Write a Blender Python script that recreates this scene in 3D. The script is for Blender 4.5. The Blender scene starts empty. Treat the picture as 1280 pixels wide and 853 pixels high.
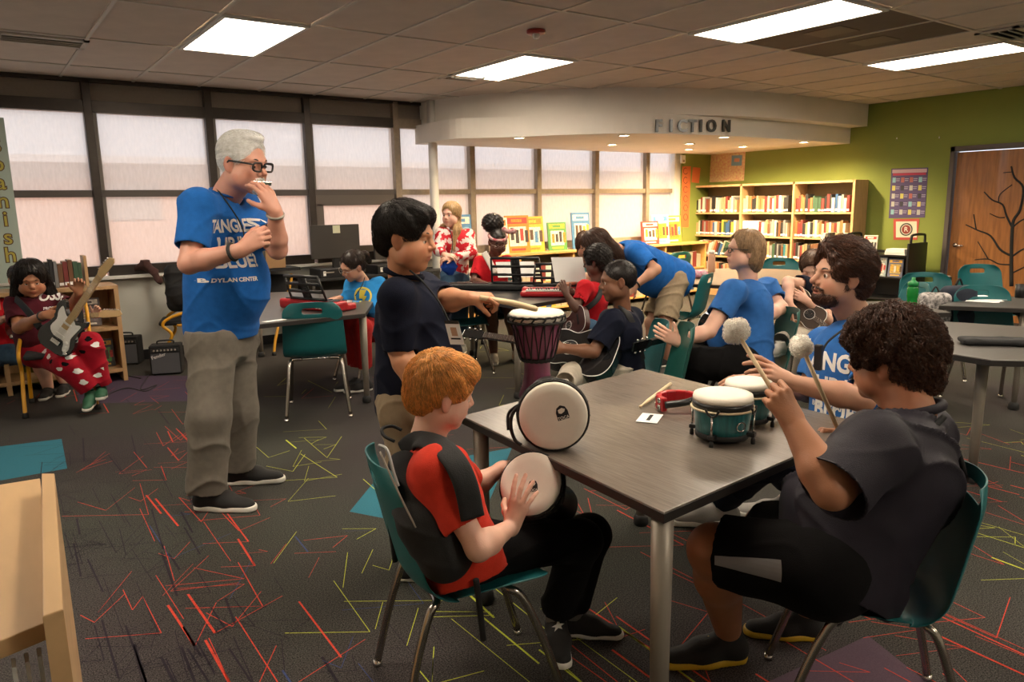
import bpy, bmesh, math, random
import numpy as np
from mathutils import Vector, Matrix
from mathutils.bvhtree import BVHTree
random.seed(7); rng = np.random.default_rng(7)
C = bpy.context.scene.collection
SC = bpy.context.scene
PI = math.pi
V3 = lambda *a: np.array(a, float)

# ------------------------------------------------------------------ camera
CAM_F, CAM_P, CAM_R, CAM_Y = 930.0, 0.18133, -0.01759, 0.62695
def _axes():
    cy, sy, cp, sp = math.cos(CAM_Y), math.sin(CAM_Y), math.cos(CAM_P), math.sin(CAM_P)
    F = V3(sy*cp, cy*cp, -sp); R = V3(cy, -sy, 0); U = np.cross(R, F)
    c, s = math.cos(CAM_R), math.sin(CAM_R)
    return F, c*R+s*U, -s*R+c*U
AX_F, AX_R, AX_U = _axes()
EYE = V3(0, 0, 1.5)
cam_d = bpy.data.cameras.new('camera'); cam = bpy.data.objects.new('camera', cam_d); C.objects.link(cam)
cam_d.sensor_width = 36; cam_d.lens = CAM_F/1280*36; cam_d.clip_start = 0.05; cam_d.clip_end = 200
M4 = Matrix.Identity(4)
for i in range(3):
    M4[i][0], M4[i][1], M4[i][2], M4[i][3] = AX_R[i], AX_U[i], -AX_F[i], EYE[i]
cam.matrix_world = M4
SC.camera = cam
def ray(px, py): return AX_F + AX_R*(px-640)/CAM_F - AX_U*(py-426.5)/CAM_F
DF = [1.0]
def at(px, py, d): return EYE + ray(px, py)*d*DF[0]               # point of the place at a distance d into the room
def on(px, py, z=0.0):                                     # point of the place at a height z
    r = ray(px, py); return EYE + r*((z-EYE[2])/r[2])
def dep(p): return float((np.asarray(p)-EYE) @ AX_F)

# ------------------------------------------------------------------ light
SC.view_settings.view_transform = 'Standard'; SC.view_settings.look = 'None'
SC.view_settings.exposure = 0.5; SC.view_settings.gamma = 1.0; SC.view_settings.use_curve_mapping = False
LAMP_STRENGTH = 19.0
LAMP_COL = (1.0, 0.86, 0.68)
wd = bpy.data.worlds.new('sky'); SC.world = wd; wd.use_nodes = True
nt = wd.node_tree; nt.nodes.clear()
bg = nt.nodes.new('ShaderNodeBackground'); out = nt.nodes.new('ShaderNodeOutputWorld')
tc = nt.nodes.new('ShaderNodeTexCoord'); nz = nt.nodes.new('ShaderNodeTexNoise'); cr = nt.nodes.new('ShaderNodeValToRGB')
nz.inputs['Scale'].default_value = 1.6; nz.inputs['Detail'].default_value = 4
cr.color_ramp.elements[0].position = .3; cr.color_ramp.elements[0].color = (.62, .68, .80, 1)
cr.color_ramp.elements[1].position = .75; cr.color_ramp.elements[1].color = (.86, .86, .88, 1)
nt.links.new(tc.outputs['Generated'], nz.inputs['Vector']); nt.links.new(nz.outputs['Fac'], cr.inputs[0])
nt.links.new(cr.outputs[0], bg.inputs[0]); bg.inputs[1].default_value = 1.5
nt.links.new(bg.outputs[0], out.inputs[0])
sd = bpy.data.lights.new('sun', 'SUN'); sun = bpy.data.objects.new('sun', sd); C.objects.link(sun)
sd.energy = 5.4; sd.color = (1, .93, .85); sd.angle = .02
sun.rotation_euler = (math.radians(48), 0, math.radians(-14))   # shines towards +y: never into the room

# ------------------------------------------------------------------ materials
MATS = {}
def mat(name, col=(.5,.5,.5), rough=.6, metal=0, var=0, vscale=8, bump=0, bscale=60, emit=None, sss=0, attr=None,
        stretch=None, coat=0, spec=.5, alpha=1, trans=0, var2=None, sheen=0):
    if name in MATS: return MATS[name]
    m = bpy.data.materials.new(name); m.use_nodes = True; t = m.node_tree; b = t.nodes['Principled BSDF']
    b.inputs['Base Color'].default_value = (*col, 1); b.inputs['Roughness'].default_value = rough
    b.inputs['Metallic'].default_value = metal; b.inputs['Specular IOR Level'].default_value = spec
    b.inputs['Coat Weight'].default_value = coat; b.inputs['Alpha'].default_value = alpha
    b.inputs['Transmission Weight'].default_value = trans; b.inputs['Sheen Weight'].default_value = sheen
    if sss:
        b.inputs['Subsurface Weight'].default_value = sss; b.inputs['Subsurface Radius'].default_value = (.012, .005, .003)
        b.inputs['Subsurface Scale'].default_value = 1
    if emit: b.inputs['Emission Color'].default_value = (*emit[0], 1); b.inputs['Emission Strength'].default_value = emit[1]
    N = t.nodes.new; L = t.links.new
    co = None
    if var or bump:
        tc = N('ShaderNodeTexCoord'); mp = N('ShaderNodeMapping'); L(tc.outputs['Object'], mp.inputs[0])
        if stretch: mp.inputs['Scale'].default_value = stretch
        co = mp.outputs[0]
    src = None
    if var:
        nz = N('ShaderNodeTexNoise'); nz.inputs['Scale'].default_value = vscale; nz.inputs['Detail'].default_value = 5; L(co, nz.inputs['Vector'])
        mx = N('ShaderNodeMix'); mx.data_type = 'RGBA'
        c2 = var2 or tuple(min(1, c*(1+var)) for c in col); c1 = tuple(c*(1-var) for c in col) if not var2 else col
        mx.inputs['A'].default_value = (*c1, 1); mx.inputs['B'].default_value = (*c2, 1)
        mr = N('ShaderNodeMapRange'); mr.inputs['From Min'].default_value = .3; mr.inputs['From Max'].default_value = .7
        L(nz.outputs['Fac'], mr.inputs['Value']); L(mr.outputs[0], mx.inputs['Factor']); src = mx.outputs['Result']
        L(src, b.inputs['Base Color'])
    if attr:
        at_ = N('ShaderNodeAttribute'); at_.attribute_name = attr
        mm = N('ShaderNodeMix'); mm.data_type = 'RGBA'; mm.blend_type = 'MULTIPLY'; mm.inputs['Factor'].default_value = 1
        if src: L(src, mm.inputs['A'])
        else: mm.inputs['A'].default_value = (*col, 1)
        L(at_.outputs['Color'], mm.inputs['B']); L(mm.outputs['Result'], b.inputs['Base Color'])
    if bump:
        n2 = N('ShaderNodeTexNoise'); n2.inputs['Scale'].default_value = bscale; n2.inputs['Detail'].default_value = 3; L(co, n2.inputs['Vector'])
        bp = N('ShaderNodeBump'); bp.inputs['Strength'].default_value = bump; bp.inputs['Distance'].default_value = .004
        L(n2.outputs['Fac'], bp.inputs['Height']); L(bp.outputs[0], b.inputs['Normal'])
    MATS[name] = m; return m

# ------------------------------------------------------------------ objects
def tag(o, label=None, cat=None, group=None, kind=None):
    if label: o['label'] = label
    if cat: o['category'] = cat
    if group: o['group'] = group
    if kind: o['kind'] = kind
    return o
def thing(name, label, cat, loc=(0,0,0), rz=0, group=None, rot=None, scale=None):
    o = bpy.data.objects.new(name, None); C.objects.link(o); o.empty_display_size = .05
    o.location = loc; o.rotation_euler = rot if rot is not None else (0, 0, rz)
    if scale: o.scale = (scale,)*3
    return tag(o, label, cat, group)
def frame(o, X, Y, Z, loc):                                # orient an empty by its axes
    m = Matrix.Identity(4)
    for i in range(3): m[i][0], m[i][1], m[i][2], m[i][3] = X[i], Y[i], Z[i], loc[i]
    o.matrix_world = m; bpy.context.view_layer.update(); return o
def raw(name, v, f, m, parent=None, smooth=False, col=None):
    me = bpy.data.meshes.new(name)
    v = np.asarray(v, np.float32)
    if isinstance(f, np.ndarray):
        n, k = f.shape
        me.vertices.add(len(v)); me.vertices.foreach_set('co', v.ravel())
        me.loops.add(n*k); me.loops.foreach_set('vertex_index', f.ravel().astype(np.int32))
        me.polygons.add(n); me.polygons.foreach_set('loop_start', np.arange(0, n*k, k, dtype=np.int32)); me.polygons.foreach_set('loop_total', np.full(n, k, np.int32))
        me.update(calc_edges=True)
    else: me.from_pydata([tuple(x) for x in v], [], f)
    if smooth: me.polygons.foreach_set('use_smooth', np.ones(len(me.polygons), bool))
    if col is not None:
        a = me.color_attributes.new('tint', 'FLOAT_COLOR', 'POINT'); cc = np.ones((len(v), 4), np.float32); cc[:, :3] = col
        a.data.foreach_set('color', cc.ravel())
    me.update()
    o = bpy.data.objects.new(name, me); C.objects.link(o)
    if m: me.materials.append(m)
    if parent: o.parent = parent
    return o
def copy_tree(o, parent=None):
    c = o.copy(); C.objects.link(c)
    if parent: c.parent = parent
    for ch in list(o.children): copy_tree(ch, c)
    return c
class MB:                                                   # collects shapes into one mesh
    def __init__(s): s.v = []; s.f = []; s.sm = []
    def add(s, v, f, sm=False):
        n = len(s.v); s.v += [tuple(x) for x in v]; s.f += [tuple(i+n for i in q) for q in f]; s.sm += [sm]*len(f); return s
    def box(s, c, d, rz=0, bev=0, R=None):
        x, y, z = d[0]/2, d[1]/2, d[2]/2
        if bev:
            b = min(bev, x*.49, y*.49, z*.49); v = []; f = []
            bm = bmesh.new(); bmesh.ops.create_cube(bm, size=1, matrix=Matrix.Diagonal((*d, 1)))
            bmesh.ops.bevel(bm, geom=bm.edges[:], offset=b, segments=2, profile=.5, affect='EDGES')
            v = [tuple(q.co) for q in bm.verts]; bm.verts.index_update(); f = [tuple(q.index for q in g.verts) for g in bm.faces]; bm.free()
        else:
            v = [(i*x, j*y, k*z) for k in (-1, 1) for j in (-1, 1) for i in (-1, 1)]
            f = [(0,2,3,1), (4,5,7,6), (0,1,5,4), (2,6,7,3), (0,4,6,2), (1,3,7,5)]
        m = np.array(R) if R is not None else np.array([[math.cos(rz), -math.sin(rz), 0], [math.sin(rz), math.cos(rz), 0], [0, 0, 1]])
        return s.add(np.array(v) @ m.T + np.array(c), f)
    def tube(s, pts, r, n=10, cap=True, closed=False):
        P = np.array(pts, float); k = len(P); r = np.full(k, r) if np.isscalar(r) else np.array(r)
        T = np.gradient(P, axis=0) if not closed else np.roll(P, -1, 0)-np.roll(P, 1, 0)
        T /= np.linalg.norm(T, axis=1)[:, None]+1e-12
        a = V3(0, 0, 1) if abs(T[0][2]) < .9 else V3(1, 0, 0); u = np.cross(T[0], a); u /= np.linalg.norm(u); vs = []
        for i in range(k):
            u = u - T[i]*(u@T[i]); u /= np.linalg.norm(u)+1e-12; w = np.cross(T[i], u)
            for j in range(n):
                t = 2*PI*j/n; vs.append(P[i]+r[i]*(math.cos(t)*u+math.sin(t)*w))
        f = [(i*n+j, i*n+(j+1) % n, ((i+1) % k)*n+(j+1) % n, ((i+1) % k)*n+j) for i in range(k if closed else k-1) for j in range(n)]
        if cap and not closed: f += [tuple(range(n-1, -1, -1)), tuple((k-1)*n+j for j in range(n))]
        return s.add(vs, f, True)
    def lathe(s, prof, c=(0,0,0), n=32, R=None, sx=1, sy=1):
        v = []; k = len(prof)
        for r, z in prof:
            for j in range(n): t = 2*PI*j/n; v.append((r*math.cos(t)*sx, r*math.sin(t)*sy, z))
        f = [(i*n+j, i*n+(j+1) % n, (i+1)*n+(j+1) % n, (i+1)*n+j) for i in range(k-1) for j in range(n)]
        f += [tuple(range(n-1, -1, -1)), tuple((k-1)*n+j for j in range(n))]
        v = np.array(v)
        if R is not None: v = v @ np.array(R).T
        return s.add(v+np.array(c), f, True)
    def prism(s, pts2, z0, z1, bev=0, M=None):               # outline in xy extruded z0..z1
        n = len(pts2); v = [(x, y, z0) for x, y in pts2]+[(x, y, z1) for x, y in pts2]
        f = [tuple(range(n-1, -1, -1)), tuple(range(n, 2*n))]+[(i, (i+1) % n, n+(i+1) % n, n+i) for i in range(n)]
        v = np.array(v, float)
        if bev:
            bm = bmesh.new(); vv = [bm.verts.new(x) for x in v]
            for q in f: bm.faces.new([vv[i] for i in q])
            es = [e for e in bm.edges if abs(e.verts[0].co.z-e.verts[1].co.z) < 1e-6]
            bmesh.ops.bevel(bm, geom=es, offset=bev, segments=3, profile=.6, affect='EDGES')
            bm.verts.index_update(); v = np.array([tuple(q.co) for q in bm.verts]); f = [tuple(q.index for q in g.verts) for g in bm.faces]; bm.free()
        if M is not None: M = np.array(M); v = v @ M[:3, :3].T + M[:3, 3]
        return s.add(v, f)
    def build(s, name, m, parent=None, smooth=None):
        o = raw(name, s.v, s.f, m, parent)
        o.data.polygons.foreach_set('use_smooth', np.array(s.sm if smooth is None else [smooth]*len(s.f), bool)); return o
def bxo(name, c, d, m, parent=None, rz=0, bev=0, R=None): return MB().box(c, d, rz, bev, R).build(name, m, parent)
def struct(o): o['kind'] = 'structure'; return o
def catmull(pts, n=8, closed=False):
    P = np.array(pts, float); k = len(P); o = []
    for i in range(k if closed else k-1):
        a, b, c, d = (P[(i-1) % k], P[i], P[(i+1) % k], P[(i+2) % k]) if closed else (P[max(i-1, 0)], P[i], P[i+1], P[min(i+2, k-1)])
        for j in range(n):
            t = j/n; o.append(.5*((2*b)+(-a+c)*t+(2*a-5*b+4*c-d)*t*t+(-a+3*b-3*c+d)*t**3))
    if not closed: o.append(P[-1])
    return np.array(o)
def unit(v): v = np.array(v, float); return v/(np.linalg.norm(v)+1e-12)
def basis(Y, Z):                                            # columns X, Y, Z with Y kept, Z made square to it
    Y = unit(Y); Z = np.array(Z, float); Z = unit(Z-Y*(Z@Y)); return np.stack([np.cross(Y, Z), Y, Z], 1)
def text_mesh(s, size=1, bold=0):
    cu = bpy.data.curves.new('t', 'FONT'); cu.body = s; cu.size = size; cu.align_x = 'CENTER'; cu.align_y = 'CENTER'; cu.offset = bold; cu.resolution_u = 3
    o = bpy.data.objects.new('t', cu); C.objects.link(o); bpy.context.view_layer.update()
    me = bpy.data.meshes.new_from_object(o.evaluated_get(bpy.context.evaluated_depsgraph_get()))
    v = np.array([tuple(q.co) for q in me.vertices]); f = [tuple(p.vertices) for p in me.polygons]
    bpy.data.objects.remove(o); bpy.data.curves.remove(cu); bpy.data.meshes.remove(me)
    return v, f
def text_obj(name, s, size, O, X, Y, m, parent=None, bold=0, depth=.001, sx=1):   # flat lettering lying in the plane of X (reading direction) and Y (up)
    v, f = text_mesh(s, size, bold); X = unit(X); Y = unit(Y); N = np.cross(X, Y)
    n = len(v); a = np.array(O)+v[:, :1]*X*sx+v[:, 1:2]*Y
    V = np.concatenate([a, a+N*depth]); F = [tuple(reversed(q)) for q in f]+[tuple(i+n for i in q) for q in f]
    return raw(name, V, F, m, parent)
def decal(name, s, size, target, O, X, Y, m, parent=None, bold=0, sx=1, off=.0025, bar=None, ray_dir=None):  # printed text laid on a curved surface
    if bar: v = np.array(bar, float); f = [tuple(range(len(bar)))]
    else: v, f = text_mesh(s, size, bold)
    bm = bmesh.new(); vv = [bm.verts.new((x*sx, y, 0)) for x, y, *_ in v]
    for q in f:
        try: bm.faces.new([vv[i] for i in q])
        except ValueError: pass
    st = .012
    xs = [q.co.x for q in bm.verts]; ys = [q.co.y for q in bm.verts]
    for k in np.arange(math.floor(min(xs)/st)*st, max(xs), st): bmesh.ops.bisect_plane(bm, geom=bm.verts[:]+bm.edges[:]+bm.faces[:], plane_co=(k, 0, 0), plane_no=(1, 0, 0))
    for k in np.arange(math.floor(min(ys)/st)*st, max(ys), st): bmesh.ops.bisect_plane(bm, geom=bm.verts[:]+bm.edges[:]+bm.faces[:], plane_co=(0, k, 0), plane_no=(0, 1, 0))
    X = unit(X); Y = unit(Y); N = np.cross(X, Y); O = np.array(O, float)
    tree = target if isinstance(target, BVHTree) else bvh(target)
    D = unit(ray_dir) if ray_dir is not None else -N
    bm.verts.index_update(); V = []; ok = []
    for q in bm.verts:
        p = O+X*q.co.x+Y*q.co.y
        h = tree.ray_cast(Vector(p-D*.3), Vector(D))
        if h[0] is None: V.append(p); ok.append(False)
        else:
            nn = h[1] if h[1].dot(Vector(-D)) > 0 else -h[1]
            V.append(np.array(h[0]+nn*off)); ok.append(True)
    F = [tuple(q.index for q in g.verts) for g in bm.faces if all(ok[q.index] for q in g.verts)]; bm.free()
    return raw(name, V, F, m, parent)
def bvh(o):
    me = o.data; mw = o.matrix_world
    return BVHTree.FromPolygons([mw @ q.co for q in me.vertices], [tuple(p.vertices) for p in me.polygons])
# ------------------------------------------------------------------ smooth solid modelling (fields meshed by surface nets)
ORG = [V3(0, 0, 0)]
_raw0 = raw
def raw(name, v, f, m, parent=None, smooth=False, col=None):
    v = np.asarray(v, np.float64)
    if len(v): v = v-ORG[0]
    return _raw0(name, v, f, m, parent, smooth, col)
def bvh(o):
    n = len(o.data.vertices); a = np.empty(n*3, np.float32); o.data.vertices.foreach_get('co', a); a = a.reshape(-1, 3)+ORG[0]
    return BVHTree.FromPolygons([tuple(x) for x in a], [tuple(p.vertices) for p in o.data.polygons])
class Sdf:
    def __init__(s): s.ops = []; s.lo = V3(9e9, 9e9, 9e9); s.hi = -s.lo
    def _b(s, lo, hi, grow=True):
        if grow: s.lo = np.minimum(s.lo, lo); s.hi = np.maximum(s.hi, hi)
        return (lo, hi)
    def cone(s, a, b, ra, rb=None, k=.02, cap0=False, cap1=False, sub=False, grow=True, flat=None):
        a = V3(*a); b = V3(*b); rb = ra if rb is None else rb; R = max(ra, rb)
        bb = s._b(np.minimum(a, b)-R, np.maximum(a, b)+R, grow and not sub)
        ab = b-a; L2 = ab @ ab+1e-12
        def fn(p):
            q = p-a.astype(np.float32); h = np.clip(q @ ab.astype(np.float32)/np.float32(L2), 0, 1)
            d = q-h[..., None]*ab.astype(np.float32)
            if flat is not None:                            # flattened cross section: (axis, factor)
                ax, fc = flat; ax = unit(ax).astype(np.float32); c = d @ ax; d = d+ax*(c*(1/fc-1))[..., None]
            r = np.sqrt((d*d).sum(-1))-(ra+(rb-ra)*h)
            t = q @ (ab/np.sqrt(L2)).astype(np.float32)
            if cap0: r = np.maximum(r, -t)
            if cap1: r = np.maximum(r, t-np.float32(np.sqrt(L2)))
            return r
        s.ops.append((fn, bb, k, sub)); return s
    def ell(s, c, r, R=None, k=.02, sub=False, grow=True, half=None):
        c = V3(*c); r = np.array(r, float) if not np.isscalar(r) else V3(r, r, r)
        Rm = np.eye(3) if R is None else np.array(R, float); e = np.sqrt((Rm**2) @ (r**2))
        bb = s._b(c-e, c+e, grow and not sub); Rf = Rm.astype(np.float32); rf = r.astype(np.float32); mr = float(r.min())
        def fn(p):
            q = (p-c.astype(np.float32)) @ Rf
            k0 = np.sqrt(((q/rf)**2).sum(-1)); k1 = np.sqrt(((q/(rf*rf))**2).sum(-1))+1e-6
            d = k0*(k0-1)/k1
            if half is not None: d = np.maximum(d, q @ np.array(half[0], np.float32)-half[1])
            return d
        s.ops.append((fn, bb, k, sub)); return s
    def box(s, c, h, R=None, r=.005, k=.01, sub=False):
        c = V3(*c); h = V3(*h); Rm = np.eye(3) if R is None else np.array(R, float); e = np.abs(Rm) @ h
        bb = s._b(c-e, c+e, not sub); Rf = Rm.astype(np.float32)
        def fn(p):
            q = np.abs((p-c.astype(np.float32)) @ Rf)-(h-r).astype(np.float32)
            return np.sqrt((np.maximum(q, 0)**2).sum(-1))+np.minimum(q.max(-1), 0)-r
        s.ops.append((fn, bb, k, sub)); return s
    def cut(s, p0, n):                                      # keep the side the normal points away from
        p0 = V3(*p0).astype(np.float32); n = unit(n).astype(np.float32)
        s.ops.append((lambda p: -((p-p0) @ n), None, .002, True)); return s
    def chain(s, pts, rs, k=.02, **kw):
        for i in range(len(pts)-1): s.cone(pts[i], pts[i+1], rs[i], rs[i+1], k=k, **kw)
        return s
    def mesh(s, vx, disp=None):
        m = 3*vx; lo = s.lo-m; n = np.ceil((s.hi+m-lo)/vx).astype(int)+1
        g = np.full(n, .5, np.float32); ax = [(lo[i]+np.arange(n[i])*vx).astype(np.float32) for i in range(3)]
        for fn, bb, k, sub in s.ops:
            if bb is None: sl = [slice(0, n[i]) for i in range(3)]
            else:
                e = k*1.1+2.5*vx
                i0 = np.clip(np.floor((bb[0]-e-lo)/vx).astype(int), 0, n-1); i1 = np.clip(np.ceil((bb[1]+e-lo)/vx).astype(int)+1, 1, n)
                if (i1 <= i0).any(): continue
                sl = [slice(i0[i], i1[i]) for i in range(3)]
            P = np.stack(np.meshgrid(ax[0][sl[0]], ax[1][sl[1]], ax[2][sl[2]], indexing='ij'), -1)
            d = fn(P).astype(np.float32); o = g[tuple(sl)]
            if sub:
                nd = -d; h = np.maximum(k-np.abs(nd-o), 0)/k; g[tuple(sl)] = np.maximum(nd, o)+h*h*k*.25
            else:
                h = np.maximum(k-np.abs(d-o), 0)/k; g[tuple(sl)] = np.minimum(d, o)-h*h*k*.25
        v, f, nr = nets(g, lo, vx)
        if disp is not None and len(v): v = v+nr*disp(v)[:, None]
        return v, f
def nets(g, lo, vx):
    ins = g < 0; nx, ny, nz = g.shape
    c = np.zeros((nx-1, ny-1, nz-1), np.uint8)
    for i in (0, 1):
        for j in (0, 1):
            for k in (0, 1): c += ins[i:nx-1+i, j:ny-1+j, k:nz-1+k]
    act = (c > 0) & (c < 8); idx = np.full(act.shape, -1, np.int64); I = np.argwhere(act); idx[act] = np.arange(len(I))
    if not len(I): return np.zeros((0, 3)), np.zeros((0, 4), int), np.zeros((0, 3))
    acc = np.zeros((len(I), 3)); cnt = np.zeros(len(I))
    cor = [(i, j, k) for i in (0, 1) for j in (0, 1) for k in (0, 1)]
    G = {q: g[I[:, 0]+q[0], I[:, 1]+q[1], I[:, 2]+q[2]] for q in cor}
    for a in cor:
        for ax in range(3):
            if a[ax]: continue
            b = list(a); b[ax] = 1; b = tuple(b); ga, gb = G[a], G[b]; mk = (ga < 0) != (gb < 0)
            t = np.where(mk, ga/np.where(mk, ga-gb, 1), 0); p = np.array(a, float)[None]+np.zeros((len(I), 3)); p[:, ax] += t
            acc[mk] += p[mk]; cnt += mk
    v = lo+vx*(I+acc/cnt[:, None])
    nr = np.stack([sum(G[a]*(1 if a[ax] else -1) for a in cor) for ax in range(3)], -1); nr /= np.linalg.norm(nr, axis=1)[:, None]+1e-9
    fs = []
    for ax in range(3):
        s0 = [slice(None)]*3; s1 = [slice(None)]*3; s0[ax] = slice(0, -1); s1[ax] = slice(1, None)
        u, w = (ax+1) % 3, (ax+2) % 3
        A = ins[tuple(s0)]; B = ins[tuple(s1)]; E = np.argwhere(A != B)
        E = E[(E[:, u] > 0) & (E[:, w] > 0) & (E[:, u] < g.shape[u]-1) & (E[:, w] < g.shape[w]-1)]
        fl = A[E[:, 0], E[:, 1], E[:, 2]]
        def at_(du, dw):
            q = E.copy(); q[:, u] -= du; q[:, w] -= dw; return idx[q[:, 0], q[:, 1], q[:, 2]]
        q = np.stack([at_(1, 1), at_(0, 1), at_(0, 0), at_(1, 0)], 1); q[~fl] = q[~fl][:, ::-1]; fs.append(q)
    return v, np.concatenate(fs), nr
def join(parts):
    V = []; F = []; n = 0
    for v, f in parts: V.append(v); F.append(f+n); n += len(v)
    return np.concatenate(V), np.concatenate(F)
def folds(amp=.004, freq=22, seed=0, dirv=(0, 0, 1)):       # cloth creases
    r = np.random.default_rng(seed); D = [unit(r.normal(size=3)) for _ in range(6)]; dv = unit(dirv)
    def fn(v):
        w = .9*np.sin(v @ D[0]*9+1)+.7*np.sin(v @ D[1]*14+2)+.5*np.sin(v @ D[2]*23)
        a = 1-np.abs(np.sin((v @ dv)*freq+w*1.6+seed)); b = 1-np.abs(np.sin((v @ D[3])*freq*.8+w*1.3))
        msk = .5+.5*np.sin(v @ D[4]*8+seed); msk2 = .5+.5*np.sin(v @ D[5]*10+2*seed)
        return amp*(1.5*a**3*msk+1.2*b**3*msk2-.5)
    return fn
def hair_strands(name, shell, n, length, flow, m, parent, seg=6, r=.0009, lift=.003, curl=0, curlf=0, spread=.35, mask=None, cvar=.35, seed=1, kill=None, base=.75):
    """fine tufts that follow the surface of the hair mass; returns one mesh joined with the mass"""
    v, f = shell; R = np.random.default_rng(seed)
    tree = BVHTree.FromPolygons([tuple(x) for x in v], [tuple(x) for x in f.tolist()])
    ids = R.choice(len(v), n); VV = []; FF = []; CC = []; nv = 0
    th = np.array([0, 2.094, 4.189])
    for i in ids:
        p = v[i]+R.normal(size=3)*.002
        if mask is not None and not mask(p): continue
        L = length*R.uniform(.6, 1.15); st = L/(seg-1); pts = []; ph = R.uniform(0, 6.28); dr = unit(flow(p)+R.normal(size=3)*spread); jit = R.normal(size=3)*spread*.25
        nrm = V3(0, 0, 1); cur = p
        for k in range(seg):
            h = tree.find_nearest(Vector(cur))
            nrm = np.array(h[1]); q = np.array(h[0])+nrm*(lift*(.3+R.random()*1.0)*(1 if k else 0))
            if curl: q = q+unit(np.cross(nrm, dr))*curl*math.sin(ph+k*curlf)+nrm*abs(curl)*(.6+.9*math.cos(ph+k*curlf))
            pts.append(q); fl = unit(flow(cur)); dr = unit(dr*.6+fl*.6+jit); dr = unit(dr-nrm*(dr @ nrm)*.85); cur = q*.5+np.array(h[0])*.5+dr*st
        P = np.array(pts); T = np.gradient(P, axis=0); T /= np.linalg.norm(T, axis=1)[:, None]+1e-9
        u = np.cross(T, nrm); u /= np.linalg.norm(u, axis=1)[:, None]+1e-9; w = np.cross(T, u); rr = r*np.linspace(1, .25, seg)
        ring = P[:, None]+rr[:, None, None]*(np.cos(th)[None, :, None]*u[:, None]+np.sin(th)[None, :, None]*w[:, None])
        VV.append(ring.reshape(-1, 3)); a = np.arange(seg-1)[:, None]*3+np.arange(3)[None]; b = np.arange(seg-1)[:, None]*3+(np.arange(3)+1)[None] % 3
        FF.append(np.stack([a, b, b+3, a+3], -1).reshape(-1, 4)+nv); CC.append(np.full(seg*3, 1+R.uniform(-cvar, cvar))); nv += seg*3
    if VV: V = np.concatenate([v]+VV); F = np.concatenate([f, np.concatenate(FF)+len(v)]); cc = np.concatenate([np.full(len(v), base)]+CC)
    else: V, F, cc = v, f, np.ones(len(v))
    return raw(name, V, F, m, parent, True, cc[:, None]*np.ones((1, 3)))
# ------------------------------------------------------------------ people
UPZ0 = V3(0, 0, 1)
def band(name, pts, w, n, m, root, flat=.35, vx=.005):      # padded strap: a flat ribbon swept along the points
    P = catmull(pts, 6); n = unit(n); T = np.gradient(P, axis=0); V = []; K = 14; k = len(P)
    for p, t in zip(P, T):
        t = unit(t); nn = unit(n-t*(n @ t)); x = np.cross(t, nn)
        for u in np.linspace(0, 2*PI, K, endpoint=False):
            cu, su = math.cos(u), math.sin(u); V.append(p+x*w*math.copysign(abs(cu)**.6, cu)+nn*w*flat*math.copysign(abs(su)**.7, su))
    F = [(i*K+j, i*K+(j+1) % K, (i+1)*K+(j+1) % K, (i+1)*K+j) for i in range(k-1) for j in range(K)]+[tuple(range(K-1, -1, -1)), tuple((k-1)*K+j for j in range(K))]
    return raw(name, V, F, m, root, True)
def skinm(name, col): return mat('skin_'+name, col, .52, var=.06, vscale=14, bump=.12, bscale=260, sss=.12, attr='tint')
def clothm(name, col, **k): return mat('cloth_'+name, col, .88, var=k.pop('var', .1), vscale=30, bump=.35, bscale=420, sheen=k.pop('sheen', .04), spec=.12, **k)
def hairm(name, col): return mat('hair_'+name, col, .42, var=.25, vscale=60, attr='tint', spec=.45)

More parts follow.
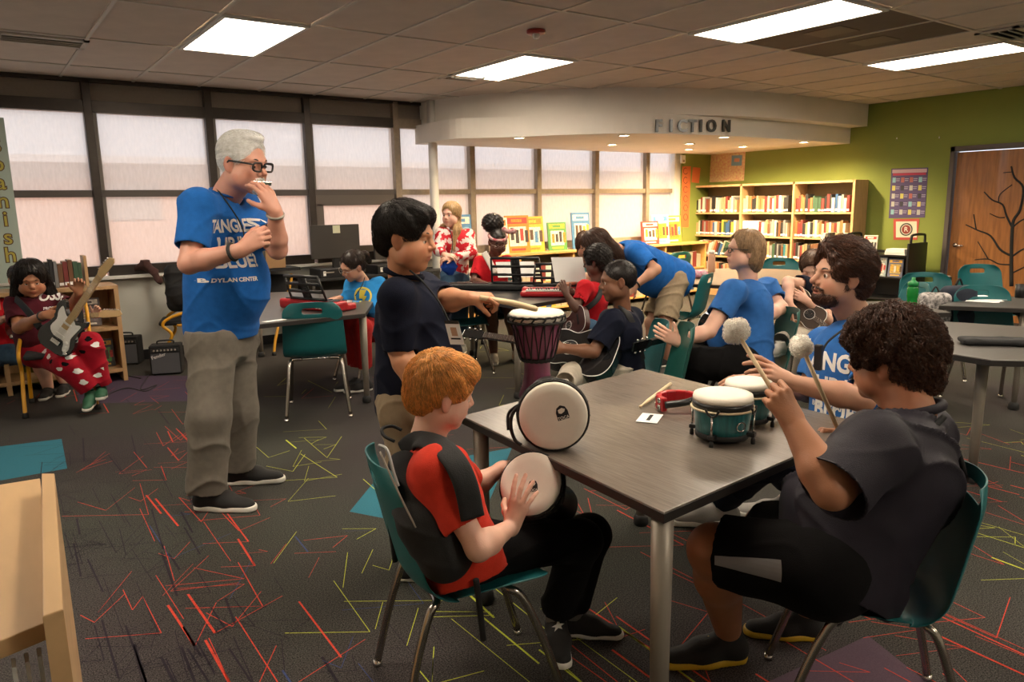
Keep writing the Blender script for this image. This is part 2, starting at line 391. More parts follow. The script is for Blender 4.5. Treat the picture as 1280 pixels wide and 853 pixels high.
def head_field(hh, rot, c, vx, cheek=0., jaw=1., nose=1., eyes='open', mouth='shut', neck=None, neck_r=.05, lipw=1.):
    """head mesh in world space. hh: chin-crown height, rot: columns right, face, up"""
    s = hh/.23; S = Sdf(); R = np.array(rot)
    def W(p): return np.array(c)+R @ (V3(*p)*s)
    def E(p, r, k=.02, Q=None, **kw): S.ell(W(p), V3(*r)*s if not np.isscalar(r) else r*s, R if Q is None else R @ Q, k*s, **kw)
    def Cn(a, b, ra, rb, k=.01, **kw): S.cone(W(a), W(b), ra*s, rb*s, k*s, **kw)
    E((0, -.014, .038), (.073, .092, .078)); E((0, .022, .0), (.063, .066, .08), .03)
    E((0, .028, -.045), (.055*jaw, .056, .05), .03); E((0, .036, -.074), (.042*jaw, .04, .03), .025); E((0, .064, -.092), (.022*jaw, .02, .019), .025)
    for sx in (-1, 1):
        E((sx*.038, .052, -.032), .026+cheek*.9, .022); E((sx*(.046+cheek*.5), .03, -.058), .026+cheek*1.1, .03)
        E((sx*.05, -.002, -.05), (.018, .03, .035), .02)
    E((0, .074, .026), (.047, .018, .011), .02)
    for sx in (-1, 1):
        E((sx*.031, .094, .005), (.019, .015, .013), .012, sub=True)
        E((sx*.031, .0715, .0055), .0145, .004)
        if eyes == 'open': E((sx*.0315, .087, .0045), (.0125, .008, .0038), .002, sub=True)
        elif eyes == 'down': E((sx*.0315, .087, -.0005), (.012, .008, .0022), .002, sub=True)
    Cn((0, .083, .016), (0, .094+.014*nose, -.020), .0085, .0115, .012)
    for sx in (-1, 1): E((sx*.0115, .093+.002*nose, -.026), .0088, .007); E((sx*.006, .1, -.0345), (.004, .006, .003), .003, sub=True)
    E((0, .076, -.052), (.03, .018, .02), .016)
    E((0, .0895, -.0525), (.0225*lipw, .0095, .0058), .005); E((0, .087, -.064), (.019*lipw, .009, .0065), .005)
    if mouth == 'shut': E((0, .1, -.058), (.024*lipw, .012, .0013), .003, sub=True)
    else: E((0, .098, -.0585), (.017*lipw, .016, .0055), .003, sub=True)
    for sx in (-1, 1):
        a = .38; Q = np.array([[math.cos(a*sx), -math.sin(a*sx), 0], [math.sin(a*sx), math.cos(a*sx), 0], [0, 0, 1]])
        E((sx*.079, -.006, -.002), (.0075, .0195, .031), .007, Q); E((sx*.0765, -.004, -.026), (.007, .011, .012), .006, Q)
        E((sx*.087, -.001, .004), (.006, .0105, .018), .004, Q, sub=True)
    if neck is not None:
        S.cone(W((0, -.02, -.045)), neck, neck_r*.97, neck_r*1.08, .03)
        S.cone(W((0, .012, -.062)), V3(*neck)*.8+W((0, .0, -.1))*.2, neck_r*.72, neck_r*.9, .03)
    v, f = S.mesh(vx); col = np.ones((len(v), 3)); q = (v-np.array(c)) @ R/s
    lip = np.exp(-((q[:, 0]/(.021*lipw))**4+((q[:, 2]+.058)/.0115)**4))*(q[:, 1] > .075); col = col*(1-lip[:, None]*np.array([.18, .42, .38]))
    chk = np.exp(-(((np.abs(q[:, 0])-.045)/.02)**2+((q[:, 2]+.03)/.02)**2))*(q[:, 1] > .02)+.8*np.exp(-((q[:, 0]/.014)**2+((q[:, 2]+.02)/.018)**2))*(q[:, 1] > .09)+(np.abs(q[:, 0]) > .077)*.7
    col *= 1-np.clip(chk, 0, 1)[:, None]*np.array([0, .14, .14])
    return v, f, col, W, s
def eyes_obj(W, s, R, root, iris=(.12, .06, .03), look=(0, 1, 0), down=False):
    for sx in (-1, 1):
        m = MB().lathe([(.0001, -1)]+[(math.sin(t), -math.cos(t)) for t in np.linspace(.15, PI-.15, 14)]+[(.0001, 1)], n=16)
        v = np.array(m.v)*.0128*s; d = unit(np.array(R) @ V3(*(look if not down else (0, .75, -.66)))); a = (v @ np.array([0, 0, 1]))/(.0128*s)
        cc = np.where(a[:, None] > .95, np.array([[.01, .01, .01]]), np.where(a[:, None] > .78, np.array([iris]), np.array([[.8, .76, .72]])))
        B = basis(V3(0, 0, 1) if abs(d[2]) < .9 else V3(1, 0, 0), d)   # Z axis -> d
        v = v @ B.T+W((sx*.031, .0735, .0045 if not down else .0))
        raw('eye', v, m.f, mat('eyeball', (1, 1, 1), .12, attr='tint'), root, True, cc)
def brows(W, s, root, m, thick=.0035, z=.026, tilt=0):
    for sx in (-1, 1):
        p = [W((sx*.014, .0905, z-.002)), W((sx*.028, .0885, z+.004)), W((sx*.042, .0795, z+.002+tilt)), W((sx*.05, .07, z-.004+tilt))]
        MB().tube(catmull(p, 3), [thick*s*q for q in (.8, .9, 1, 1, 1, 1, 1, .9, .7, .4)], 6).build('eyebrow', m, root, True)
def glasses(W, s, root, m, w=.024, h=.016, thick=.0028, lens=True, name='glasses'):
    g = MB()
    for sx in (-1, 1):
        pts = [W((sx*.033+w*math.copysign(abs(math.cos(t))**.6, math.cos(t)), .107-.006*abs(math.cos(t)), .003+h*math.copysign(abs(math.sin(t))**.6, math.sin(t)))) for t in np.linspace(0, 2*PI, 20, endpoint=False)]
        g.tube(pts, thick*s, 6, closed=True)
        g.tube([W((sx*(.033+w), .1, .012)), W((sx*.078, .078, .013)), W((sx*.083, .0, .01)), W((sx*.08, -.015, -.004))], thick*s, 6)
    g.tube([W((-.01, .108, .006)), W((0, .113, .009)), W((.01, .108, .006))], thick*s, 6); return g.build(name, m, root, True)

def hand_field(S, wrist, d, pn, side, size=.185, curl=(.5, .6, .4), curls=None, spread=.1, thumb=(.6, .2, .4), k=.006, thick=1.):
    """S gets a hand: d = finger direction, pn = back of the hand, side = +1 if the thumb lies along d x pn"""
    s = size/.185; d = unit(d); pn = np.array(pn, float); pn = unit(pn-d*(pn @ d)); x = np.cross(d, pn)*side; w = np.array(wrist, float)
    L = lambda a, b, c: w+(x*a+d*b+pn*c)*s
    kn = [(.030, .088, 0), (.010, .092, .003), (-.010, .088, .002), (-.028, .079, -.002)]
    S.cone(w-d*.012*s, L(0, .03, 0), .024*s*thick, .026*s*thick, k=.02*s, flat=(pn, .72))
    for a, b, c in kn: S.cone(L(a*.5, .02, 0), L(a, b-.008, c-.002), .0145*s*thick, .0115*s*thick, k=.014*s)
    ln = [(.040, .024, .021), (.044, .028, .022), (.041, .026, .021), (.032, .020, .019)]
    tips = []
    for i in range(4):
        cu = curls[i] if curls else curl; a = spread*(1.5-i)*.8; p = L(*kn[i]); ang = 0.; rr = [.0095, .0088, .0082, .0072]
        if i == 3: rr = [q*.88 for q in rr]
        dx = unit(d*math.cos(a)+x*math.sin(a))
        for j in range(3):
            ang += cu[j]; q = p+(dx*math.cos(ang)-pn*math.sin(ang))*ln[i][j]*s
            S.cone(p, q, rr[j]*s*thick, rr[j+1]*s*thick, k=k*s*(.8 if j == 0 else .5)); p = q
        tips.append(p)
    tx = unit(x*math.cos(thumb[0])+d*math.sin(thumb[0])-pn*thumb[1]); p0 = L(.016, .018, -.004); p1 = p0+tx*.038*s
    t2 = unit(tx+d*thumb[2]-pn*thumb[1]*.8); p2 = p1+t2*.032*s; p3 = p2+unit(t2+(d-x)*thumb[2]*.6-pn*thumb[1]*.5)*.024*s
    S.cone(p0, p1, .0165*s*thick, .013*s*thick, k=.016*s); S.cone(p1, p2, .0115*s, .0105*s, k=.006*s); S.cone(p2, p3, .0105*s, .0085*s, k=.004*s)
    return tips+[p3]
def shoe(root, ank, toe, L=.27, w=.048, mu=None, ms=None, high=False, sole_h=.024, tilt=None, laces=None, up=(0, 0, 1), ground=True):
    """ank: point of the ankle, toe: direction in which the shoe points"""
    d = unit(toe); u = np.array(up, float); u = unit(u-d*(u @ d)); x = np.cross(d, u); hgt = .085*L/.27
    heel = np.array(ank)-u*hgt*1.15-d*L*.2
    if ground: heel[2] = .002
    P = lambda a, b, c: heel+x*a*L/.27+d*b*L+u*c*L/.27
    S = Sdf(); S.cone(P(0, .1, .035), P(0, .5, .036), .036*L/.27, .04*L/.27, .03, flat=(x, .95)); S.cone(P(0, .5, .034), P(.004, .84, .022), .042*L/.27, .034*L/.27, .03, flat=(u, .8))
    S.cone(P(0, .12, .04), P(0, .2, .095 if not high else .13), .036*L/.27, .036*L/.27, .03); S.cone(P(0, .25, .06), P(0, .5, .045), .034*L/.27, .03*L/.27, .03)
    S.cone(P(0, .2, .085 if not high else .12), P(0, .2, .16), .028*L/.27, .028*L/.27, .01, sub=True); S.cut(P(0, 0, .014), -u)
    v, f = S.mesh(.006, None); o = raw('shoe', v, f, mu, root, True)
    S = Sdf(); S.cone(P(0, .1, .01), P(0, .45, .01), .037*L/.27, .040*L/.27, .02); S.cone(P(0, .45, .01), P(.004, .86, .012), .043*L/.27, .037*L/.27, .02)
    S.cut(P(0, 0, sole_h), u); S.cut(P(0, 0, 0), -u); v, f = S.mesh(.006); raw('sole', v, f, ms, o, True)
    if laces:
        for t in (.42, .5, .58, .66): MB().tube([P(-.026, t, .070-(t-.4)*.10), P(0, t+.01, .086-(t-.4)*.13), P(.026, t, .070-(t-.4)*.10)], .0045, 5).build('lace', laces, o, True)
    return o
def person(base, label, group=None):
    root = thing('person', label, 'person', tuple(base), group=group); ORG[0] = V3(*base); return root
def done(): ORG[0] = V3(0, 0, 0)
def fig(root, J, skin, vx=.006, hvx=.0035, hand=True, arm_r=(.042, .036, .024), hands=None, hsize=.18, fat=1., legs=None, head=None):
    """the body: one mesh of skin. J joints in world space; missing ones are left out"""
    parts = []; cols = []; W = s = None
    if head:
        v, f, c, W, s = head_field(vx=hvx, **head); parts.append((v, f)); cols.append(c)
    S = Sdf(); ok = False
    if 'chest' in J:
        S.cone(J['pelvis'], J['chest'], .10*fat, .11*fat, .05); S.cone(J['chest'], (V3(*J['chest'])*.3+V3(*J['neck'])*.7), .09*fat, .052, .05); ok = True
        v, f = S.mesh(.012); parts.append((v, f)); cols.append(np.ones((len(v), 3)))
    for sd in 'LR':
        if 'sh'+sd in J and 'el'+sd in J:
            S = Sdf(); sh, el, wr = [V3(*J[q+sd]) for q in ('sh', 'el', 'wr')]; m = el*.7+wr*.3
            S.cone(sh, el, arm_r[0]*1.12, arm_r[1]*.95, .02); S.cone(el, m, arm_r[1]*.98, arm_r[1]*1.02, .02); S.cone(m, wr, arm_r[1]*1.02, arm_r[2], .02)
            h = (hands or {}).get(sd)
            if h: h = dict(h); h.setdefault('size', hsize); S2d = h.pop('d'); pn = h.pop('pn'); hand_field(S, wr, S2d, pn, h.pop('side'), **h)
            v, f = S.mesh(vx if not h else min(vx, (hands.get('vx') or .004))); parts.append((v, f)); cols.append(np.ones((len(v), 3)))
        if legs and 'kn'+sd in J:
            S = Sdf(); hp, kn, an = [V3(*J[q+sd]) for q in ('hp', 'kn', 'an')]; m = kn*.68+an*.32
            S.cone(hp, kn, legs[0], legs[1], .03); S.ell(kn, legs[1]*1.02, k=.02); S.cone(kn, m, legs[1]*.95, legs[1]*.98, .03); S.cone(m, an, legs[1]*.98, legs[2], .03)
            v, f = S.mesh(.008); parts.append((v, f)); cols.append(np.ones((len(v), 3)))
    V, F = join(parts); o = raw('body', V, F, skin, root, True, np.concatenate(cols)); return o, W, s
def shirt(root, J, m, chest=(.15, .1), waist=(.14, .1), sleeve=.62, long=False, arm=.052, hem=.02, vx=.008, amp=.004, seed=0, fwd=None, belly=0, name='shirt', col=None, collar=None, neck_r=.062, cuff=.048, side=None, hemdir=None, fr=20, shr=.06, k=.05):
    """J: pelvis, chest, neck, shL, shR, elL, elR, (wr). fwd = the way the chest faces"""
    S = Sdf(); pe, ch, nk = [V3(*J[q]) for q in ('pelvis', 'chest', 'neck')]; up = unit(nk-pe)
    fw = np.array(fwd, float); fw = unit(fw-up*(fw @ up)); x = np.cross(fw, up); R = np.stack([x, fw, up], 1)
    mid = (pe+ch)/2; L = np.linalg.norm(ch-pe); L2 = np.linalg.norm(nk-ch)
    S.ell(ch+up*.0, (chest[0], chest[1], L2*1.0), R, k)
    S.cone(pe-up*.05, ch, waist[1]*1.0, chest[1]*.95, k); 
    for sx in (-1, 1): S.cone(pe+x*sx*(waist[0]-waist[1])-up*.04, ch+x*sx*max(.01, chest[0]-chest[1]), waist[1], chest[1]*.88, k)
    if belly: S.ell(mid+fw*waist[1]*.35-up*.02, (waist[0]*.95, waist[1]+belly, L*.55), R, .06)
    for sd in 'LR':
        if 'sh'+sd not in J: continue
        sh, el = V3(*J['sh'+sd]), V3(*J['el'+sd]); S.cone(ch*.35+nk*.65-up*.03, sh, .055, shr, k)
        if long:
            wr = V3(*J['wr'+sd]); S.cone(sh, el, shr, arm*1.0, .04); S.cone(el, el*.06+wr*.94, arm, cuff*.85, .02, cap1=True)
            S.cone(el*.12+wr*.88, wr, cuff*.7, cuff*.7, .004, sub=True)
        else:
            e = sh+(el-sh)*sleeve; S.cone(sh, e, shr, arm, .035, cap1=True); S.cone(e-(e-sh)*.25, e+(e-sh)*.2, arm*.8, arm*.88, .003, sub=True)
    S.cone(nk-up*.015, nk+up*.12, neck_r, neck_r*1.1, .012, sub=True)
    hd = up if hemdir is None else unit(hemdir); S.cut(pe-hd*hem*3.2, -hd)
    v, f = S.mesh(vx, folds(amp, fr, seed, (up*.5+x*.4+fw*.3))); o = raw(name, v, f, m, root, True)
    if collar:
        c0 = nk-up*.006; pts = [c0+(x*math.cos(t)*1.0+fw*math.sin(t)*1.02)*(neck_r*1.03)+up*(.012*(1-math.sin(t))) for t in np.linspace(0, 2*PI, 20, endpoint=False)]
        MB().tube(pts, .007, 6, closed=True).build('collar', collar, o, True)
    return o, R
def pants(root, J, m, hip=.1, r=(.085, .07, .06), stop=1., vx=.008, amp=.005, seed=3, name='trousers', waist=None, fr=24, up=None, topcut=None):
    S = Sdf(); pe = V3(*J['pelvis']); hL, hR = V3(*J['hpL']), V3(*J['hpR'])
    S.cone(hL, hR, hip, hip, .05); S.cone(pe, (hL+hR)/2, hip*1.02, hip, .05)
    for sd in 'LR':
        hp, kn, an = [V3(*J[q+sd]) for q in ('hp', 'kn', 'an')]
        if stop < 1: e = hp+(kn-hp)*stop; S.cone(hp, e, r[0], r[1], .03, cap1=True); S.cone(e-(e-hp)*.1, e+(e-hp)*.2, r[1]*.85, r[1]*.85, .003, sub=True)
        else:
            e = kn+(an-kn)*(stop-1 if stop > 1 else 1)
            S.cone(hp, kn, r[0], r[1], .03); S.cone(kn, e, r[1], r[2], .03, cap1=True); S.cone(e-(e-kn)*.08, e+(e-kn)*.1, r[2]*.82, r[2]*.82, .003, sub=True)
    if topcut is not None: S.cut(V3(0, 0, topcut), UPZ0)
    v, f = S.mesh(vx, folds(amp, fr, seed, (.3, .2, 1))); return raw(name, v, f, m, root, True)
def hair_cap(W, s, R, vx=.004, grow=.012, front=.055, sides=-.01, back=-.05, extra=None, top=0., disp=None, cutface=True, ear=True):
    """hair mass over the skull. extra: list of (centre, radii) or (a, b, ra, rb) in head space"""
    S = Sdf(); R = np.array(R)
    S.ell(W((0, -.016, .040+top/2)), V3(.075+grow, .094+grow, .080+grow+top/2)*s, R, .01)
    S.cone(W((0, -.045, .02)), W((0, -.06, back+.03)), (.062+grow)*s, (.045+grow)*s, .02)
    if extra:
        for e in extra:
            if len(e) == 2: S.ell(W(e[0]), V3(*e[1])*s, R, .02)
            else: S.cone(W(e[0]), W(e[1]), e[2]*s, e[3]*s, .02)
    if cutface:
        S.ell(W((0, .115, -.055+front*.6)), V3(.075, .075, .105)*s, R, .012*s, sub=True)
        for sx in (-1, 1):
            S.ell(W((sx*.09, .04, sides-.035)), V3(.04, .05, .045)*s, R, .01*s, sub=True)
            if ear: S.ell(W((sx*.088, -.004, -.022)), V3(.030, .026, .040)*s*float(ear), R, .008*s, sub=True); S.ell(W((sx*.075, .0, -.075)), V3(.04, .04, .045)*s, R, .01*s, sub=True)
        if ear: S.ell(W((0, .02, -.13)), V3(.09, .10, .085)*s, R, .01*s, sub=True)
        else: S.ell(W((0, .075, -.12)), V3(.05, .075, .12)*s, R, .01*s, sub=True)
    return S.mesh(vx*1.0, disp)
# ------------------------------------------------------------------ the room
WY, GX, CH = 8.32, 10.04, 2.74            # window wall y, green wall x, ceiling height
RX0, RY0 = -2.2, -3.6
def plane_y(px, py, y): r = ray(px, py); return EYE+r*((y-EYE[1])/r[1])
def plane_x(px, py, x): r = ray(px, py); return EYE+r*((x-EYE[0])/r[0])
m_wallw = mat('painted_wall', (.55, .55, .50), .8, var=.04, vscale=3, bump=.1, bscale=200)
m_bronze = mat('bronze_metal', (.05, .04, .034), .4, .6, var=.1, vscale=20)
m_bronze_lit = mat('bronze_metal_lit', (.30, .24, .18), .45, .3, var=.1, vscale=20)  # bronze again, with the warm downlight glow put into its colour
m_ctile = mat('ceiling_tile', (.66, .57, .49), .95, var=.05, vscale=5, bump=.6, bscale=150)
m_grid = mat('grid_white', (.62, .56, .48), .5)
m_dark = mat('black_plastic', (.012, .012, .013), .35, bump=.1, bscale=300)
m_black = mat('soft_black', (.010, .010, .011), .8, var=.2, vscale=40, bump=.3, bscale=300)
m_white = mat('white_paint', (.75, .73, .69), .6, var=.03)
m_chrome = mat('chrome', (.75, .73, .70), .18, 1.0, var=.05)
m_rubber = mat('rubber', (.02, .02, .02), .7)
m_paper = mat('paper', (.82, .82, .80), .85, var=.02)

def carpet():
    m = bpy.data.materials.new('carpet'); m.use_nodes = True; t = m.node_tree; b = t.nodes['Principled BSDF']; N = t.nodes.new; L = t.links.new
    b.inputs['Roughness'].default_value = .95; b.inputs['Specular IOR Level'].default_value = .15
    tc = N('ShaderNodeTexCoord'); O = tc.outputs['Object']
    n1 = N('ShaderNodeTexNoise'); n1.inputs['Scale'].default_value = 210; n1.inputs['Detail'].default_value = 2; L(O, n1.inputs['Vector'])
    n2 = N('ShaderNodeTexNoise'); n2.inputs['Scale'].default_value = .55; n2.inputs['Detail'].default_value = 2; L(O, n2.inputs['Vector'])
    r = N('ShaderNodeValToRGB'); r.color_ramp.elements[0].position = .36; r.color_ramp.elements[0].color = (.015, .016, .015, 1)
    r.color_ramp.elements[1].position = .66; r.color_ramp.elements[1].color = (.098, .095, .085, 1); L(n1.outputs['Fac'], r.inputs[0])
    r2 = N('ShaderNodeValToRGB'); r2.color_ramp.elements[0].position = .42; r2.color_ramp.elements[0].color = (.95, .98, .92, 1)
    r2.color_ramp.elements[1].position = .60; r2.color_ramp.elements[1].color = (1.0, .86, .95, 1); L(n2.outputs['Fac'], r2.inputs[0])
    mx = N('ShaderNodeMix'); mx.data_type = 'RGBA'; mx.blend_type = 'MULTIPLY'; mx.inputs['Factor'].default_value = 1
    L(r.outputs[0], mx.inputs['A']); L(r2.outputs[0], mx.inputs['B']); L(mx.outputs['Result'], b.inputs['Base Color'])
    bp = N('ShaderNodeBump'); bp.inputs['Strength'].default_value = .6; bp.inputs['Distance'].default_value = .004; L(n1.outputs['Fac'], bp.inputs['Height']); L(bp.outputs[0], b.inputs['Normal'])
    return m
m_carpet = carpet()
floor = struct(bxo('floor', (4.5, 2.5, -.05), (14, 13, .1), m_carpet))
# coloured threads woven into the carpet: thin tufted lines
def threads(name, col, paths, seed):
    R = random.Random(seed); V = []; F = []
    def seg(a, b, w):
        d = unit(V3(b[0]-a[0], b[1]-a[1], 0)); n = V3(-d[1], d[0], 0)*w/2; i = len(V); a = V3(*a[:2], .0012); b = V3(*b[:2], .0012)
        V.extend([a-n, b-n, b+n, a+n]); F.append((i, i+1, i+2, i+3))
    for (cx, cy, rx, ry, n, ang) in paths:
        pts = []
        for k in range(int(n*.55)):
            r = R.random()**.6; t = R.uniform(0, 6.28); x = cx+rx*r*math.cos(t); y = cy+ry*r*math.sin(t)
            a0 = ang+R.choice([0, 0, 0, .95, 1.15, -.62, -.5])+R.uniform(-.08, .08); l = R.uniform(.14, .42)*(1.3 if abs(a0-ang) < .1 else .8)
            w = R.choice([.0028, .003, .004, .007, .009]) if abs(a0-ang) < .1 else R.choice([.0018, .0025, .003])
            q = (x+l*math.cos(a0), y+l*math.sin(a0)); seg((x, y), q, w)
            if R.random() < .6:
                a1 = a0+R.choice([1.9, -2.1, 2.6]); l2 = l*R.uniform(.4, .9); seg(q, (q[0]+l2*math.cos(a1), q[1]+l2*math.sin(a1)), .003)
    o = raw(name, V, F, mat(name+'_dye%d' % seed, col, .95, var=.35, vscale=300), floor); o['kind'] = 'stuff'; return o
def gp(px, py): return on(px, py, 0)[:2]
def zone(px, py, rx, ry, n, ang=1.05): g = gp(px, py); return (g[0], g[1], rx, ry, n, ang)
ANG = math.atan2(*(gp(325, 700)-gp(265, 620))[::-1])
threads('carpet_thread', (.58, .05, .025), [zone(285, 720, .42, .5, 46, ANG), zone(230, 620, .3, .5, 34, ANG), zone(190, 560, .35, .7, 40, ANG), zone(180, 500, .5, .8, 26, ANG), zone(620, 530, .8, .4, 30, ANG),
    zone(760, 640, .5, .5, 34, ANG), zone(900, 745, .5, .5, 26, ANG), zone(1120, 790, .55, .3, 26, ANG), zone(1180, 640, .8, .5, 30, ANG), zone(1230, 560, .9, .7, 30, ANG), zone(480, 470, .9, .5, 20, ANG), zone(20, 500, .8, .5, 16, ANG), zone(760, 800, .35, .3, 12, ANG)], 3)
threads('carpet_thread', (.52, .56, .05), [zone(385, 570, .35, .7, 26, ANG), zone(470, 700, .35, .6, 26, ANG), zone(640, 810, .45, .5, 30, ANG), zone(660, 480, .5, .6, 16, ANG), zone(1230, 700, .5, .5, 30, ANG),
    zone(370, 480, .8, .8, 16, ANG), zone(560, 440, .8, .6, 10, ANG), zone(1240, 540, .7, .6, 18, ANG)], 4)
threads('carpet_thread', (.012, .006, .014), [zone(150, 720, .5, .8, 110, ANG), zone(110, 620, .5, .9, 90, ANG), zone(200, 820, .4, .4, 50, ANG), zone(150, 530, .8, .8, 50, ANG), zone(520, 800, .5, .4, 16, ANG)], 5)
threads('carpet_thread', (.03, .05, .16), [zone(330, 640, .6, .6, 10, ANG), zone(450, 800, .3, .4, 10, ANG)], 6)
def inlay(name, pts, col):
    n = len(pts); v = [(*gp(*p), .0006) for p in pts]; o = raw(name, v, [tuple(range(n))], mat('inlay_%d' % int(col[0]*1000), col, .95, var=.12, vscale=150, bump=.3, bscale=300), floor); return o
inlay('carpet_inlay', [(-60, 612), (84, 586), (77, 549), (-60, 566)], (.018, .15, .21))
inlay('carpet_inlay', [(437, 640), (478, 590), (640, 560), (606, 640), (540, 660)], (.018, .15, .21))
inlay('carpet_inlay', [(960, 853), (1085, 795), (1180, 870), (1100, 960)], (.085, .05, .075))
inlay('carpet_inlay', [(100, 505), (300, 500), (240, 470), (90, 470)], (.05, .03, .06))

# ceiling: tiles in a tee grid
ceiling = struct(bxo('ceiling', (4, 2.4, CH+.16), (13, 12.2, .04), m_ctile))
TX, TY, GX0, GY0 = .61, 1.22, 1.50, 6.42
lights = {}
LAMPS = {(0, -1), (4, -1), (5, -3), (9, -3)}
LAMPS = set()
def tile_ij(x, y): return (math.floor((x-GX0)/TX), math.floor((y-GY0)/TY))
for p in [(1.76, 5.7), (4.2, 5.7), (4.60, 3.2), (7.0, 3.3)]: LAMPS.add(tile_ij(*p))
for p in [(1.6, 2.0), (4.2, .8), (7.3, .8), (-.9, 3.3), (1.6, -1.6), (4.6, -1.8)]: LAMPS.add(tile_ij(*p))
GRILLE = {tile_ij(5.25, 3.2), tile_ij(5.8, 3.2)}
tm = MB().box((0, 0, 0), (TX-.03, TY-.03, .014), bev=.004); proto_tile = None
for i in range(math.floor((RX0-GX0)/TX), math.ceil((GX-GX0)/TX)):
    for j in range(math.floor((RY0-GY0)/TY), math.ceil((WY-GY0)/TY)):
        if (i, j) in LAMPS or (i, j) in GRILLE: continue
        x0, x1 = GX0+i*TX, min(GX0+(i+1)*TX, GX); y0, y1 = GY0+j*TY, min(GY0+(j+1)*TY, WY)
        if y0 < 1.2 and x0 < 3 or y0 < -1 or x0 < -.4:      # beyond the frame: one plain tile each is not needed
            continue
        if x1-x0 > TX-.01 and y1-y0 > TY-.01:
            if proto_tile is None: proto_tile = tm.build('ceiling_tile', m_ctile, ceiling); o = proto_tile
            else: o = proto_tile.copy(); C.objects.link(o)
            o.location = ((x0+x1)/2, (y0+y1)/2, CH+.012+rng.uniform(-.001, .002))
        else: o = bxo('ceiling_tile', ((x0+x1)/2, (y0+y1)/2, CH+.012), (x1-x0-.02, y1-y0-.02, .014), m_ctile, ceiling, bev=.004)
bxo('ceiling_board', (1.0, -1.2, CH+.03), (6.4, 4.8, .02), m_ctile, ceiling)
bxo('ceiling_board', (7.1, -2.3, CH+.03), (5.9, 2.6, .02), m_ctile, ceiling); bxo('ceiling_board', (-1.3, 4.8, CH+.03), (1.8, 7.2, .02), m_ctile, ceiling)
for i in range(-6, 15):
    x = GX0+i*TX
    if RX0 < x < GX: bxo('grid_bar', (x, (RY0+WY)/2, CH+.003), (.024, WY-RY0, .012), m_grid, ceiling)
for j in range(-8, 3):
    y = GY0+j*TY
    if RY0 < y < WY: bxo('grid_bar', ((RX0+GX)/2, y, CH+.0035), (GX-RX0, .024, .012), m_grid, ceiling)
m_lamp = mat('lamp_diffuser', (.9, .9, .9), .5, emit=(LAMP_COL, LAMP_STRENGTH))
def lamp(i, j, label):
    x, y = GX0+(i+.5)*TX, GY0+(j+.5)*TY
    t = thing('ceiling_light', label, 'ceiling light', (x, y, CH-.002), group='troffer lights in the ceiling grid')
    f = MB()
    for s in (-1, 1): f.box((s*(TX/2-.022), 0, .012), (.03, TY-.01, .05)); f.box((0, s*(TY/2-.022), .012), (TX-.07, .03, .05))
    f.build('frame', m_white, t); bxo('diffuser', (0, 0, .012), (TX-.06, TY-.06, .006), m_lamp, t); return t
NAMES = {tile_ij(1.76, 5.7): 'bright ceiling light panel above the grey-haired man, nearest the dark-framed windows', tile_ij(4.2, 5.7): 'bright ceiling light panel next to the small air vent and red alarm',
    tile_ij(4.60, 3.2): 'large bright ceiling light panel beside the two dark grilles', tile_ij(7.0, 3.3): 'long bright ceiling light panel closest to the green wall'}
SPARE = iter(['over the red-haired boy, just above the picture', 'above the curly-haired boy, out of the picture', 'far right before the door, out of the picture', 'over the wooden unit at the left', 'behind the viewer on the left', 'behind the viewer on the right'])
for ij in sorted(LAMPS): lamp(*ij, NAMES.get(ij) or 'ceiling light panel '+next(SPARE))
for n, ij in enumerate(sorted(GRILLE)):
    x, y = GX0+(ij[0]+.5)*TX, GY0+(ij[1]+.5)*TY
    t = thing('ceiling_grille', ['dark perforated ceiling grille touching the large light panel', 'dark perforated ceiling grille farther from the large light panel'][n], 'grille', (x, y, CH), group='dark air grilles in the ceiling')
    bxo('panel', (0, 0, .008), (TX-.03, TY-.03, .01), mat('grille_brown', (.10, .075, .055), .7, var=.1, bump=.5, bscale=300), t); bxo('frame', (0, 0, .002), (TX-.34, .3, .006), mat('grille_brown2', (.13, .10, .075), .6), t)
def vent(x, y, w, d, label, rz=0):
    t = thing('ceiling_vent', label, 'air vent', (x, y, CH-.006), rz); f = MB()
    for s in (-1, 1): f.box((s*(w/2-.02), 0, 0), (.04, d, .012)); f.box((0, s*(d/2-.02), 0), (w, .04, .012))
    f.build('frame', m_grid, t); bxo('duct', (0, 0, .012), (w-.04, d-.04, .006), m_black, t)
    for k in range(3): bxo('slat', (0, -d/2+.05+(k+.5)*(d-.1)/3, -.004), (w-.08, .035, .006), m_grid, t, R=np.array([[1,0,0],[0,.8,-.6],[0,.6,.8]]))
a = on(52, 50, CH); vent(a[0], a[1], .58, .3, 'square white air vent in the ceiling at the window side')
a = on(577, 97, CH); vent(a[0], a[1], .4, .26, 'small slotted air vent touching the light panel by the curved soffit')
a = on(1262, 42, CH); vent(a[0], a[1], .5, .3, 'dark slotted air vent in the ceiling towards the green wall')
a = on(670, 38, CH); t = thing('fire_alarm', 'round red fire alarm with a clear dome under the ceiling', 'alarm', (a[0], a[1], CH))
MB().lathe([(.001, -.025), (.058, -.025), (.068, -.018), (.068, 0)], n=28).build('base', mat('alarm_red', (.35, .03, .02), .4), t)
MB().lathe([(.001, -.062), (.015, -.06), (.024, -.05), (.027, -.035), (.027, -.024)], n=20).build('dome', mat('alarm_dome', (.8, .75, .65), .1), t)

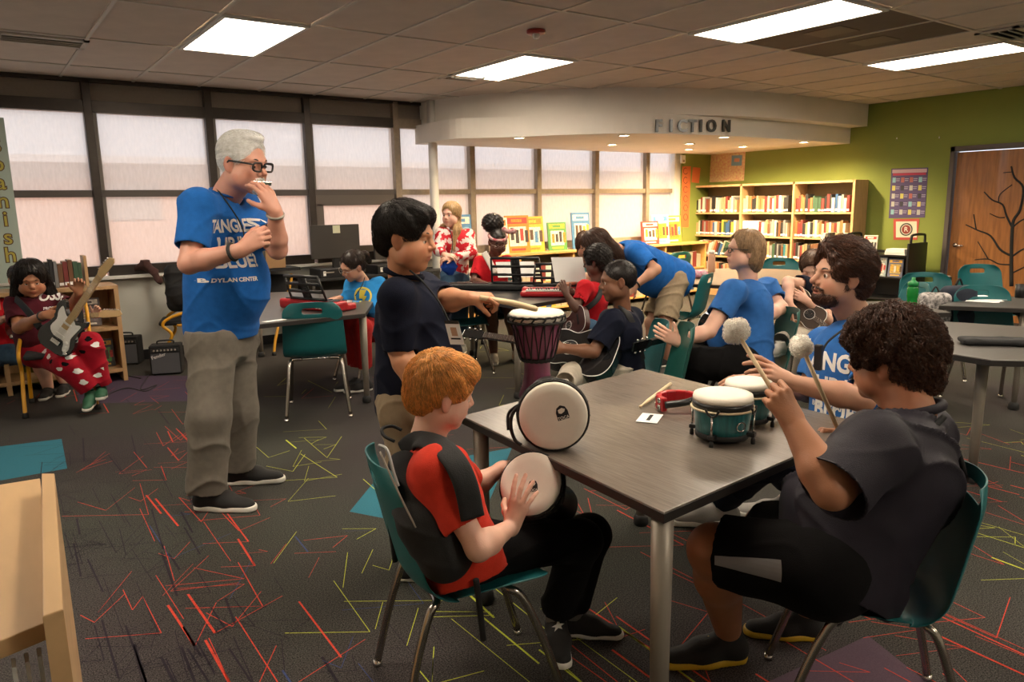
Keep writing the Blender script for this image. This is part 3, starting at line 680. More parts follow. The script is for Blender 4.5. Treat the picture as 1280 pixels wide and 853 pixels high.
# walls
struct(bxo('wall_back', (1.2, WY+.06, .42), (5.6, .12, .84), m_wallw)); struct(bxo('wall_back', (7.3, WY+.06, .48), (6.6, .12, .96), m_wallw))
m_green = mat('green_paint', (.20, .245, .045), .75, var=.05, vscale=2, bump=.12, bscale=180)
struct(bxo('wall_right', (GX+.06, (4.45+WY)/2, CH/2), (.12, WY-4.45, CH+.1), m_green)); struct(bxo('wall_right', (GX+.06, (RY0+3.4)/2, CH/2), (.12, 3.4-RY0, CH+.1), m_green))
struct(bxo('wall_right', (GX+.06, 3.925, (2.11+CH)/2), (.12, 1.05, CH-2.11+.08), m_green))
struct(bxo('wall_back', (9.72, WY-.04, CH/2), (.64, .12, CH), m_green)); struct(bxo('wall_back', (9.36, WY+.03, CH/2), (.2, .14, CH), m_white))
struct(bxo('wall_left', (RX0-.06, 2.3, CH/2), (.12, 12.4, CH+.1), m_wallw)); struct(bxo('wall_front', (4, RY0-.06, CH/2), (12.6, .12, CH+.1), m_wallw))
struct(bxo('trim_1', (3.4, WY-.05, .86), (11.2, .14, .03), m_white, bev=.006))
struct(bxo('baseboard_back', (4, WY-.012, .05), (12, .02, .1), m_dark)); struct(bxo('baseboard_right', (GX-.012, 6.4, .05), (.02, 3.9, .1), m_dark))

# windows: frames, panes, shades
m_glass = bpy.data.materials.new('window_glass'); m_glass.use_nodes = True; t_ = m_glass.node_tree; t_.nodes.clear()
o_ = t_.nodes.new('ShaderNodeOutputMaterial'); a_ = t_.nodes.new('ShaderNodeBsdfTransparent'); g_ = t_.nodes.new('ShaderNodeBsdfGlossy'); x_ = t_.nodes.new('ShaderNodeMixShader'); x_.inputs[0].default_value = .04
g_.inputs['Roughness'].default_value = .02; t_.links.new(a_.outputs[0], x_.inputs[1]); t_.links.new(g_.outputs[0], x_.inputs[2]); t_.links.new(x_.outputs[0], o_.inputs[0])
m_shade = bpy.data.materials.new('shade_fabric'); m_shade.use_nodes = True; t_ = m_shade.node_tree; t_.nodes.clear(); N = t_.nodes.new; L = t_.links.new
o_ = N('ShaderNodeOutputMaterial'); a_ = N('ShaderNodeBsdfTransparent'); d_ = N('ShaderNodeBsdfTranslucent'); x_ = N('ShaderNodeMixShader'); nz_ = N('ShaderNodeTexNoise'); mp_ = N('ShaderNodeMapping'); tc_ = N('ShaderNodeTexCoord')
L(tc_.outputs['Object'], mp_.inputs[0]); mp_.inputs['Scale'].default_value = (1, 1, .25); L(mp_.outputs[0], nz_.inputs['Vector']); nz_.inputs['Scale'].default_value = 45; nz_.inputs['Detail'].default_value = 3
mr_ = N('ShaderNodeMapRange'); L(nz_.outputs['Fac'], mr_.inputs['Value']); mr_.inputs['From Min'].default_value = .3; mr_.inputs['From Max'].default_value = .7; mr_.inputs['To Min'].default_value = .40; mr_.inputs['To Max'].default_value = .50
L(mr_.outputs[0], x_.inputs[0]); d_.inputs[0].default_value = (.93, .86, .80, 1); L(a_.outputs[0], x_.inputs[1]); L(d_.outputs[0], x_.inputs[2]); f_ = N('ShaderNodeBsdfDiffuse'); f_.inputs[0].default_value = (.85, .78, .70, 1); y_ = N('ShaderNodeMixShader'); y_.inputs[0].default_value = .22; L(x_.outputs[0], y_.inputs[1]); L(f_.outputs[0], y_.inputs[2]); L(y_.outputs[0], o_.inputs[0])
m_tanshade = mat('tan_panel', (.24, .20, .165), .9, var=.05, vscale=40)
MX = [-1.10, -.01, 1.085, 2.185, 3.24, 4.34, 5.42, 6.52, 7.6, 8.66, 9.26]
for n in range(len(MX)-1):
    x0, x1 = MX[n], MX[n+1]; w = x1-x0; xc = (x0+x1)/2; mf = m_bronze if n < 5 else m_bronze_lit  # right-hand frames get the bronze coloured as if lit
    wn = struct(bxo('window_%d' % (n+1), (x0, WY+.03, 1.83), (.075, .14, 1.82), mf, bev=.006))
    bxo('mullion_face', (x0+.055, WY+.05, 1.75), (.04, .07, 1.56), mat('sash_grey', (.22, .19, .16), .5), wn)
    for z, h, d in ((2.49, .11, .12), (1.675, .065, .09), (.925, .10, .12)): bxo('rail', (xc, WY+.03, z), (w-.04, d, h), mf if z != 1.675 or n > 4 else mat('rail_brown', (.10, .08, .07), .5), wn)
    if n == 4:
        for z, h in ((1.585, .12), (1.0, .1)): bxo('sash', (xc, WY+.03, z), (w-.1, .08, h), mat('sash_brown', (.13, .105, .09), .5), wn)
        for s in (-1, 1): bxo('sash', (xc+s*(w/2-.09), WY+.03, 1.29), (.09, .08, .5), mat('sash_brown'), wn)
    for z, h in ((2.09, .70), (1.31, .68)): bxo('pane', (xc+.02, WY+.07, z), (w-.1, .006, h), m_glass, wn)
    bxo('top_panel', (xc, WY+.04, 2.65), (w-.06, .03, .21), m_tanshade, wn)
    s = bxo('roller_shade', (xc+.02, WY+.035, 1.70), (w-.09, .0015, 1.5), m_shade, wn)
struct(bxo('trim_2', (4.5, WY+.03, 2.73), (11.6, .14, .04), m_bronze))

# outside: ground and the brick building across the yard
m_brick = mat('pale_brick', (.58, .29, .19), .9, var=.06, vscale=.6)
ext = thing('brick_building', 'blurred pale brick building with a flat roof seen through the window shades', 'building', (8, 21, 0))
bxo('wall', (4, 2, 1.35), (60, 4, 2.9), m_brick, ext); bxo('eave', (4, -.35, 2.72), (60, .9, .16), mat('eave_grey', (.45, .42, .42), .8), ext)
bxo('fascia', (4, -.05, 2.5), (60, .1, .4), mat('fascia_tan', (.42, .30, .26), .8), ext)
for x in (-9.5, -4.5, 3.5, 8, 16): bxo('window', (x, -.02, 1.75), (1.3, .08, .9), mat('far_window', (.36, .26, .22), .4), ext)
struct(bxo('ground_outside', (8, 30, -.1), (90, 43, .1), mat('concrete', (.45, .40, .36), .9, var=.1, vscale=1)))
t = raw('overhead_wire', *(lambda b: (b.v, b.f))(MB().tube([(-6, 14, 4.1), (-2, 14, 3.55), (2, 14, 3.25), (6, 14, 3.12), (10, 14, 3.2), (20, 14, 3.9)], .012, 5)), m_dark)
tag(t, 'thin dark overhead wire crossing the sky behind the window shades', 'wire')

# column and curved soffit
a = plane_y(541.5, 200, 8.05); struct(MB().lathe([(.055, 0), (.055, CH)], (a[0], a[1], 0), 20).build('column', m_white))
UP = [(4.69, WY), (4.70, 8.13), (4.77, 7.78), (4.96, 7.38), (5.21, 6.96), (5.5, 6.6), (5.83, 6.32), (6.2, 6.07), (6.62, 5.87), (7.1, 5.7), (7.67, 5.60), (8.41, 5.55), (9.29, 5.55), (GX, 5.58)]
LO = [on(*p, 2.25)[:2] for p in [(562, 174), (600, 172.5), (650, 171), (699, 169), (767, 167), (820, 167.2), (880, 168.5), (940, 171.5), (1000, 175), (1040, 178)]]
LO = [(LO[0][0]+.0, WY)]+[tuple(p) for p in LO]+[(GX, LO[-1][1]+.02)]
m_soff = mat('soffit_white', (.78, .73, .66), .7, var=.03, vscale=4)
def tier(name, curve, z0, z1):
    c = catmull(np.array(curve), 5); pts = [tuple(p) for p in c]+[(GX, WY)]
    return struct(MB().prism(pts, z0, z1).build(name, m_soff))
up = tier('trim_3', UP, 2.46, CH+.02); lo = tier('trim_4', LO, 2.25, 2.47)
LB = bvh(lo); m_letter = mat('letter_metal', (.16, .16, .165), .35, .7)
sg = thing('sign_lettering', 'grey metal letters spelling FICTION on the curved white soffit', 'sign', tuple(on(866, 158, 2.33))); ORG[0] = V3(*sg.location)
xs = [822, 837.5, 851.5, 864, 874.5, 887.5, 906]
for ch, px in zip('FICTION', xs):
    r = ray(px, 158.5); h = LB.ray_cast(Vector(EYE), Vector(unit(r))); P = np.array(h[0]); n = np.array(h[1]); n = n if n @ r < 0 else -n
    X = unit(np.cross(V3(0, 0, 1), n)); text_obj('letter', ch, .185, P+n*.012, X, (0, 0, 1), m_letter, sg, bold=.006, depth=.02)
done_ = ORG.__setitem__(0, V3(0, 0, 0))
m_dl = mat('downlight_glow', (1, .8, .5), .5, emit=((1.0, .72, .38), 60))
DL = [(649, 172.5), (765, 181), (780, 169.5), (861, 187), (862, 180), (905, 171.5), (928, 183.5), (1005, 178)]
DN = ['leftmost above the windows', 'above the bookshelf window, smaller of the middle two', 'below the left of the word FICTION', 'lower of the stacked two by the green wall', 'upper of the stacked two by the green wall', 'below the right of the word FICTION', 'above the colourful map', 'nearest the green wall end']
for k, (px, py) in enumerate(DL):
    p = on(px, py, 2.245); t = thing('downlight', 'small round glowing downlight in the soffit, '+DN[k], 'downlight', (p[0], p[1], 2.25), group='downlights in the curved soffit')
    MB().tube([(.062*math.cos(a), .062*math.sin(a), -.002) for a in np.linspace(0, 2*PI, 24, endpoint=False)], .010, 6, closed=True).build('rim', m_white, t)
    MB().lathe([(.001, -.004), (.055, -.006), (.055, .0)], n=20).build('bulb', m_dl, t)
    ld = bpy.data.lights.new('downlight_beam', 'SPOT'); ld.energy = 230 if k >= 3 else 100; ld.color = (1, .74, .42); ld.spot_size = 2.85; ld.spot_blend = .7; ld.shadow_soft_size = .04
    lb = bpy.data.objects.new('downlight_beam', ld); C.objects.link(lb); lb.parent = t; lb.location = (0, 0, -.012)

# door with the branch decal
m_doorw = mat('door_veneer', (.29, .115, .03), .4, var=.25, vscale=6, stretch=(6, 6, .6), coat=.3)
m_frame = mat('door_frame_grey', (.085, .07, .065), .5)
dr = struct(bxo('door_1', (GX+.02, 3.93, 1.02), (.045, .93, 2.04), m_doorw))
for y in (4.43, 3.43): bxo('door_frame', (GX+.0, y, 1.055), (.13, .05, 2.11), m_frame, dr)
bxo('door_frame', (GX+.0, 3.93, 2.08), (.13, 1.05, .06), m_frame, dr)
h = MB().lathe([(.001, 0), (.026, 0), (.026, .008)], (0, 0, 0), 16, R=np.array([[0,0,-1],[0,1,0],[1,0,0]])); h.v = [(x+GX-.0035, y+4.33, z+.905) for x, y, z in h.v]
h.tube([(GX-.005, 4.33, .905), (GX-.055, 4.33, .905), (GX-.058, 4.31, .905), (GX-.058, 4.21, .90)], .009, 8); h.build('door_handle', m_chrome, dr)
def br(pts, r0, r1):
    c = catmull([plane_x(px, py, GX-.008) for px, py in pts], 4); return c, np.linspace(r0, r1, len(c))
b = MB()
for pts, r0, r1 in [([(1264, 358), (1264, 320), (1265, 290), (1267, 275), (1275, 262), (1279, 235), (1268, 222), (1264, 208)], .022, .009), ([(1264, 320), (1250, 312), (1238, 295), (1222, 288), (1207, 281)], .016, .007),
    ([(1220, 287), (1217, 268)], .008, .006), ([(1263, 331), (1248, 330), (1235, 324), (1218, 325)], .01, .006), ([(1235, 324), (1228, 312), (1222, 302)], .008, .005), ([(1265, 284), (1258, 270), (1253, 256), (1240, 250), (1230, 240)], .014, .007),
    ([(1248, 253), (1250, 243), (1265, 231)], .007, .005), ([(1256, 272), (1248, 272), (1237, 267)], .008, .005), ([(1266, 320), (1276, 313), (1288, 308)], .012, .008), ([(1266, 284), (1276, 276), (1290, 270)], .01, .007), ([(1266, 341), (1276, 336), (1288, 330)], .009, .006), ([(1266, 215), (1254, 216)], .006, .004)]:
    c, rr = br(pts, r0, r1); b.tube(c, rr, 6)
b.v = [(GX-.006+(x-GX+.008)*.25, y, z) for x, y, z in b.v]
tag(b.build('branch_decal', m_black), 'black bare-tree decal with crooked branches on the wooden door', 'decal')
# ------------------------------------------------------------------ chairs and tables
m_teal = mat('teal_plastic', (.008, .115, .125), .42, var=.06, bump=.08, bscale=500)
m_tealg = mat('green_plastic', (.012, .09, .075), .42, var=.06, bump=.08, bscale=500)
m_yellow = mat('yellow_tube', (.62, .30, .015), .35, var=.05)
m_top = mat('grey_laminate', (.15, .125, .105), .27, var=.22, vscale=9, stretch=(40, 1.2, 1), bump=.05)
m_top2 = mat('dark_laminate', (.075, .068, .062), .36, var=.15, vscale=9, stretch=(1, 30, 1))
m_edge = mat('dark_edge', (.022, .018, .016), .5)
m_silver = mat('silver_leg', (.36, .32, .27), .45, .35, var=.05)
m_birch = mat('birch_wood', (.55, .33, .16), .4, var=.14, vscale=5, stretch=(9, 1, 9), coat=.15)
m_oak = mat('honey_wood', (.52, .28, .10), .4, var=.14, vscale=5, stretch=(1, 1, 9), coat=.15)
def shell_mesh(w=.45, seat=.42, back=.42):
    # profile in (y, z): front lip, seat, bend, back; x spans the width
    prof = catmull([(.235, -.018), (.222, -.004), (.19, .004), (.08, -.004), (-.06, -.010), (-.15, .006), (-.205, .055), (-.228, .13), (-.25, .23), (-.272, .33), (-.285, .40), (-.289, .415)], 4)
    nu = 25; V = []; n = len(prof)
    tot = np.cumsum([0]+[np.linalg.norm(prof[i+1]-prof[i]) for i in range(n-1)]); tt = tot/tot[-1]
    for i, (y, z) in enumerate(prof):
        t = tt[i]; hw = w/2*(1-.06*math.sin(PI*min(1, t*2))-(.10*max(0, (t-.55)/.45)))
        e = min(t/.08, (1-t)/.09, 1); hw *= (1-.30*(1-e)**2.2)
        for j in range(nu):
            u = -1+2*j/(nu-1); x = u*hw; cv = .022*abs(u)**3.0
            if t < .42: yy, zz = y, z+cv*(1-.5*t)-.006*(1-u*u)
            else: yy, zz = y+cv*1.6+ .012*u*u, z-.010*u*u*(t > .9)
            V.append((x, yy, zz))
    F = []
    for i in range(n-1):
        for j in range(nu-1):
            tm_ = (tt[i]+tt[i+1])/2; u = -1+2*(j+.5)/(nu-1)
            if .895 < tm_ < .955 and abs(u) < .30: continue
            F.append((i*nu+j, i*nu+j+1, (i+1)*nu+j+1, (i+1)*nu+j))
    me = bpy.data.meshes.new('seat_shell'); me.from_pydata(V, [], F)
    o = bpy.data.objects.new('seat_shell', me); C.objects.link(o)
    md = o.modifiers.new('s', 'SOLIDIFY'); md.thickness = .006; md.offset = 0; md2 = o.modifiers.new('b', 'SUBSURF'); md2.levels = 1; md2.render_levels = 1
    m2 = bpy.data.meshes.new_from_object(o.evaluated_get(bpy.context.evaluated_depsgraph_get())); bpy.data.objects.remove(o)
    v = np.array([tuple(q.co) for q in m2.vertices]); f = [tuple(p.vertices) for p in m2.polygons]; bpy.data.meshes.remove(m2); return v, f
SHELL = shell_mesh()
def make_chair(seat_h=.44, shellm=None, legm=None):
    t = thing('shell_chair', 'x', 'chair', (0, 0, 0))
    raw('seat_shell', SHELL[0]+V3(0, 0, seat_h), SHELL[1], shellm or m_teal, t, True)
    z = seat_h-.016
    for sx in (-1, 1):
        for (ya, yb, yt) in ((.10, .27, .14), (-.13, -.26, -.16)):
            l = MB().tube(catmull([(sx*.10, ya, z), (sx*.165, ya+.0, z-.004), (sx*.185, yt, z-.035), (sx*.20, (yt+yb)/2, z*.55), (sx*.225, yb, .012)], 5), .0135, 10).build('leg', legm or mat('dull_chrome', (.42, .38, .34), .25, 1.0), t)
            MB().lathe([(.001, 0), (.016, 0), (.018, .006), (.014, .022)], (sx*.225, yb, 0), 12).build('foot_cap', m_chrome, l)
    MB().tube([(-.12, .10, z), (.12, .10, z)], .010, 8).build('crossbar', legm or m_chrome, t); MB().tube([(-.12, -.13, z), (.12, -.13, z)], .010, 8).build('crossbar', legm or m_chrome, t)
    return t
chair0 = make_chair(); chair1 = make_chair(.43, m_tealg, mat('black_leg', (.03, .025, .022), .4, .5)); used = set()
def place(proto, x, y, rz, label, group='teal shell chairs', scale=1):
    if proto.name not in used: used.add(proto.name); o = proto
    else: o = copy_tree(proto)
    o.location = (x, y, 0); o.rotation_euler = (0, 0, rz); o.scale = (scale,)*3; o['label'] = label; o['group'] = group; return o
def face(dx, dy): return math.atan2(dy, dx)-PI/2      # rz so that the chair looks along (dx, dy)
FR, RR = V3(*AX_F[:2], 0), V3(*AX_R[:2], 0); FR = unit(FR); RR = unit(RR)     # into the picture, to the right of it
def look(a): return face(*(FR*math.sin(a)+RR*math.cos(a))[:2])                # a: 0 = faces picture right, 90 deg = faces away
R_ = math.radians
def tabletop(pts, z, m, th=.03): return MB().prism(pts, z-th, z, bev=.004).build('tabletop', m), MB().prism([tuple(np.array(p)+unit2(np.array(p)-np.mean(pts, 0))*.003) for p in pts], z-th+.003, z-.004).build('edge_band', m_edge)
def unit2(v): return v/np.linalg.norm(v)
def table(name, label, pts, z, m, legs, group=None, legr=(.030, .022), caster=True, th=.032):
    t = thing(name, label, 'table', (0, 0, 0), group=group)
    a, b = tabletop(pts, z, m, th); a.parent = t; b.parent = t
    for (x, y) in legs:
        l = MB().tube([(x, y, z-th), (x, y, z-th-.3), (x, y, .05)], [legr[0], (legr[0]+legr[1])/2, legr[1]], 16).build('leg', m_silver, t)
        if caster: MB().lathe([(.001, .0), (.03, 0), (.036, .012), (.034, .04), (.022, .055)], (x, y, 0), 16).build('foot', m_rubber, l)
        c = np.mean(np.array(pts), 0); d = unit2(c-np.array([x, y])); MB().box((x+d[0]*.06, y+d[1]*.06, z-th-.02), (.1, .03, .035), math.atan2(d[1], d[0])).build('bracket', m_edge, l)
    return t
# the drum table in front
T0 = [on(*p, .74)[:2] for p in [(577, 520), (830, 641), (1062, 545), (803, 461)]]
T0[2] = (2.42, 1.27); c0 = np.mean(T0, 0)
def leg_in(pts, i, d=.07): c = np.mean(np.array(pts), 0); p = np.array(pts[i]); return tuple(p+unit2(c-p)*d*1.4)
table('drum_table', 'grey wood-grain table in front carrying the drums and bongos', [tuple(p) for p in T0], .74, m_top, [leg_in(T0, i, .05) for i in range(4)], legr=(.030, .024))
# left table with the red keyboard
T1 = [tuple(on(*p, .74)[:2]) for p in [(250, 413), (456, 392), (478, 360), (330, 366)]]
table('keyboard_table', 'grey table under the red keyboard beside the grey-haired man', T1, .74, m_top2, [tuple(gp(459, 503)), tuple(gp(268, 514)), tuple(gp(335, 450)+V3(0, .2)), leg_in(T1, 2, .06)])
T2 = [tuple(on(*p, .74)[:2]) for p in [(500, 357), (648, 383), (742, 368), (602, 345)]]
table('keyboard_table', 'dark table with two keyboards in front of the low window shelf', T2, .74, mat('black_laminate', (.022, .022, .024), .35), [tuple(gp(591, 444)), leg_in(T2, 1, .05), leg_in(T2, 2), leg_in(T2, 3)])
T3 = [tuple(on(*p, .74)[:2]) for p in [(1095, 428), (1238, 450), (1330, 452), (1340, 412), (1182, 402)]]
table('side_table', 'grey table at right with the flat black pouch on it', T3, .74, m_top2, [tuple(gp(1214, 603)), tuple(gp(1146, 503)), leg_in(T3, 3, .06)])
T4 = [tuple(on(*p, .74)[:2]) for p in [(1174, 382), (1290, 386), (1340, 372), (1215, 370)]]
table('side_table', 'dark table near the wooden door with white papers on it', T4, .74, m_top2, [tuple(gp(1178, 430)), leg_in(T4, 1), leg_in(T4, 2)], legr=(.02, .018))
c = on(925, 345, .74); T5 = [(c[0]+.95*math.cos(a)*(1.0), c[1]+.85*math.sin(a)) for a in np.linspace(0, 2*PI, 36, endpoint=False)]
table('round_table', 'rounded brown table before the tall bookcase with a water bottle on it', T5, .74, mat('brown_laminate', (.10, .055, .03), .6, spec=.2, var=.15, vscale=9, stretch=(1, 20, 1)), [(c[0]+.5, c[1]+.5), (c[0]-.5, c[1]+.5), (c[0]-.5, c[1]-.5), (c[0]+.5, c[1]-.5)])

def cpos(px, py, z=.44, dx=0, dy=0): p = on(px, py, z); return p[0]+dx, p[1]+dy
# teal chair at the left table (we see its back)
x, y = (gp(392, 531)+gp(457, 511)+gp(344, 514)+gp(406, 497))/4; place(chair0, x, y, face(*(-(unit(np.append((gp(392, 531)+gp(457, 511)-gp(344, 514)-gp(406, 497)), 0))*.35+FR*-.9)[:2])), 'teal shell chair pulled up to the left keyboard table, its back to us')
RC = V3(*cpos(600, 745, .44), 0)     # red-haired boy's chair
place(chair0, 1.115, 1.82, look(R_(20)), 'teal shell chair the red-haired boy sits on', scale=.94)
place(chair0, 1.985, 1.01, look(R_(165)), 'teal shell chair under the curly-haired boy in the dark polo', scale=.90)
a = on(578, 404, .44); place(chair0, a[0], a[1], look(R_(5)), 'teal shell chair behind the standing boy holding the drum stick')
a = on(862, 414, .80)-RR*.27; place(chair1, a[0], a[1], look(R_(178)), 'green shell chair directly behind the bongos', scale=1.0)
a = at(934, 455, 4.66); place(chair1, a[0], a[1], look(R_(176)), 'green shell chair carrying the woman with short blonde hair', scale=1)
a = on(850, 395, .44); place(chair0, a[0], a[1], look(R_(150)), 'pale teal shell chair behind the black guitar body, empty, facing the windows')
a = on(965, 372, .44); place(chair0, a[0]+.15, a[1]-.05, look(R_(85+180)), 'teal shell chair with its back against the bookcase side of the round table')
a = at(1023, 415, 5.32); place(chair0, a[0], a[1], look(R_(240)), 'teal shell chair under the child with the tan guitar', scale=1)
a = on(862, 352, .44); place(chair1, a[0]-.1, a[1]+.3, look(R_(120)), 'dark green shell chair tucked in at the window side of the round table')
a = on(1103, 420, .44); place(chair0, a[0], a[1], look(R_(180)), 'teal shell chair beside the green bottle')
a = on(1268, 440, .44); place(chair0, a[0]+.1, a[1]+.15, look(R_(268)), 'teal shell chair behind the table with the black pouch')
a = on(1262, 392, .44); place(chair0, a[0]+.1, a[1]+.2, look(R_(268)), 'teal shell chair right in front of the branch decal')
a = on(1186, 410, .44); place(chair0, a[0]+.1, a[1]+.2, look(R_(255)), 'teal shell chair holding the patterned backpack')
a = at(619, 380, 7.48); place(chair1, a[0], a[1], look(R_(275)), 'black legged shell chair under the girl with the hair bun', scale=1)
a = at(742, 408, 6.15); place(chair1, a[0], a[1], look(R_(165)), 'green shell chair under the small boy in the red shirt', scale=1)
a = at(780, 465, 4.62); place(chair0, a[0], a[1], look(R_(184)), 'shell chair under the boy in the dark T-shirt with the black guitar', scale=0.92)
a = at(464, 406, 6.48); place(chair0, a[0], a[1], look(R_(218)), 'blue shell chair under the girl in the blue sweatshirt', scale=1)
a = on(337, 372, .44); place(chair0, a[0], a[1]+.45, look(R_(270)), 'teal shell chair half hidden behind the grey-haired man')

# yellow tube chairs
def yellow_chair(label, x, y, rz):
    t = thing('tube_chair', label, 'chair', (x, y, 0), rz, group='yellow tube chairs')
    S = Sdf(); S.box((0, 0, .44), (.21, .21, .022), r=.02); S.box((0, -.235, .63), (.20, .018, .17), np.array([[1,0,0],[0,.97,-.22],[0,.22,.97]]), r=.015, k=.05); v, f = S.mesh(.012)
    raw('seat', v, f, m_black, t, True)
    for s in (-1, 1):
        l = MB().tube(catmull([(s*.215, -.30, .80), (s*.225, -.27, .72), (s*.23, -.13, .58), (s*.235, .10, .50), (s*.235, .17, .43), (s*.235, .10, .33), (s*.235, .20, .15), (s*.235, .25, .02)], 6), .0145, 10).build('leg', m_yellow, t)
        MB().lathe([(.001, 0), (.022, 0), (.022, .035), (.015, .04)], (s*.235, .25, 0), 12).build('foot_cap', m_rubber, l)
        l = MB().tube(catmull([(s*.20, .05, .42), (s*.21, -.10, .40), (s*.22, -.19, .30), (s*.235, -.26, .02)], 6), .0145, 10).build('leg', m_yellow, t)
        MB().lathe([(.001, 0), (.022, 0), (.022, .035), (.015, .04)], (s*.235, -.26, 0), 12).build('foot_cap', m_rubber, l)
    return t
a = at(50, 438, 5.98); yellow_chair('yellow tube chair under the girl with the white guitar', .47, 6.68, look(R_(-62)))
yellow_chair('yellow tube chair by the wall holding a black backpack', 1.64, 7.76, look(R_(200)))
a = gp(335, 440); yellow_chair('yellow tube chair behind the left keyboard table', a[0], a[1]+.1, look(R_(260)))

# ------------------------------------------------------------------ bookcases and books
def shade(c, k): return tuple(min(1, q*k) for q in c)
BC = [('dark red', (.18, .03, .025)), ('cream', (.42, .35, .25)), ('black', (.02, .02, .02)), ('white', (.55, .52, .47)), ('brown', (.16, .07, .03)), ('orange', (.36, .14, .05)), ('blue', (.03, .09, .22)), ('green', (.04, .09, .05)), ('tan', (.38, .26, .14)), ('grey', (.2, .2, .2)), ('yellow', (.55, .38, .05)), ('teal', (.03, .17, .2))]
m_pages = mat('pages', (.62, .56, .44), .8)
BM = {n: mat('book_'+n.replace(' ', '_'), c, .5, var=.15, vscale=50) for n, c in BC}
_bk = {}
ORD = lambda n: '%d%s' % (n, 'th' if 10 <= n % 100 <= 20 else {1: 'st', 2: 'nd', 3: 'rd'}.get(n % 10, 'th'))
def book_mesh(cn):
    if cn in _bk: return _bk[cn]
    b = MB().box((0, .5, .5), (1, 1, 1)); o = raw('book', b.v, b.f, BM[cn]); m = o.data; bpy.data.objects.remove(o)
    m.materials.append(m_pages); m.materials.append(m_paper)
    # faces: keep the spine coloured, the top shows the pages
    m.polygons[1].material_index = 1; _bk[cn] = m; return m
nbook = [0]
def shelf_books(where, P0, dirv, inward, length, hmin, hmax, palette, group, depth=.16, tilt=0, tmin=.018, tmax=.038, fill=1., labelm=True):
    """books standing on a shelf from P0 along dirv, spines facing away from inward"""
    x = 0; k = 0; dv = unit(dirv); iv = unit(inward)
    while x < length*fill-tmax:
        th = rng.uniform(tmin, tmax); h = rng.uniform(hmin, hmax); cn = palette[rng.integers(len(palette))]; k += 1; nbook[0] += 1
        o = bpy.data.objects.new('book', book_mesh(cn)); C.objects.link(o)
        m = Matrix.Identity(4); ex = dv*th*.94; ey = iv*(depth+rng.uniform(-.02, .02)); ez = V3(0, 0, h)
        if tilt: ez = ez*math.cos(tilt)+dv*h*math.sin(tilt); ex = (dv*math.cos(tilt)-V3(0, 0, math.sin(tilt)))*th*.94
        p = np.array(P0)+dv*(x+th/2)+iv*rng.uniform(0, .012)
        if tilt: p = p+V3(0, 0, th/2*math.sin(tilt))
        for i in range(3): m[i][0], m[i][1], m[i][2], m[i][3] = ex[i], ey[i], ez[i], p[i]
        o.matrix_world = m; tag(o, '%s book, %s %s' % (cn, ORD(k), where), 'book', group)
        if labelm and h > .15 and rng.random() < .85:       # white call-number sticker on the spine
            q = MB().box((0, -.004, .14), (.9, .01, .12)); s_ = _bk.get('st')
            if not s_: so = q.build('sticker', m_paper, o); _bk['st'] = so.data
            else: so = bpy.data.objects.new('sticker', s_); C.objects.link(so); so.parent = o
        x += th/max(.3, math.cos(tilt)) if tilt else th+.0015
    return k
FX = 9.70; bc = thing('bookcase', 'tall birch bookcase of three bays against the green wall', 'bookcase', (0, 0, 0))
Y0, Y1 = 5.52, 8.24; W3 = (Y1-Y0)/3; ZS = [.09, .30, .64, .965, 1.32]
m_bw = mat('case_wood', (.50, .31, .15), .45, var=.12, vscale=5, stretch=(6, 6, 1))
for i in range(4): bxo('side_panel', ((FX+GX)/2-.005, Y0+i*W3, .875), (GX-FX-.01, .035 if i in (0, 3) else .03, 1.75), m_bw, bc)
bxo('top_panel', ((FX+GX)/2-.005, (Y0+Y1)/2, 1.735), (GX-FX-.01, Y1-Y0, .03), m_bw, bc); bxo('back_panel', (GX-.022, (Y0+Y1)/2, .9), (.01, Y1-Y0, 1.7), mat('case_back', (.16, .12, .06), .7), bc)
for z in ZS:
    for i in range(3): bxo('shelf', ((FX+GX)/2, Y0+(i+.5)*W3, z-.012), (GX-FX-.03, W3-.03, .024), m_bw, bc)
bxo('plinth', (FX+.03, (Y0+Y1)/2, .04), (.02, Y1-Y0, .08), m_bw, bc)
allc = [n for n, _ in BC]; bays = ['left', 'middle', 'right']; shn = {4: 'top', 3: 'second', 2: 'third', 1: 'fourth'}
for si in (4, 3, 2, 1):
    for b in range(3):
        yL = Y1-b*W3-.02; ln = W3-.05; st = 0
        if si == 1 and b == 1: continue
        if si == 3 and b == 1:      # a wide white box at the left of the middle bay
            t = bxo('magazine_box', (FX+.14, yL-.15, ZS[3]+.115), (.22, .28, .225), m_paper, bev=.005); tag(t, 'white magazine box on the second shelf of the tall bookcase', 'box'); st = .30
        pal = [['brown', 'cream', 'black', 'grey', 'tan', 'dark red', 'white'], ['dark red', 'orange', 'cream', 'tan', 'white', 'black'], ['blue', 'white', 'cream', 'orange', 'green', 'black', 'dark red'], allc][(si+b) % 4]
        shelf_books('from the left, %s shelf, %s bay of tall bookcase' % (shn[si], bays[b]), (FX+.03, yL-st, ZS[si]), (0, -1, 0), (1, 0, 0), ln-st, .19, .25 if si != 4 else .26, pal, 'books on the %s shelf, %s bay' % (shn[si], bays[b]),
                    tilt=.35 if (si == 2 and b == 0) else 0, tmin=.028, tmax=.048, fill=.96 if (b, si) != (2, 4) else .97)
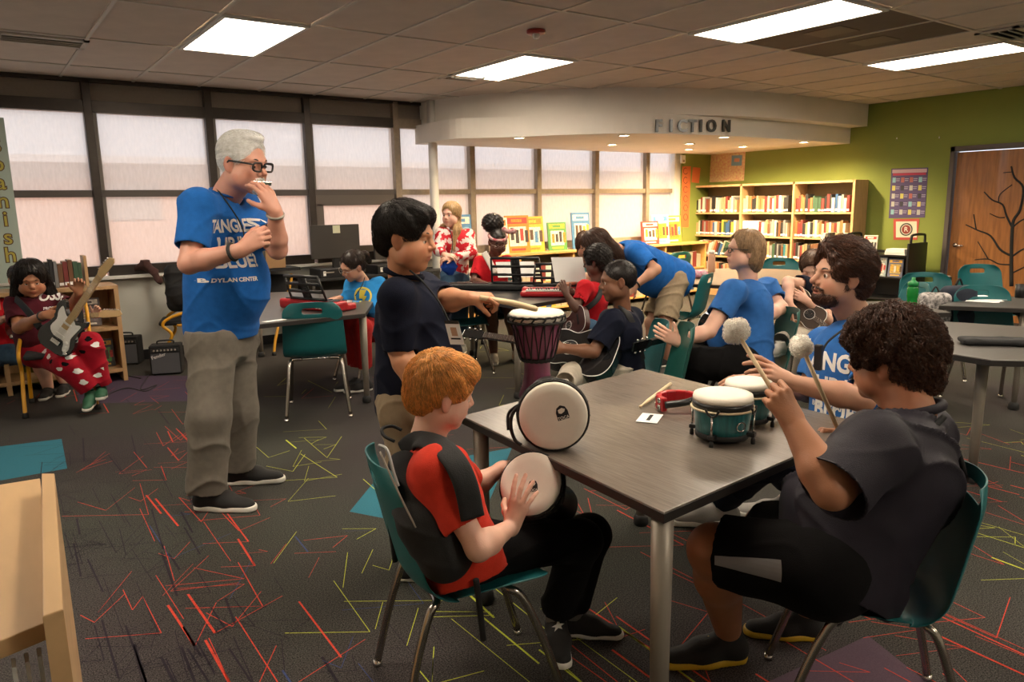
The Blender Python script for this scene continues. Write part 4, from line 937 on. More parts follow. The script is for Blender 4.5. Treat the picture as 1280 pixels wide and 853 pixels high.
# low shelf along the windows
LY = 7.93; lw = thing('low_bookcase', 'long low honey-wood bookcase under the right windows', 'bookcase', (0, 0, 0)); LX0, LX1, LH = 4.98, 9.66, .86
m_low = mat('honey_case', (.60, .34, .11), .45, var=.12, vscale=5, stretch=(1, 6, 6))
bxo('top_panel', ((LX0+LX1)/2, (LY+WY)/2-.02, LH-.015), (LX1-LX0+.04, WY-LY-.0, .03), m_low, lw, bev=.004)
nb = 5
for i in range(nb+1): bxo('side_panel', (LX0+(LX1-LX0)*i/nb, (LY+WY)/2-.02, LH/2-.02), (.03, WY-LY-.07, LH-.04), m_low, lw)
for i in range(nb):
    for z in (.08, .45): bxo('shelf', (LX0+(LX1-LX0)*(i+.5)/nb, (LY+WY)/2-.02, z), ((LX1-LX0)/nb-.03, WY-LY-.09, .024), m_low, lw)
bxo('back_panel', ((LX0+LX1)/2, WY-.06, LH/2), (LX1-LX0, .01, LH-.04), mat('case_back'), lw)
for i in range(nb):
    for z, s in ((.092, 'bottom'), (.462, 'upper')):
        if (i, s) in ((0, 'bottom'),): continue
        shelf_books('from the left, %s shelf, bay %s of low window bookcase' % (s, ['one', 'two', 'three', 'four', 'five'][i]), (LX0+(LX1-LX0)*i/nb+.03, LY+.05, z), (1, 0, 0), (0, 1, 0), (LX1-LX0)/nb-.06, .2, .27, ['white', 'cream', 'yellow', 'blue', 'dark red', 'white'],
                    'books in low bookcase bay %d %s' % (i+1, s), tmin=.07, tmax=.11, labelm=False)
def cover_print(o, O, X, Y, w, h, cols, seed, N):
    R = random.Random(seed); X = unit(X); Y = unit(Y); N = unit(N)
    def q(u0, v0, u1, v1, col, k):
        c = np.array(O)+X*((u0+u1)/2*w)+Y*((v0+v1)/2*h)+N*(.0012*k); e = [c+X*sx*(u1-u0)/2*w+Y*sy*(v1-v0)/2*h for sx, sy in ((-1,-1),(1,-1),(1,1),(-1,1))]
        raw('cover_print', e, [(0, 1, 2, 3)], mat('print_%d_%d_%d' % tuple(int(99*x) for x in col), col, .4, var=.3, vscale=60), o)
    q(-.42, .28, .42, .44, cols[1], 1); q(-.36, -.32, .36, .2, cols[2], 1)
    for k in range(4): a = -.3+.2*k; q(a, -.25+R.uniform(0, .1), a+.14, .08+R.uniform(0, .1), R.choice(cols[3:]+[(.1, .06, .04)]), 2)
    q(-.25, .32, .2, .40, cols[0], 2); q(-.3, -.44, .3, -.38, cols[1], 1)
def display_book(label, P, w, h, face_dir, cols, lean=.12, seed=0, th=.02, cat='book', group='books standing face out'):
    N = unit(V3(*face_dir, 0)); X = np.cross(V3(0, 0, 1), N); Y = unit(V3(0, 0, 1)-N*lean); N2 = np.cross(X, Y)
    P = np.array(P, float); c = P+Y*h/2; o = MB().box((0, 0, 0), (w, h, th), bev=.002)
    o.v = [tuple(c+X*a+Y*b+N2*(z-th/2)) for a, b, z in np.array(o.v)]; o = o.build('display_book', mat('cover_%d_%d_%d' % tuple(int(99*x) for x in cols[0]), cols[0], .4, var=.1, vscale=30)); tag(o, label, cat, group)
    cover_print(o, c, X, Y, w, h, cols, seed, N2); return o
Yl, Or, Gn, Bl, Wt, Rd, Bk = (.75, .42, .05), (.62, .22, .03), (.10, .30, .08), (.08, .22, .42), (.75, .7, .6), (.5, .05, .04), (.05, .04, .04)
for i, (px, ph, py, cols, lab) in enumerate([(580, 52, 321, [Bl, Wt, (.2, .35, .5), Rd, Or], 'blue picture book with a white circle behind the patterned sweater girl'), (625, 45, 318, [Wt, Or, Yl, Rd, Bk], 'white picture book right behind the hair-bun girl'),
    (649, 29*1.6, 318, [Or, Rd, Wt, Bk, Rd], 'orange picture book with a group of figures'), (667, 44, 317, [Yl, Or, Wt, Rd, Bl], 'yellow-orange picture book with small figures'), (698, 24*1.45, 316, [Gn, Yl, Wt, Bk, Or], 'small green and yellow picture book between the mullions'),
    (728, 45, 316, [Bl, Wt, Wt, Yl, Bl], 'pale blue picture book with a white band'), (814, 22*1.3, 303, [Rd, Wt, Wt, Bk, Or], 'short dark red picture book above the bending woman'), (827, 36, 305, [Wt, Bl, Yl, Or, Rd], 'white picture book above the bending woman'), (842, 34, 304, [Yl, Wt, Or, Rd, Bl], 'yellow picture book at the corner end of the low bookcase')]):
    p = plane_y(px, py, 8.08); d = dep(p); display_book(lab, (p[0], 8.08, LH), (24 if i not in (2, 3) else 30)*d/CAM_F*1.15, ph*d/CAM_F, (-.1, -1), cols, seed=i, group='picture books on the low window bookcase')

# black book cart by the door
ct = thing('book_cart', 'black metal book cart with two display shelves beside the door', 'cart', (0, 0, 0)); CX0, CX1, CY0, CY1 = 9.45, 9.92, 4.62, 5.46
for y in (CY0, CY1): bxo('side_panel', ((CX0+CX1)/2, y, .55), (CX1-CX0, .03, .78), m_dark, ct, bev=.01); MB().tube(catmull([(CX0+.06, y, .93), (CX0+.06, y, 1.0), (CX0+.1, y, 1.04), (CX1-.1, y, 1.04), (CX1-.06, y, 1.0), (CX1-.06, y, .93)], 4), .016, 8).build('handle', m_dark, ct)
for z in (.22, .50, .78): bxo('shelf', ((CX0+CX1)/2, (CY0+CY1)/2, z), (CX1-CX0, CY1-CY0, .02), m_dark, ct)
bxo('back_panel', (CX1-.02, (CY0+CY1)/2, .52), (.01, CY1-CY0, .6), m_dark, ct)
for y in (CY0+.05, CY1-.05):
    for x in (CX0+.06, CX1-.06): MB().lathe([(.02, -.012), (.05, -.012), (.05, .012), (.02, .012)], (x, y, .05), 14, R=np.array([[1,0,0],[0,0,-1],[0,1,0]])).build('caster', m_rubber, ct)
for k, (y, z, cols, w, h, lab) in enumerate([(5.14, .79, [Wt, Rd, Wt, Bk, Bk], .17, .24, 'white book with dark figures on top of the black cart'), (5.22, .51, [(.16, .07, .05), Or, (.1, .05, .04), Wt, Rd], .16, .23, 'dark brown book on the middle shelf of the black cart'),
    (5.0, .51, [(.35, .42, .45), Wt, Wt, Bk, Rd], .18, .24, 'pale blue book with a round dark picture on the black cart'), (4.79, .51, [(.12, .14, .22), Yl, (.5, .35, .1), Yl, Wt], .18, .23, 'navy book with a yellow dress picture on the black cart')]):
    display_book(lab, (CX0+.05, y, z), w, h, (-1, -.12), cols, seed=20+k, group='books shown on the black cart')
t = MB()
for k in range(3): t.box((CX0+.12, 4.80, .80+.026*k), (.17+.01*(k % 2), .26-.015*k, .024), .03*(k-1))
tag(t.build('paper_stack', m_paper), 'low stack of white booklets lying on the black cart', 'papers')
bs = thing('book_rack_shelf', 'dark shelf unit behind the bearded man holding a row of books', 'shelf', (0, 0, 0)); bxo('shelf', (9.62, 5.62, .78), (.36, .46, .02), m_dark, bs)
bs.location = (0, 0, 0); bxo('bracket', (9.62, 5.84, .4), (.36, .02, .8), m_dark, bs)
shelf_books('from the left on the dark shelf by the black cart', (9.46, 5.82, .79), (0, -1, 0), (1, 0, 0), .46, .2, .27, ['tan', 'white', 'dark red', 'white', 'grey', 'black'], 'books beside the black cart', tmin=.03, tmax=.045)
# bookcase behind the guitar girl at the left edge
lb = thing('low_bookcase', 'low wooden bookcase behind the girl with the white guitar', 'bookcase', (0, 0, 0)); bx0, bx1, by0, by1, bz = -.75, 1.02, 7.35, 7.78, .86
for x in (bx0, .15, bx1): bxo('side_panel', (x, (by0+by1)/2, bz/2), (.035, by1-by0, bz), m_bw, lb)
for z in (.10, .48, bz-.015): bxo('shelf', ((bx0+bx1)/2, (by0+by1)/2, z), (bx1-bx0, by1-by0-.01, .028), m_bw, lb)
bxo('back_panel', ((bx0+bx1)/2, by1-.01, bz/2), (bx1-bx0, .012, bz), m_bw, lb); bxo('upright', (.83, by1-.12, bz+.13), (.025, .22, .26), m_bw, lb)
k1 = shelf_books('from the left, top row behind the guitar girl', (-.42, 7.5, bz), (1, 0, 0), (0, 1, 0), .50, .19, .24, ['cream', 'green', 'yellow', 'grey', 'teal'], 'books on top of the left bookcase')
shelf_books('from the guitar neck side, row right of the guitar girl', (.32, 7.5, bz), (1, 0, 0), (0, 1, 0), .50, .2, .25, ['grey', 'white', 'green', 'dark red', 'brown', 'black', 'black'], 'books on top of the left bookcase, right group', tmin=.02, tmax=.04)
shelf_books('from the left, bottom row of the left bookcase', (-.30, 7.42, .115), (1, 0, 0), (0, 1, 0), .42, .26, .32, ['teal', 'brown', 'orange', 'yellow', 'green', 'blue'], 'books in the bottom of the left bookcase')
display_book('small book with a pale cover in the left bookcase, behind the guitar neck', (.80, 7.5, .50), .2, .25, (0, -1), [(.14, .12, .12), Wt, (.25, .2, .2), Rd, Bk], seed=40, group='books face out in the left bookcase')
display_book('yellow-edged book low in the left bookcase', (.88, 7.5, .12), .18, .25, (0, -1), [(.05, .05, .05), Yl, Gn, Rd, Bk], seed=41, group='books face out in the left bookcase')
# wooden unit in the near left corner
fu = thing('wooden_unit', 'light wooden display unit cut off in the near corner of the picture', 'shelf unit', (0, 0, 0)); z0 = .86
A, B, Cc, Dd = [on(*p, z0)[:2] for p in [(50, 598), (66, 775), (-120, 850), (-120, 625)]]
q = [on(*p, z0+.05)[:2] for p in [(52, 592), (68, 592), (79, 762), (53, 771)]]
m_fb = mat('near_birch', (.62, .40, .20), .4, var=.10, vscale=3, stretch=(5, 1, 5), coat=.2)
MB().prism([tuple(A), tuple(Dd), tuple(Cc), tuple(B)], z0-.03, z0, bev=.003).build('top_panel', m_fb, fu)
MB().prism([tuple(p) for p in q], .02, z0+.05, bev=.003).build('side_panel', m_fb, fu)
e = unit2(Cc-B); n_ = np.array([-e[1], e[0]]); bx = B+e*.18-n_*0
pass
for k in range(5): p = B+e*(.02+.018*k); MB().box((p[0]+.03, p[1]+.02, z0-.075-.0*k), (.006, .03, .05)).build('slot', m_paper, fu)
# ------------------------------------------------------------------ instruments and small things
m_skinhead = mat('drum_skin', (.80, .74, .64), .55, var=.05, vscale=12)
m_rope = mat('black_rope', (.012, .011, .010), .7, bump=.6, bscale=500)
m_red = mat('red_plastic', (.42, .015, .02), .3, var=.04)
m_ivory = mat('ivory_key', (.8, .78, .74), .3)
m_rod = mat('polished_rod', (.5, .48, .45), .22, 1.0)
m_stick = mat('pale_stick', (.72, .56, .34), .5, var=.08, vscale=20)
def djembe(name, label, loc, Z, Xd, r=.105, h=.40, body=None, roll=0, strap=True):
    """Z: the way the head faces; the origin is the foot"""
    t = thing(name, label, 'drum', group=None); Z = unit(Z); Xd = np.array(Xd, float); Xd = unit(Xd-Z*(Xd @ Z)); frame(t, Xd, np.cross(Z, Xd), Z, loc)
    k = r/.105; hb = h*.56
    MB().lathe([(.001, 0), (.072*k, 0), (.074*k, .012), (.058*k, h*.16), (.050*k, h*.30), (.050*k, h*.42), (.062*k, h*.48), (.078*k, h*.60), (.090*k, h*.78), (.096*k, h-.01), (.05*k, h-.008)], n=40).build('shell', body, t)
    MB().lathe([(.001, h+.003), (r*.7, h+.004), (r*.93, h+.003), (r*.99, h-.004), (r*1.01, h-.02), (r*.995, h-.035), (r*.95, h-.035)], n=48).build('drum_head', m_skinhead, t)
    for z, rr, q in ((h-.012, r*1.02, .0045), (h-.034, r*1.03, .0055), (h*.47, .064*k, .0055), (h*.45, .06*k, .0045)):
        MB().tube([(rr*math.cos(a), rr*math.sin(a), z+.0015*math.sin(a*20)) for a in np.linspace(0, 2*PI, 64, endpoint=False)], q*k, 6, closed=True).build('ring', m_rope, t)
    n = 16; b = MB()
    for i in range(n):
        a0 = 2*PI*i/n
        for s in (-1, 1):
            a1 = a0+s*PI/n; pts = [(r*1.03*math.cos(a0), r*1.03*math.sin(a0), h-.03)]
            for u in (.25, .5, .75): rr = (.096*(1-u)+.066*u)*k+.004; aa = a0*(1-u)+a1*u; pts.append((rr*math.cos(aa), rr*math.sin(aa), (h-.03)*(1-u)+h*.48*u))
            pts.append((.067*k*math.cos(a1), .067*k*math.sin(a1), h*.47)); b.tube(pts, .0026*k, 5)
        b.tube([(r*1.01*math.cos(a0-.09), r*1.01*math.sin(a0-.09), h-.034), (r*1.06*math.cos(a0), r*1.06*math.sin(a0), h-.022), (r*1.01*math.cos(a0+.09), r*1.01*math.sin(a0+.09), h-.010)], .0034*k, 5)
    o = b.build('rope_lacing', m_rope, t)
    return t
wood_purple = mat('purple_stain', (.20, .045, .10), .38, var=.3, vscale=6, stretch=(5, 5, .8), coat=.3)
wood_black = mat('black_stain', (.02, .015, .015), .35, var=.2, vscale=8)
p = on(672, 497, .742); djembe('djembe', 'tall purple djembe standing on the table corner under the drum stick', (p[0], p[1], .742), (0, 0, 1), (1, 0, 0), r=.108, h=.345, body=wood_purple)
# djembe lying on the table, its head towards us
hc = at(692, 527, 2.30); hd = unit(EYE-hc+AX_R*.10-AX_U*.35); hd = unit(V3(hd[0], hd[1], max(.02, hd[2]*.6))); HR = .107
hc[2] = .742+HR*1.05
d2 = djembe('djembe', 'black djembe lying on its side on the table, white head facing us', hc-hd*.36, hd, AX_R, r=HR, h=.36, body=wood_black)
def head_logo(par, o, X, Y, n, s=1.0):
    b = MB(); pts = [(-.5, -.5), (.5, -.5), (.5, .1), (.35, .42), (0, .58), (-.35, .42), (-.5, .1)]
    v = [np.array(o)+X*x*.03*s+Y*y*.034*s+n*.0012 for x, y in pts]; raw('logo', v, [tuple(range(len(pts)))], m_black, par)
    v = [np.array(o)+X*x*.017*s+Y*(y*.014+.004)*s+n*.002 for x, y in [(-.5, -.2), (-.1, -.4), (.4, -.1), (.55, .3), (.1, .6), (-.5, .4)]]; raw('logo_wave', v, [tuple(range(6))], m_skinhead, par)
    text_obj('logo_text', 'TOCA', .0105*s, np.array(o)-Y*.0125*s+n*.0012, X, Y, m_skinhead, par, bold=.0002)
R3 = V3(math.cos(.30), math.sin(.30), 0); L3 = V3(-math.sin(.30), math.cos(.30), 0)
head_logo(d2, V3(.026, .012, .3635), R3, L3, V3(0, 0, 1), 1.25)
b = MB(); b.tube(catmull([(-.104, .035, .345), (-.128, .0, .34), (-.132, -.04, .335), (-.12, -.08, .33), (-.10, -.095, .34)], 5), .006, 7); b.tube(catmull([(-.11, .03, .33), (-.14, .0, .32), (-.14, -.05, .33)], 5), .005, 6); b.build('strap_knot', m_rope, d2)
# bongos
m_bong = mat('teal_stave', (.012, .13, .14), .3, var=.35, vscale=7, stretch=(12, 12, .4), coat=.5)
def bongo(t, c, r, h):
    b0 = MB().lathe([(.001, .02), (r*.86, .02), (r*.90, .05), (r*.97, h*.7), (r*.95, h-.02), (r*.5, h-.02)], c, 36).build('shell', m_bong, t)
    MB().lathe([(r*.84, .012), (r*.885, .012), (r*.895, .028), (r*.85, .03)], c, 36).build('base_ring', m_rubber, t)
    MB().lathe([(.001, h+.006), (r*.8, h+.007), (r*.97, h+.002), (r*1.0, h-.008), (r*1.0, h-.016), (r*.9, h-.016)], c, 40).build('drum_head', m_skinhead, t)
    MB().lathe([(r*.96, h-.017), (r*1.01, h-.017), (r*1.01, h-.037), (r*.96, h-.037)], c, 40).build('black_band', m_dark, t)
    MB().tube([(c[0]+r*1.035*math.cos(a), c[1]+r*1.035*math.sin(a), c[2]+h-.040) for a in np.linspace(0, 2*PI, 48, endpoint=False)], .0038, 7, closed=True).build('rim', mat('cream_rim', (.6, .5, .33), .4), t)
    for k in range(4):
        a = k*PI/2+.35; x, y = c[0]+math.cos(a)*r*1.06, c[1]+math.sin(a)*r*1.06; u = V3(-math.sin(a), math.cos(a), 0); P = V3(x, y, c[2])
        l = MB().tube([P+V3(0, 0, .0), P+V3(0, 0, h-.05)], .0036, 7).build('tuning_rod', m_rod, t)
        MB().tube(catmull([P+u*-.022+V3(0, 0, h-.030), P+u*-.012+V3(0, 0, h-.046), P+V3(0, 0, h-.052), P+u*.012+V3(0, 0, h-.046), P+u*.022+V3(0, 0, h-.030)], 4), .004, 6).build('hook', m_dark, l)
        MB().box(P-V3(math.cos(a), math.sin(a), 0)*.008+V3(0, 0, .028), (.03, .024, .014), a, bev=.003).build('lug', m_dark, l); MB().lathe([(.001, -.006), (.007, -.006), (.007, .012), (.004, .02)], P, 10).build('rod_tip', m_rubber, l)
p1 = on(903, 557, .742); p2 = on(938, 534, .742)
tb = thing('bongos', 'pair of teal bongos with cream heads standing on the drum table', 'drum', (0, 0, 0)); c1 = V3(1.875, 1.50, .742); c2 = V3(2.10, 1.585, .742)
c1 = V3(*on(902, 548, .742)); c2 = V3(*on(935, 528, .742)); ax_ = unit(c2-c1); c2 = c1+ax_*.215
bongo(tb, c1, .095, .148); bongo(tb, c2, .080, .146); MB().box((c1+c2)/2+V3(0, 0, .075), (.05, .05, .07), math.atan2(ax_[1], ax_[0]), bev=.006).build('centre_block', m_dark, tb)
q = unit(EYE-c1)*V3(1, 1, 0); q = unit(q+RR*.35+FR*.1); q = unit(EYE*V3(1, 1, 0)-c1*V3(1, 1, 0)+RR*.75*2.2); X = unit(np.cross(V3(0, 0, 1), q))
MB().tube([c1+q*.0915+X*.016*math.cos(a)+V3(0, 0, .062+.014*math.sin(a)) for a in np.linspace(0, 2*PI, 18, endpoint=False)], .002, 5, closed=True).build('badge', m_rod, tb)
# mallets, stick, tambourine, card
def mallet(label, a, b, head=.026, r=.0065, name='mallet', fluffy=True):
    a, b = V3(*a), V3(*b); t = thing(name, label, 'mallet', tuple(a)); ORG[0] = a; d = unit(b-a)
    MB().tube([a, b+d*.01], r, 10).build('stick', m_stick, t)
    if fluffy:
        S = Sdf(); S.ell(b, (head, head, head)); 
        for k in range(14): S.ell(b+unit(rng.normal(size=3))*head*.75, head*.45, k=.012)
        v, f = S.mesh(.004, lambda q: .003*np.sin(q[:, 0]*420)*np.sin(q[:, 1]*390)*np.sin(q[:, 2]*400)); hair_strands('fluffy_head', (v, f), 900, .016, lambda q: unit(np.sin(q*77)), mat('white_fleece', (1, .95, .86), .9, sheen=.5, attr='tint'), t, 4, .0009, .006, cvar=.15, spread=1.2, base=1.0)
    done(); return t
def drumstick(label, a, b, r=.0075):
    a, b = V3(*a), V3(*b); d = unit(b-a); L = np.linalg.norm(b-a); t = MB().tube([a, a+d*L*.75, a+d*L*.93, a+d*L*.955, a+d*L*.97, a+d*L*.99, b], [r, r, r*.55, r*.5, r*.75, r*.75, r*.3], 10).build('drumstick', m_stick)
    return tag(t, label, 'drumstick')
drumstick('wooden drumstick lying beside the red tambourine on the drum table', on(838, 480, .752), on(800, 509, .752))
S = Sdf(); tm_ = thing('tambourine', 'red plastic tambourine with a black grip on the drum table', 'tambourine', (0, 0, 0)); pc = V3(*on(848, 512, .742))
ub = unit(RR*1.0+FR*.15); vb = unit(FR*1.0-RR*.15)
arc = [pc+ub*(.075*math.cos(a)-.0)+vb*(.075*math.sin(a))+V3(0, 0, .03) for a in np.linspace(-.9, PI+.5, 9)]
for i in range(8):
    m = (arc[i]+arc[i+1])/2; e = arc[i+1]-arc[i]; bxo('rim_block', m, (np.linalg.norm(e)*1.02, .022, .052), m_red, tm_, math.atan2(e[1], e[0]), bev=.005)
    for s in (-1, 1): MB().lathe([(.001, -.0015), (.011, -.0008), (.011, .0008), (.001, .0015)], m+V3(0, 0, .013*s)-unit(np.cross(unit(e), V3(0, 0, 1)))*-.013, 12, R=basis(V3(0, 0, 1), unit(np.cross(unit(e), V3(0, 0, 1))))).build('jingle', m_rod, tm_)
MB().tube(catmull([arc[0]+V3(0, 0, 0), pc+ub*.045-vb*.045+V3(0, 0, .045), pc+ub*.0-vb*.055+V3(0, 0, .04), arc[-1]], 5), .013, 10).build('grip', m_dark, tm_)
pcard = on(812, 523, .7425); card = thing('number_card', 'small white card printed with a black digit on the drum table', 'card', tuple(pcard), look(R_(-22)))
bxo('paper', (0, 0, .0006), (.115, .075, .001), m_paper, card); text_obj('digit', '1', .105, (0, 0, .0012), (0, 1, 0), (-1, 0, 0), m_black, card, bold=.0015, depth=.0003)
b = MB(); S = Sdf(); pp = on(1243, 427, .757); X = unit(RR-FR*.25); Y = unit(FR+RR*.25); S.box(pp+V3(0, 0, .003), (.16, .055, .014), np.stack([X, Y, V3(0, 0, 1)], 1), r=.012)
for k in (-1, 1): S.cone(pp-X*.13-Y*.04*k, pp+X*.13-Y*.035*k, .012, .014, .02)
v, f = S.mesh(.006, folds(.003, 40, 5)); tag(raw('pouch', v, f, m_black, None, True), 'flat black zip pouch lying on the grey table at right', 'pouch')
pp = on(1230, 375, .745); t = MB()
for k in range(3): t.box(V3(*pp)+V3(.05*k, .03*k, .001*k), (.30, .21, .001), .3+.3*k)
tag(t.build('paper_sheets', m_paper), 'white loose papers on the table near the wooden door', 'papers')
pp = on(1275, 372, .74); tag(MB().lathe([(.001, 0), (.035, 0), (.038, .1), (.034, .1), (.03, .01)], pp, 20).build('cup', m_dark), 'dark cup on the table near the wooden door', 'cup')
# green bottle, water bottle, fabric bag
gb = thing('water_bottle', 'translucent green sports bottle seen above the curly-haired boy', 'bottle', tuple(on(1139, 388, .74)))
m_gb = mat('green_bottle', (.01, .30, .05), .2, trans=.35); MB().lathe([(.001, 0), (.034, 0), (.036, .01), (.036, .05), (.031, .075), (.036, .1), (.036, .15), (.03, .165), (.001, .165)], n=28).build('flask', m_gb, gb)
MB().lathe([(.001, .165), (.034, .165), (.034, .19), (.02, .2), (.012, .21), (.012, .225), (.001, .226)], n=24).build('cap', mat('green_cap', (.005, .22, .05), .35), gb)
bt = on(1139, 388, .74); T6 = [tuple(np.array(bt[:2])+RR[:2]*a+FR[:2]*b_) for a, b_ in ((-.25, -.12), (.2, -.12), (.2, .5), (-.25, .5))]
table('side_table', 'low dark table carrying the green bottle behind the curly-haired boy', T6, .739, m_top2, [leg_in(T6, 2), leg_in(T6, 3)], legr=(.02, .018))
wb = thing('water_bottle', 'tall frosted peach bottle on the round brown table', 'bottle', tuple(on(889, 340, .74))); MB().lathe([(.001, 0), (.038, 0), (.04, .01), (.04, .17), (.034, .19), (.03, .2)], n=24).build('flask', mat('peach_bottle', (.6, .36, .24), .3, trans=.2), wb)
MB().lathe([(.001, .2), (.032, .2), (.032, .235), (.001, .237)], n=20).build('cap', m_white, wb)
S = Sdf(); pp = V3(*on(868, 343, .78)); S.cone(pp-RR*.1, pp+RR*.1, .045, .04, .03); S.cone(pp+FR*.05-RR*.09, pp+FR*.05+RR*.08, .045, .04, .03); v, f = S.mesh(.01, folds(.006, 40, 4)); v[:, 2] = np.maximum(v[:, 2], .742)
tag(raw('fabric_bag', v, f, mat('floral_cloth', (.62, .5, .52), .9, var=.5, vscale=40, var2=(.45, .08, .2)), None, True), 'rumpled pale pink patterned bag on the round table', 'bag')
# posters on the green wall
def poster(name, label, px, cols, cat='poster', depth=.004, back=False):
    P = [plane_y(*p, WY-.1005) if back else plane_x(*p, GX-.0005) for p in px]; dn = V3(0, depth, 0) if back else V3(depth, 0, 0); t = raw(name, P+[p-dn for p in P], [(3, 2, 1, 0), (4, 5, 6, 7), (0, 1, 5, 4), (1, 2, 6, 5), (2, 3, 7, 6), (3, 0, 4, 7)], cols); tag(t, label, cat)
    o = P[0]; X = P[1]-P[0]; Y = P[3]-P[0]
    def patch(u0, v0, u1, v1, c, k=1, nm='print'): 
        q = [o+X*a+Y*b_-V3(depth+.0008*k, 0, 0) for a, b_ in ((u0, v0), (u1, v0), (u1, v1), (u0, v1))]; return raw(nm, q, [(0, 1, 2, 3)], mat('ink_%d_%d_%d' % tuple(int(99*x) for x in c), c, .6), t)
    return t, patch, (o, X, Y)
t, pa, _ = poster('event_poster', 'purple poster of rows of small pictures on the green wall', [(1114.5, 211), (1160.5, 209.5), (1156, 272), (1111, 273)], mat('poster_purple', (.07, .05, .15), .6))
pa(.03, .02, .97, .09, (.5, .35, .42)); pa(.05, .095, .95, .14, (.42, .03, .08)); R = random.Random(5)
for i in range(5):
    for j in range(4): pa(.05+.24*j, .18+.16*i, .05+.24*j+.09, .18+.16*i+.10, R.choice([(.5, .45, .12), (.4, .4, .4), (.35, .1, .1), (.03, .03, .05), (.2, .4, .5)]), 1); pa(.05+.24*j+.1, .20+.16*i, .05+.24*j+.21, .215+.16*i, (.3, .28, .42), 1); pa(.05+.24*j+.1, .235+.16*i, .05+.24*j+.2, .25+.16*i, (.3, .28, .42), 1)
t, pa, (o_, X_, Y_) = poster('framed_emblem', 'small red-bordered picture of a round emblem under the purple poster', [(1117, 274), (1149.5, 273.5), (1146.5, 300), (1117, 300)], mat('red_card', (.42, .06, .05), .7))
pa(.10, .12, .9, .88, (.62, .6, .5)); cc = o_+X_*.5+Y_*.5-V3(.0065, 0, 0); rr = np.linalg.norm(Y_)*.29
for r0, c in ((1.05, (.03, .03, .03)), (.85, (.5, .48, .42)), (.72, (.22, .03, .02))): raw('emblem_ring', [cc-V3(.0004*(2-r0)*2, 0, 0)+V3(0, math.cos(a), math.sin(a))*rr*r0 for a in np.linspace(0, 2*PI, 28, endpoint=False)], [tuple(range(28))], mat('ring_%d' % int(r0*99), c, .6), t)
text_obj('emblem_mark', 'R', rr*1.1, cc-V3(.004, 0, 0), (0, -1, 0), (0, 0, 1), m_white, t)
t, pa, _ = poster('paper_banner', 'tall narrow orange banner with dark scribbled shapes beside the window corner', [(853, 208), (863.5, 208), (860.5, 284), (851, 284)], mat('orange_paper', (.62, .15, .04), .8), 'banner', back=True)
t, pa, (o_, X_, Y_) = poster('paper_banner', 'short orange banner with scribbles above the tall bookcase', [(866, 209), (875.5, 210), (873.5, 229), (864.5, 228)], mat('orange_paper'), 'banner', back=True); 
for k in range(6): MB().tube([plane_y(857+2.6*math.cos(a), 214+11.5*k+4*math.sin(a), WY-.107) for a in np.linspace(.5, 5.2+.3*k, 9)], .004, 4).build('scribble', m_black, t)
t, pa, _ = poster('map_poster', 'colourful speckled map poster with a blue patch above the bookcase', [(889, 192), (932, 190), (930, 226), (887, 228)], mat('map_paper', (.72, .62, .30), .8, var=.5, vscale=30, var2=(.62, .30, .22)))
pa(.62, .1, .92, .45, (.18, .35, .5)); pa(.70, .2, .85, .32, (.6, .3, .2), 2)
p = plane_y(853.5, 199, WY-.12); t = MB().box(p, (.09, .04, .13), bev=.01).build('wall_sensor', m_white); tag(t, 'small white sensor box high on the green wall by the window corner', 'sensor'); MB().box(p-V3(0, .02, .03), (.05, .006, .04), bev=.002).build('grille', mat('sash_grey'), t)
for px, py in ((1121, 174), (1174, 173)): p = plane_x(px, py, GX-.01); MB().lathe([(.001, 0), (.008, 0), (.006, .02), (.001, .022)], p, 8).build('ceiling_hook', m_white); tag(bpy.data.objects['ceiling_hook' if px == 1121 else 'ceiling_hook.001'], 'tiny white hook on the green wall, '+('nearer the bookcase' if px == 1121 else 'nearer the door'), 'hook')
# Spanish banner at the window
bn = thing('letter_banner', 'pale paper strip with the word Spanish in upright yellow letters at the left window', 'banner', (.27, 8.22, 1.55)); bxo('paper', (0, 0, -.02), (.27, .004, 1.62), mat('mint_paper', (.45, .55, .50), .8), bn)
for k, ch in enumerate('Spanish'):
    z = .55-.163*k; text_obj('letter', ch, .19, (.045, -.004, z), (1, 0, 0), (0, 0, 1), mat('letter_brown', (.12, .06, .03), .7), bn, bold=.009, depth=.001); text_obj('letter_face', ch, .19, (.045, -.006, z), (1, 0, 0), (0, 0, 1), mat('letter_yellow', (.5, .42, .08), .7), bn, bold=.001, depth=.001)
# computers along the window wall
dk = thing('computer_desk', 'black computer desk along the window wall', 'desk', (0, 0, 0)); dz = .74
bxo('desk_top', (3.85, 8.02, dz-.015), (1.9, .50, .03), m_black, dk, bev=.005); bxo('front_panel', (3.95, 8.2, .36), (1.6, .02, .66), mat('desk_grey', (.06, .055, .05), .7), dk)
for x in (3.0, 4.75): bxo('leg_panel', (x, 8.02, .36), (.03, .44, .70), mat('desk_grey'), dk)
def monitor(label, px0, px1, pt, pb, y, note=False):
    a, b_ = plane_y(px0, pt, y), plane_y(px1, pb, y); w = b_[0]-a[0]; z1, z0 = a[2], b_[2]; xc = (a[0]+b_[0])/2; t = thing('monitor', label, 'monitor', (xc, y, dz), group='black monitors on the window desk')
    bxo('screen_back', (0, 0, (z0+z1)/2-dz), (w, .035, z1-z0), mat('monitor_back', (.035, .03, .026), .45), t, bev=.006); bxo('stand', (0, .02, (z0-dz)/2+.03), (.07, .05, z0-dz+.06), m_dark, t); bxo('base', (0, .02, .008), (.26, .2, .014), m_dark, t, bev=.004)
    if note: bxo('sticky_note', (.02*w, -.0195, z1-dz-.05), (.085, .002, .085), mat('note_paper', (.62, .62, .45), .8), t)
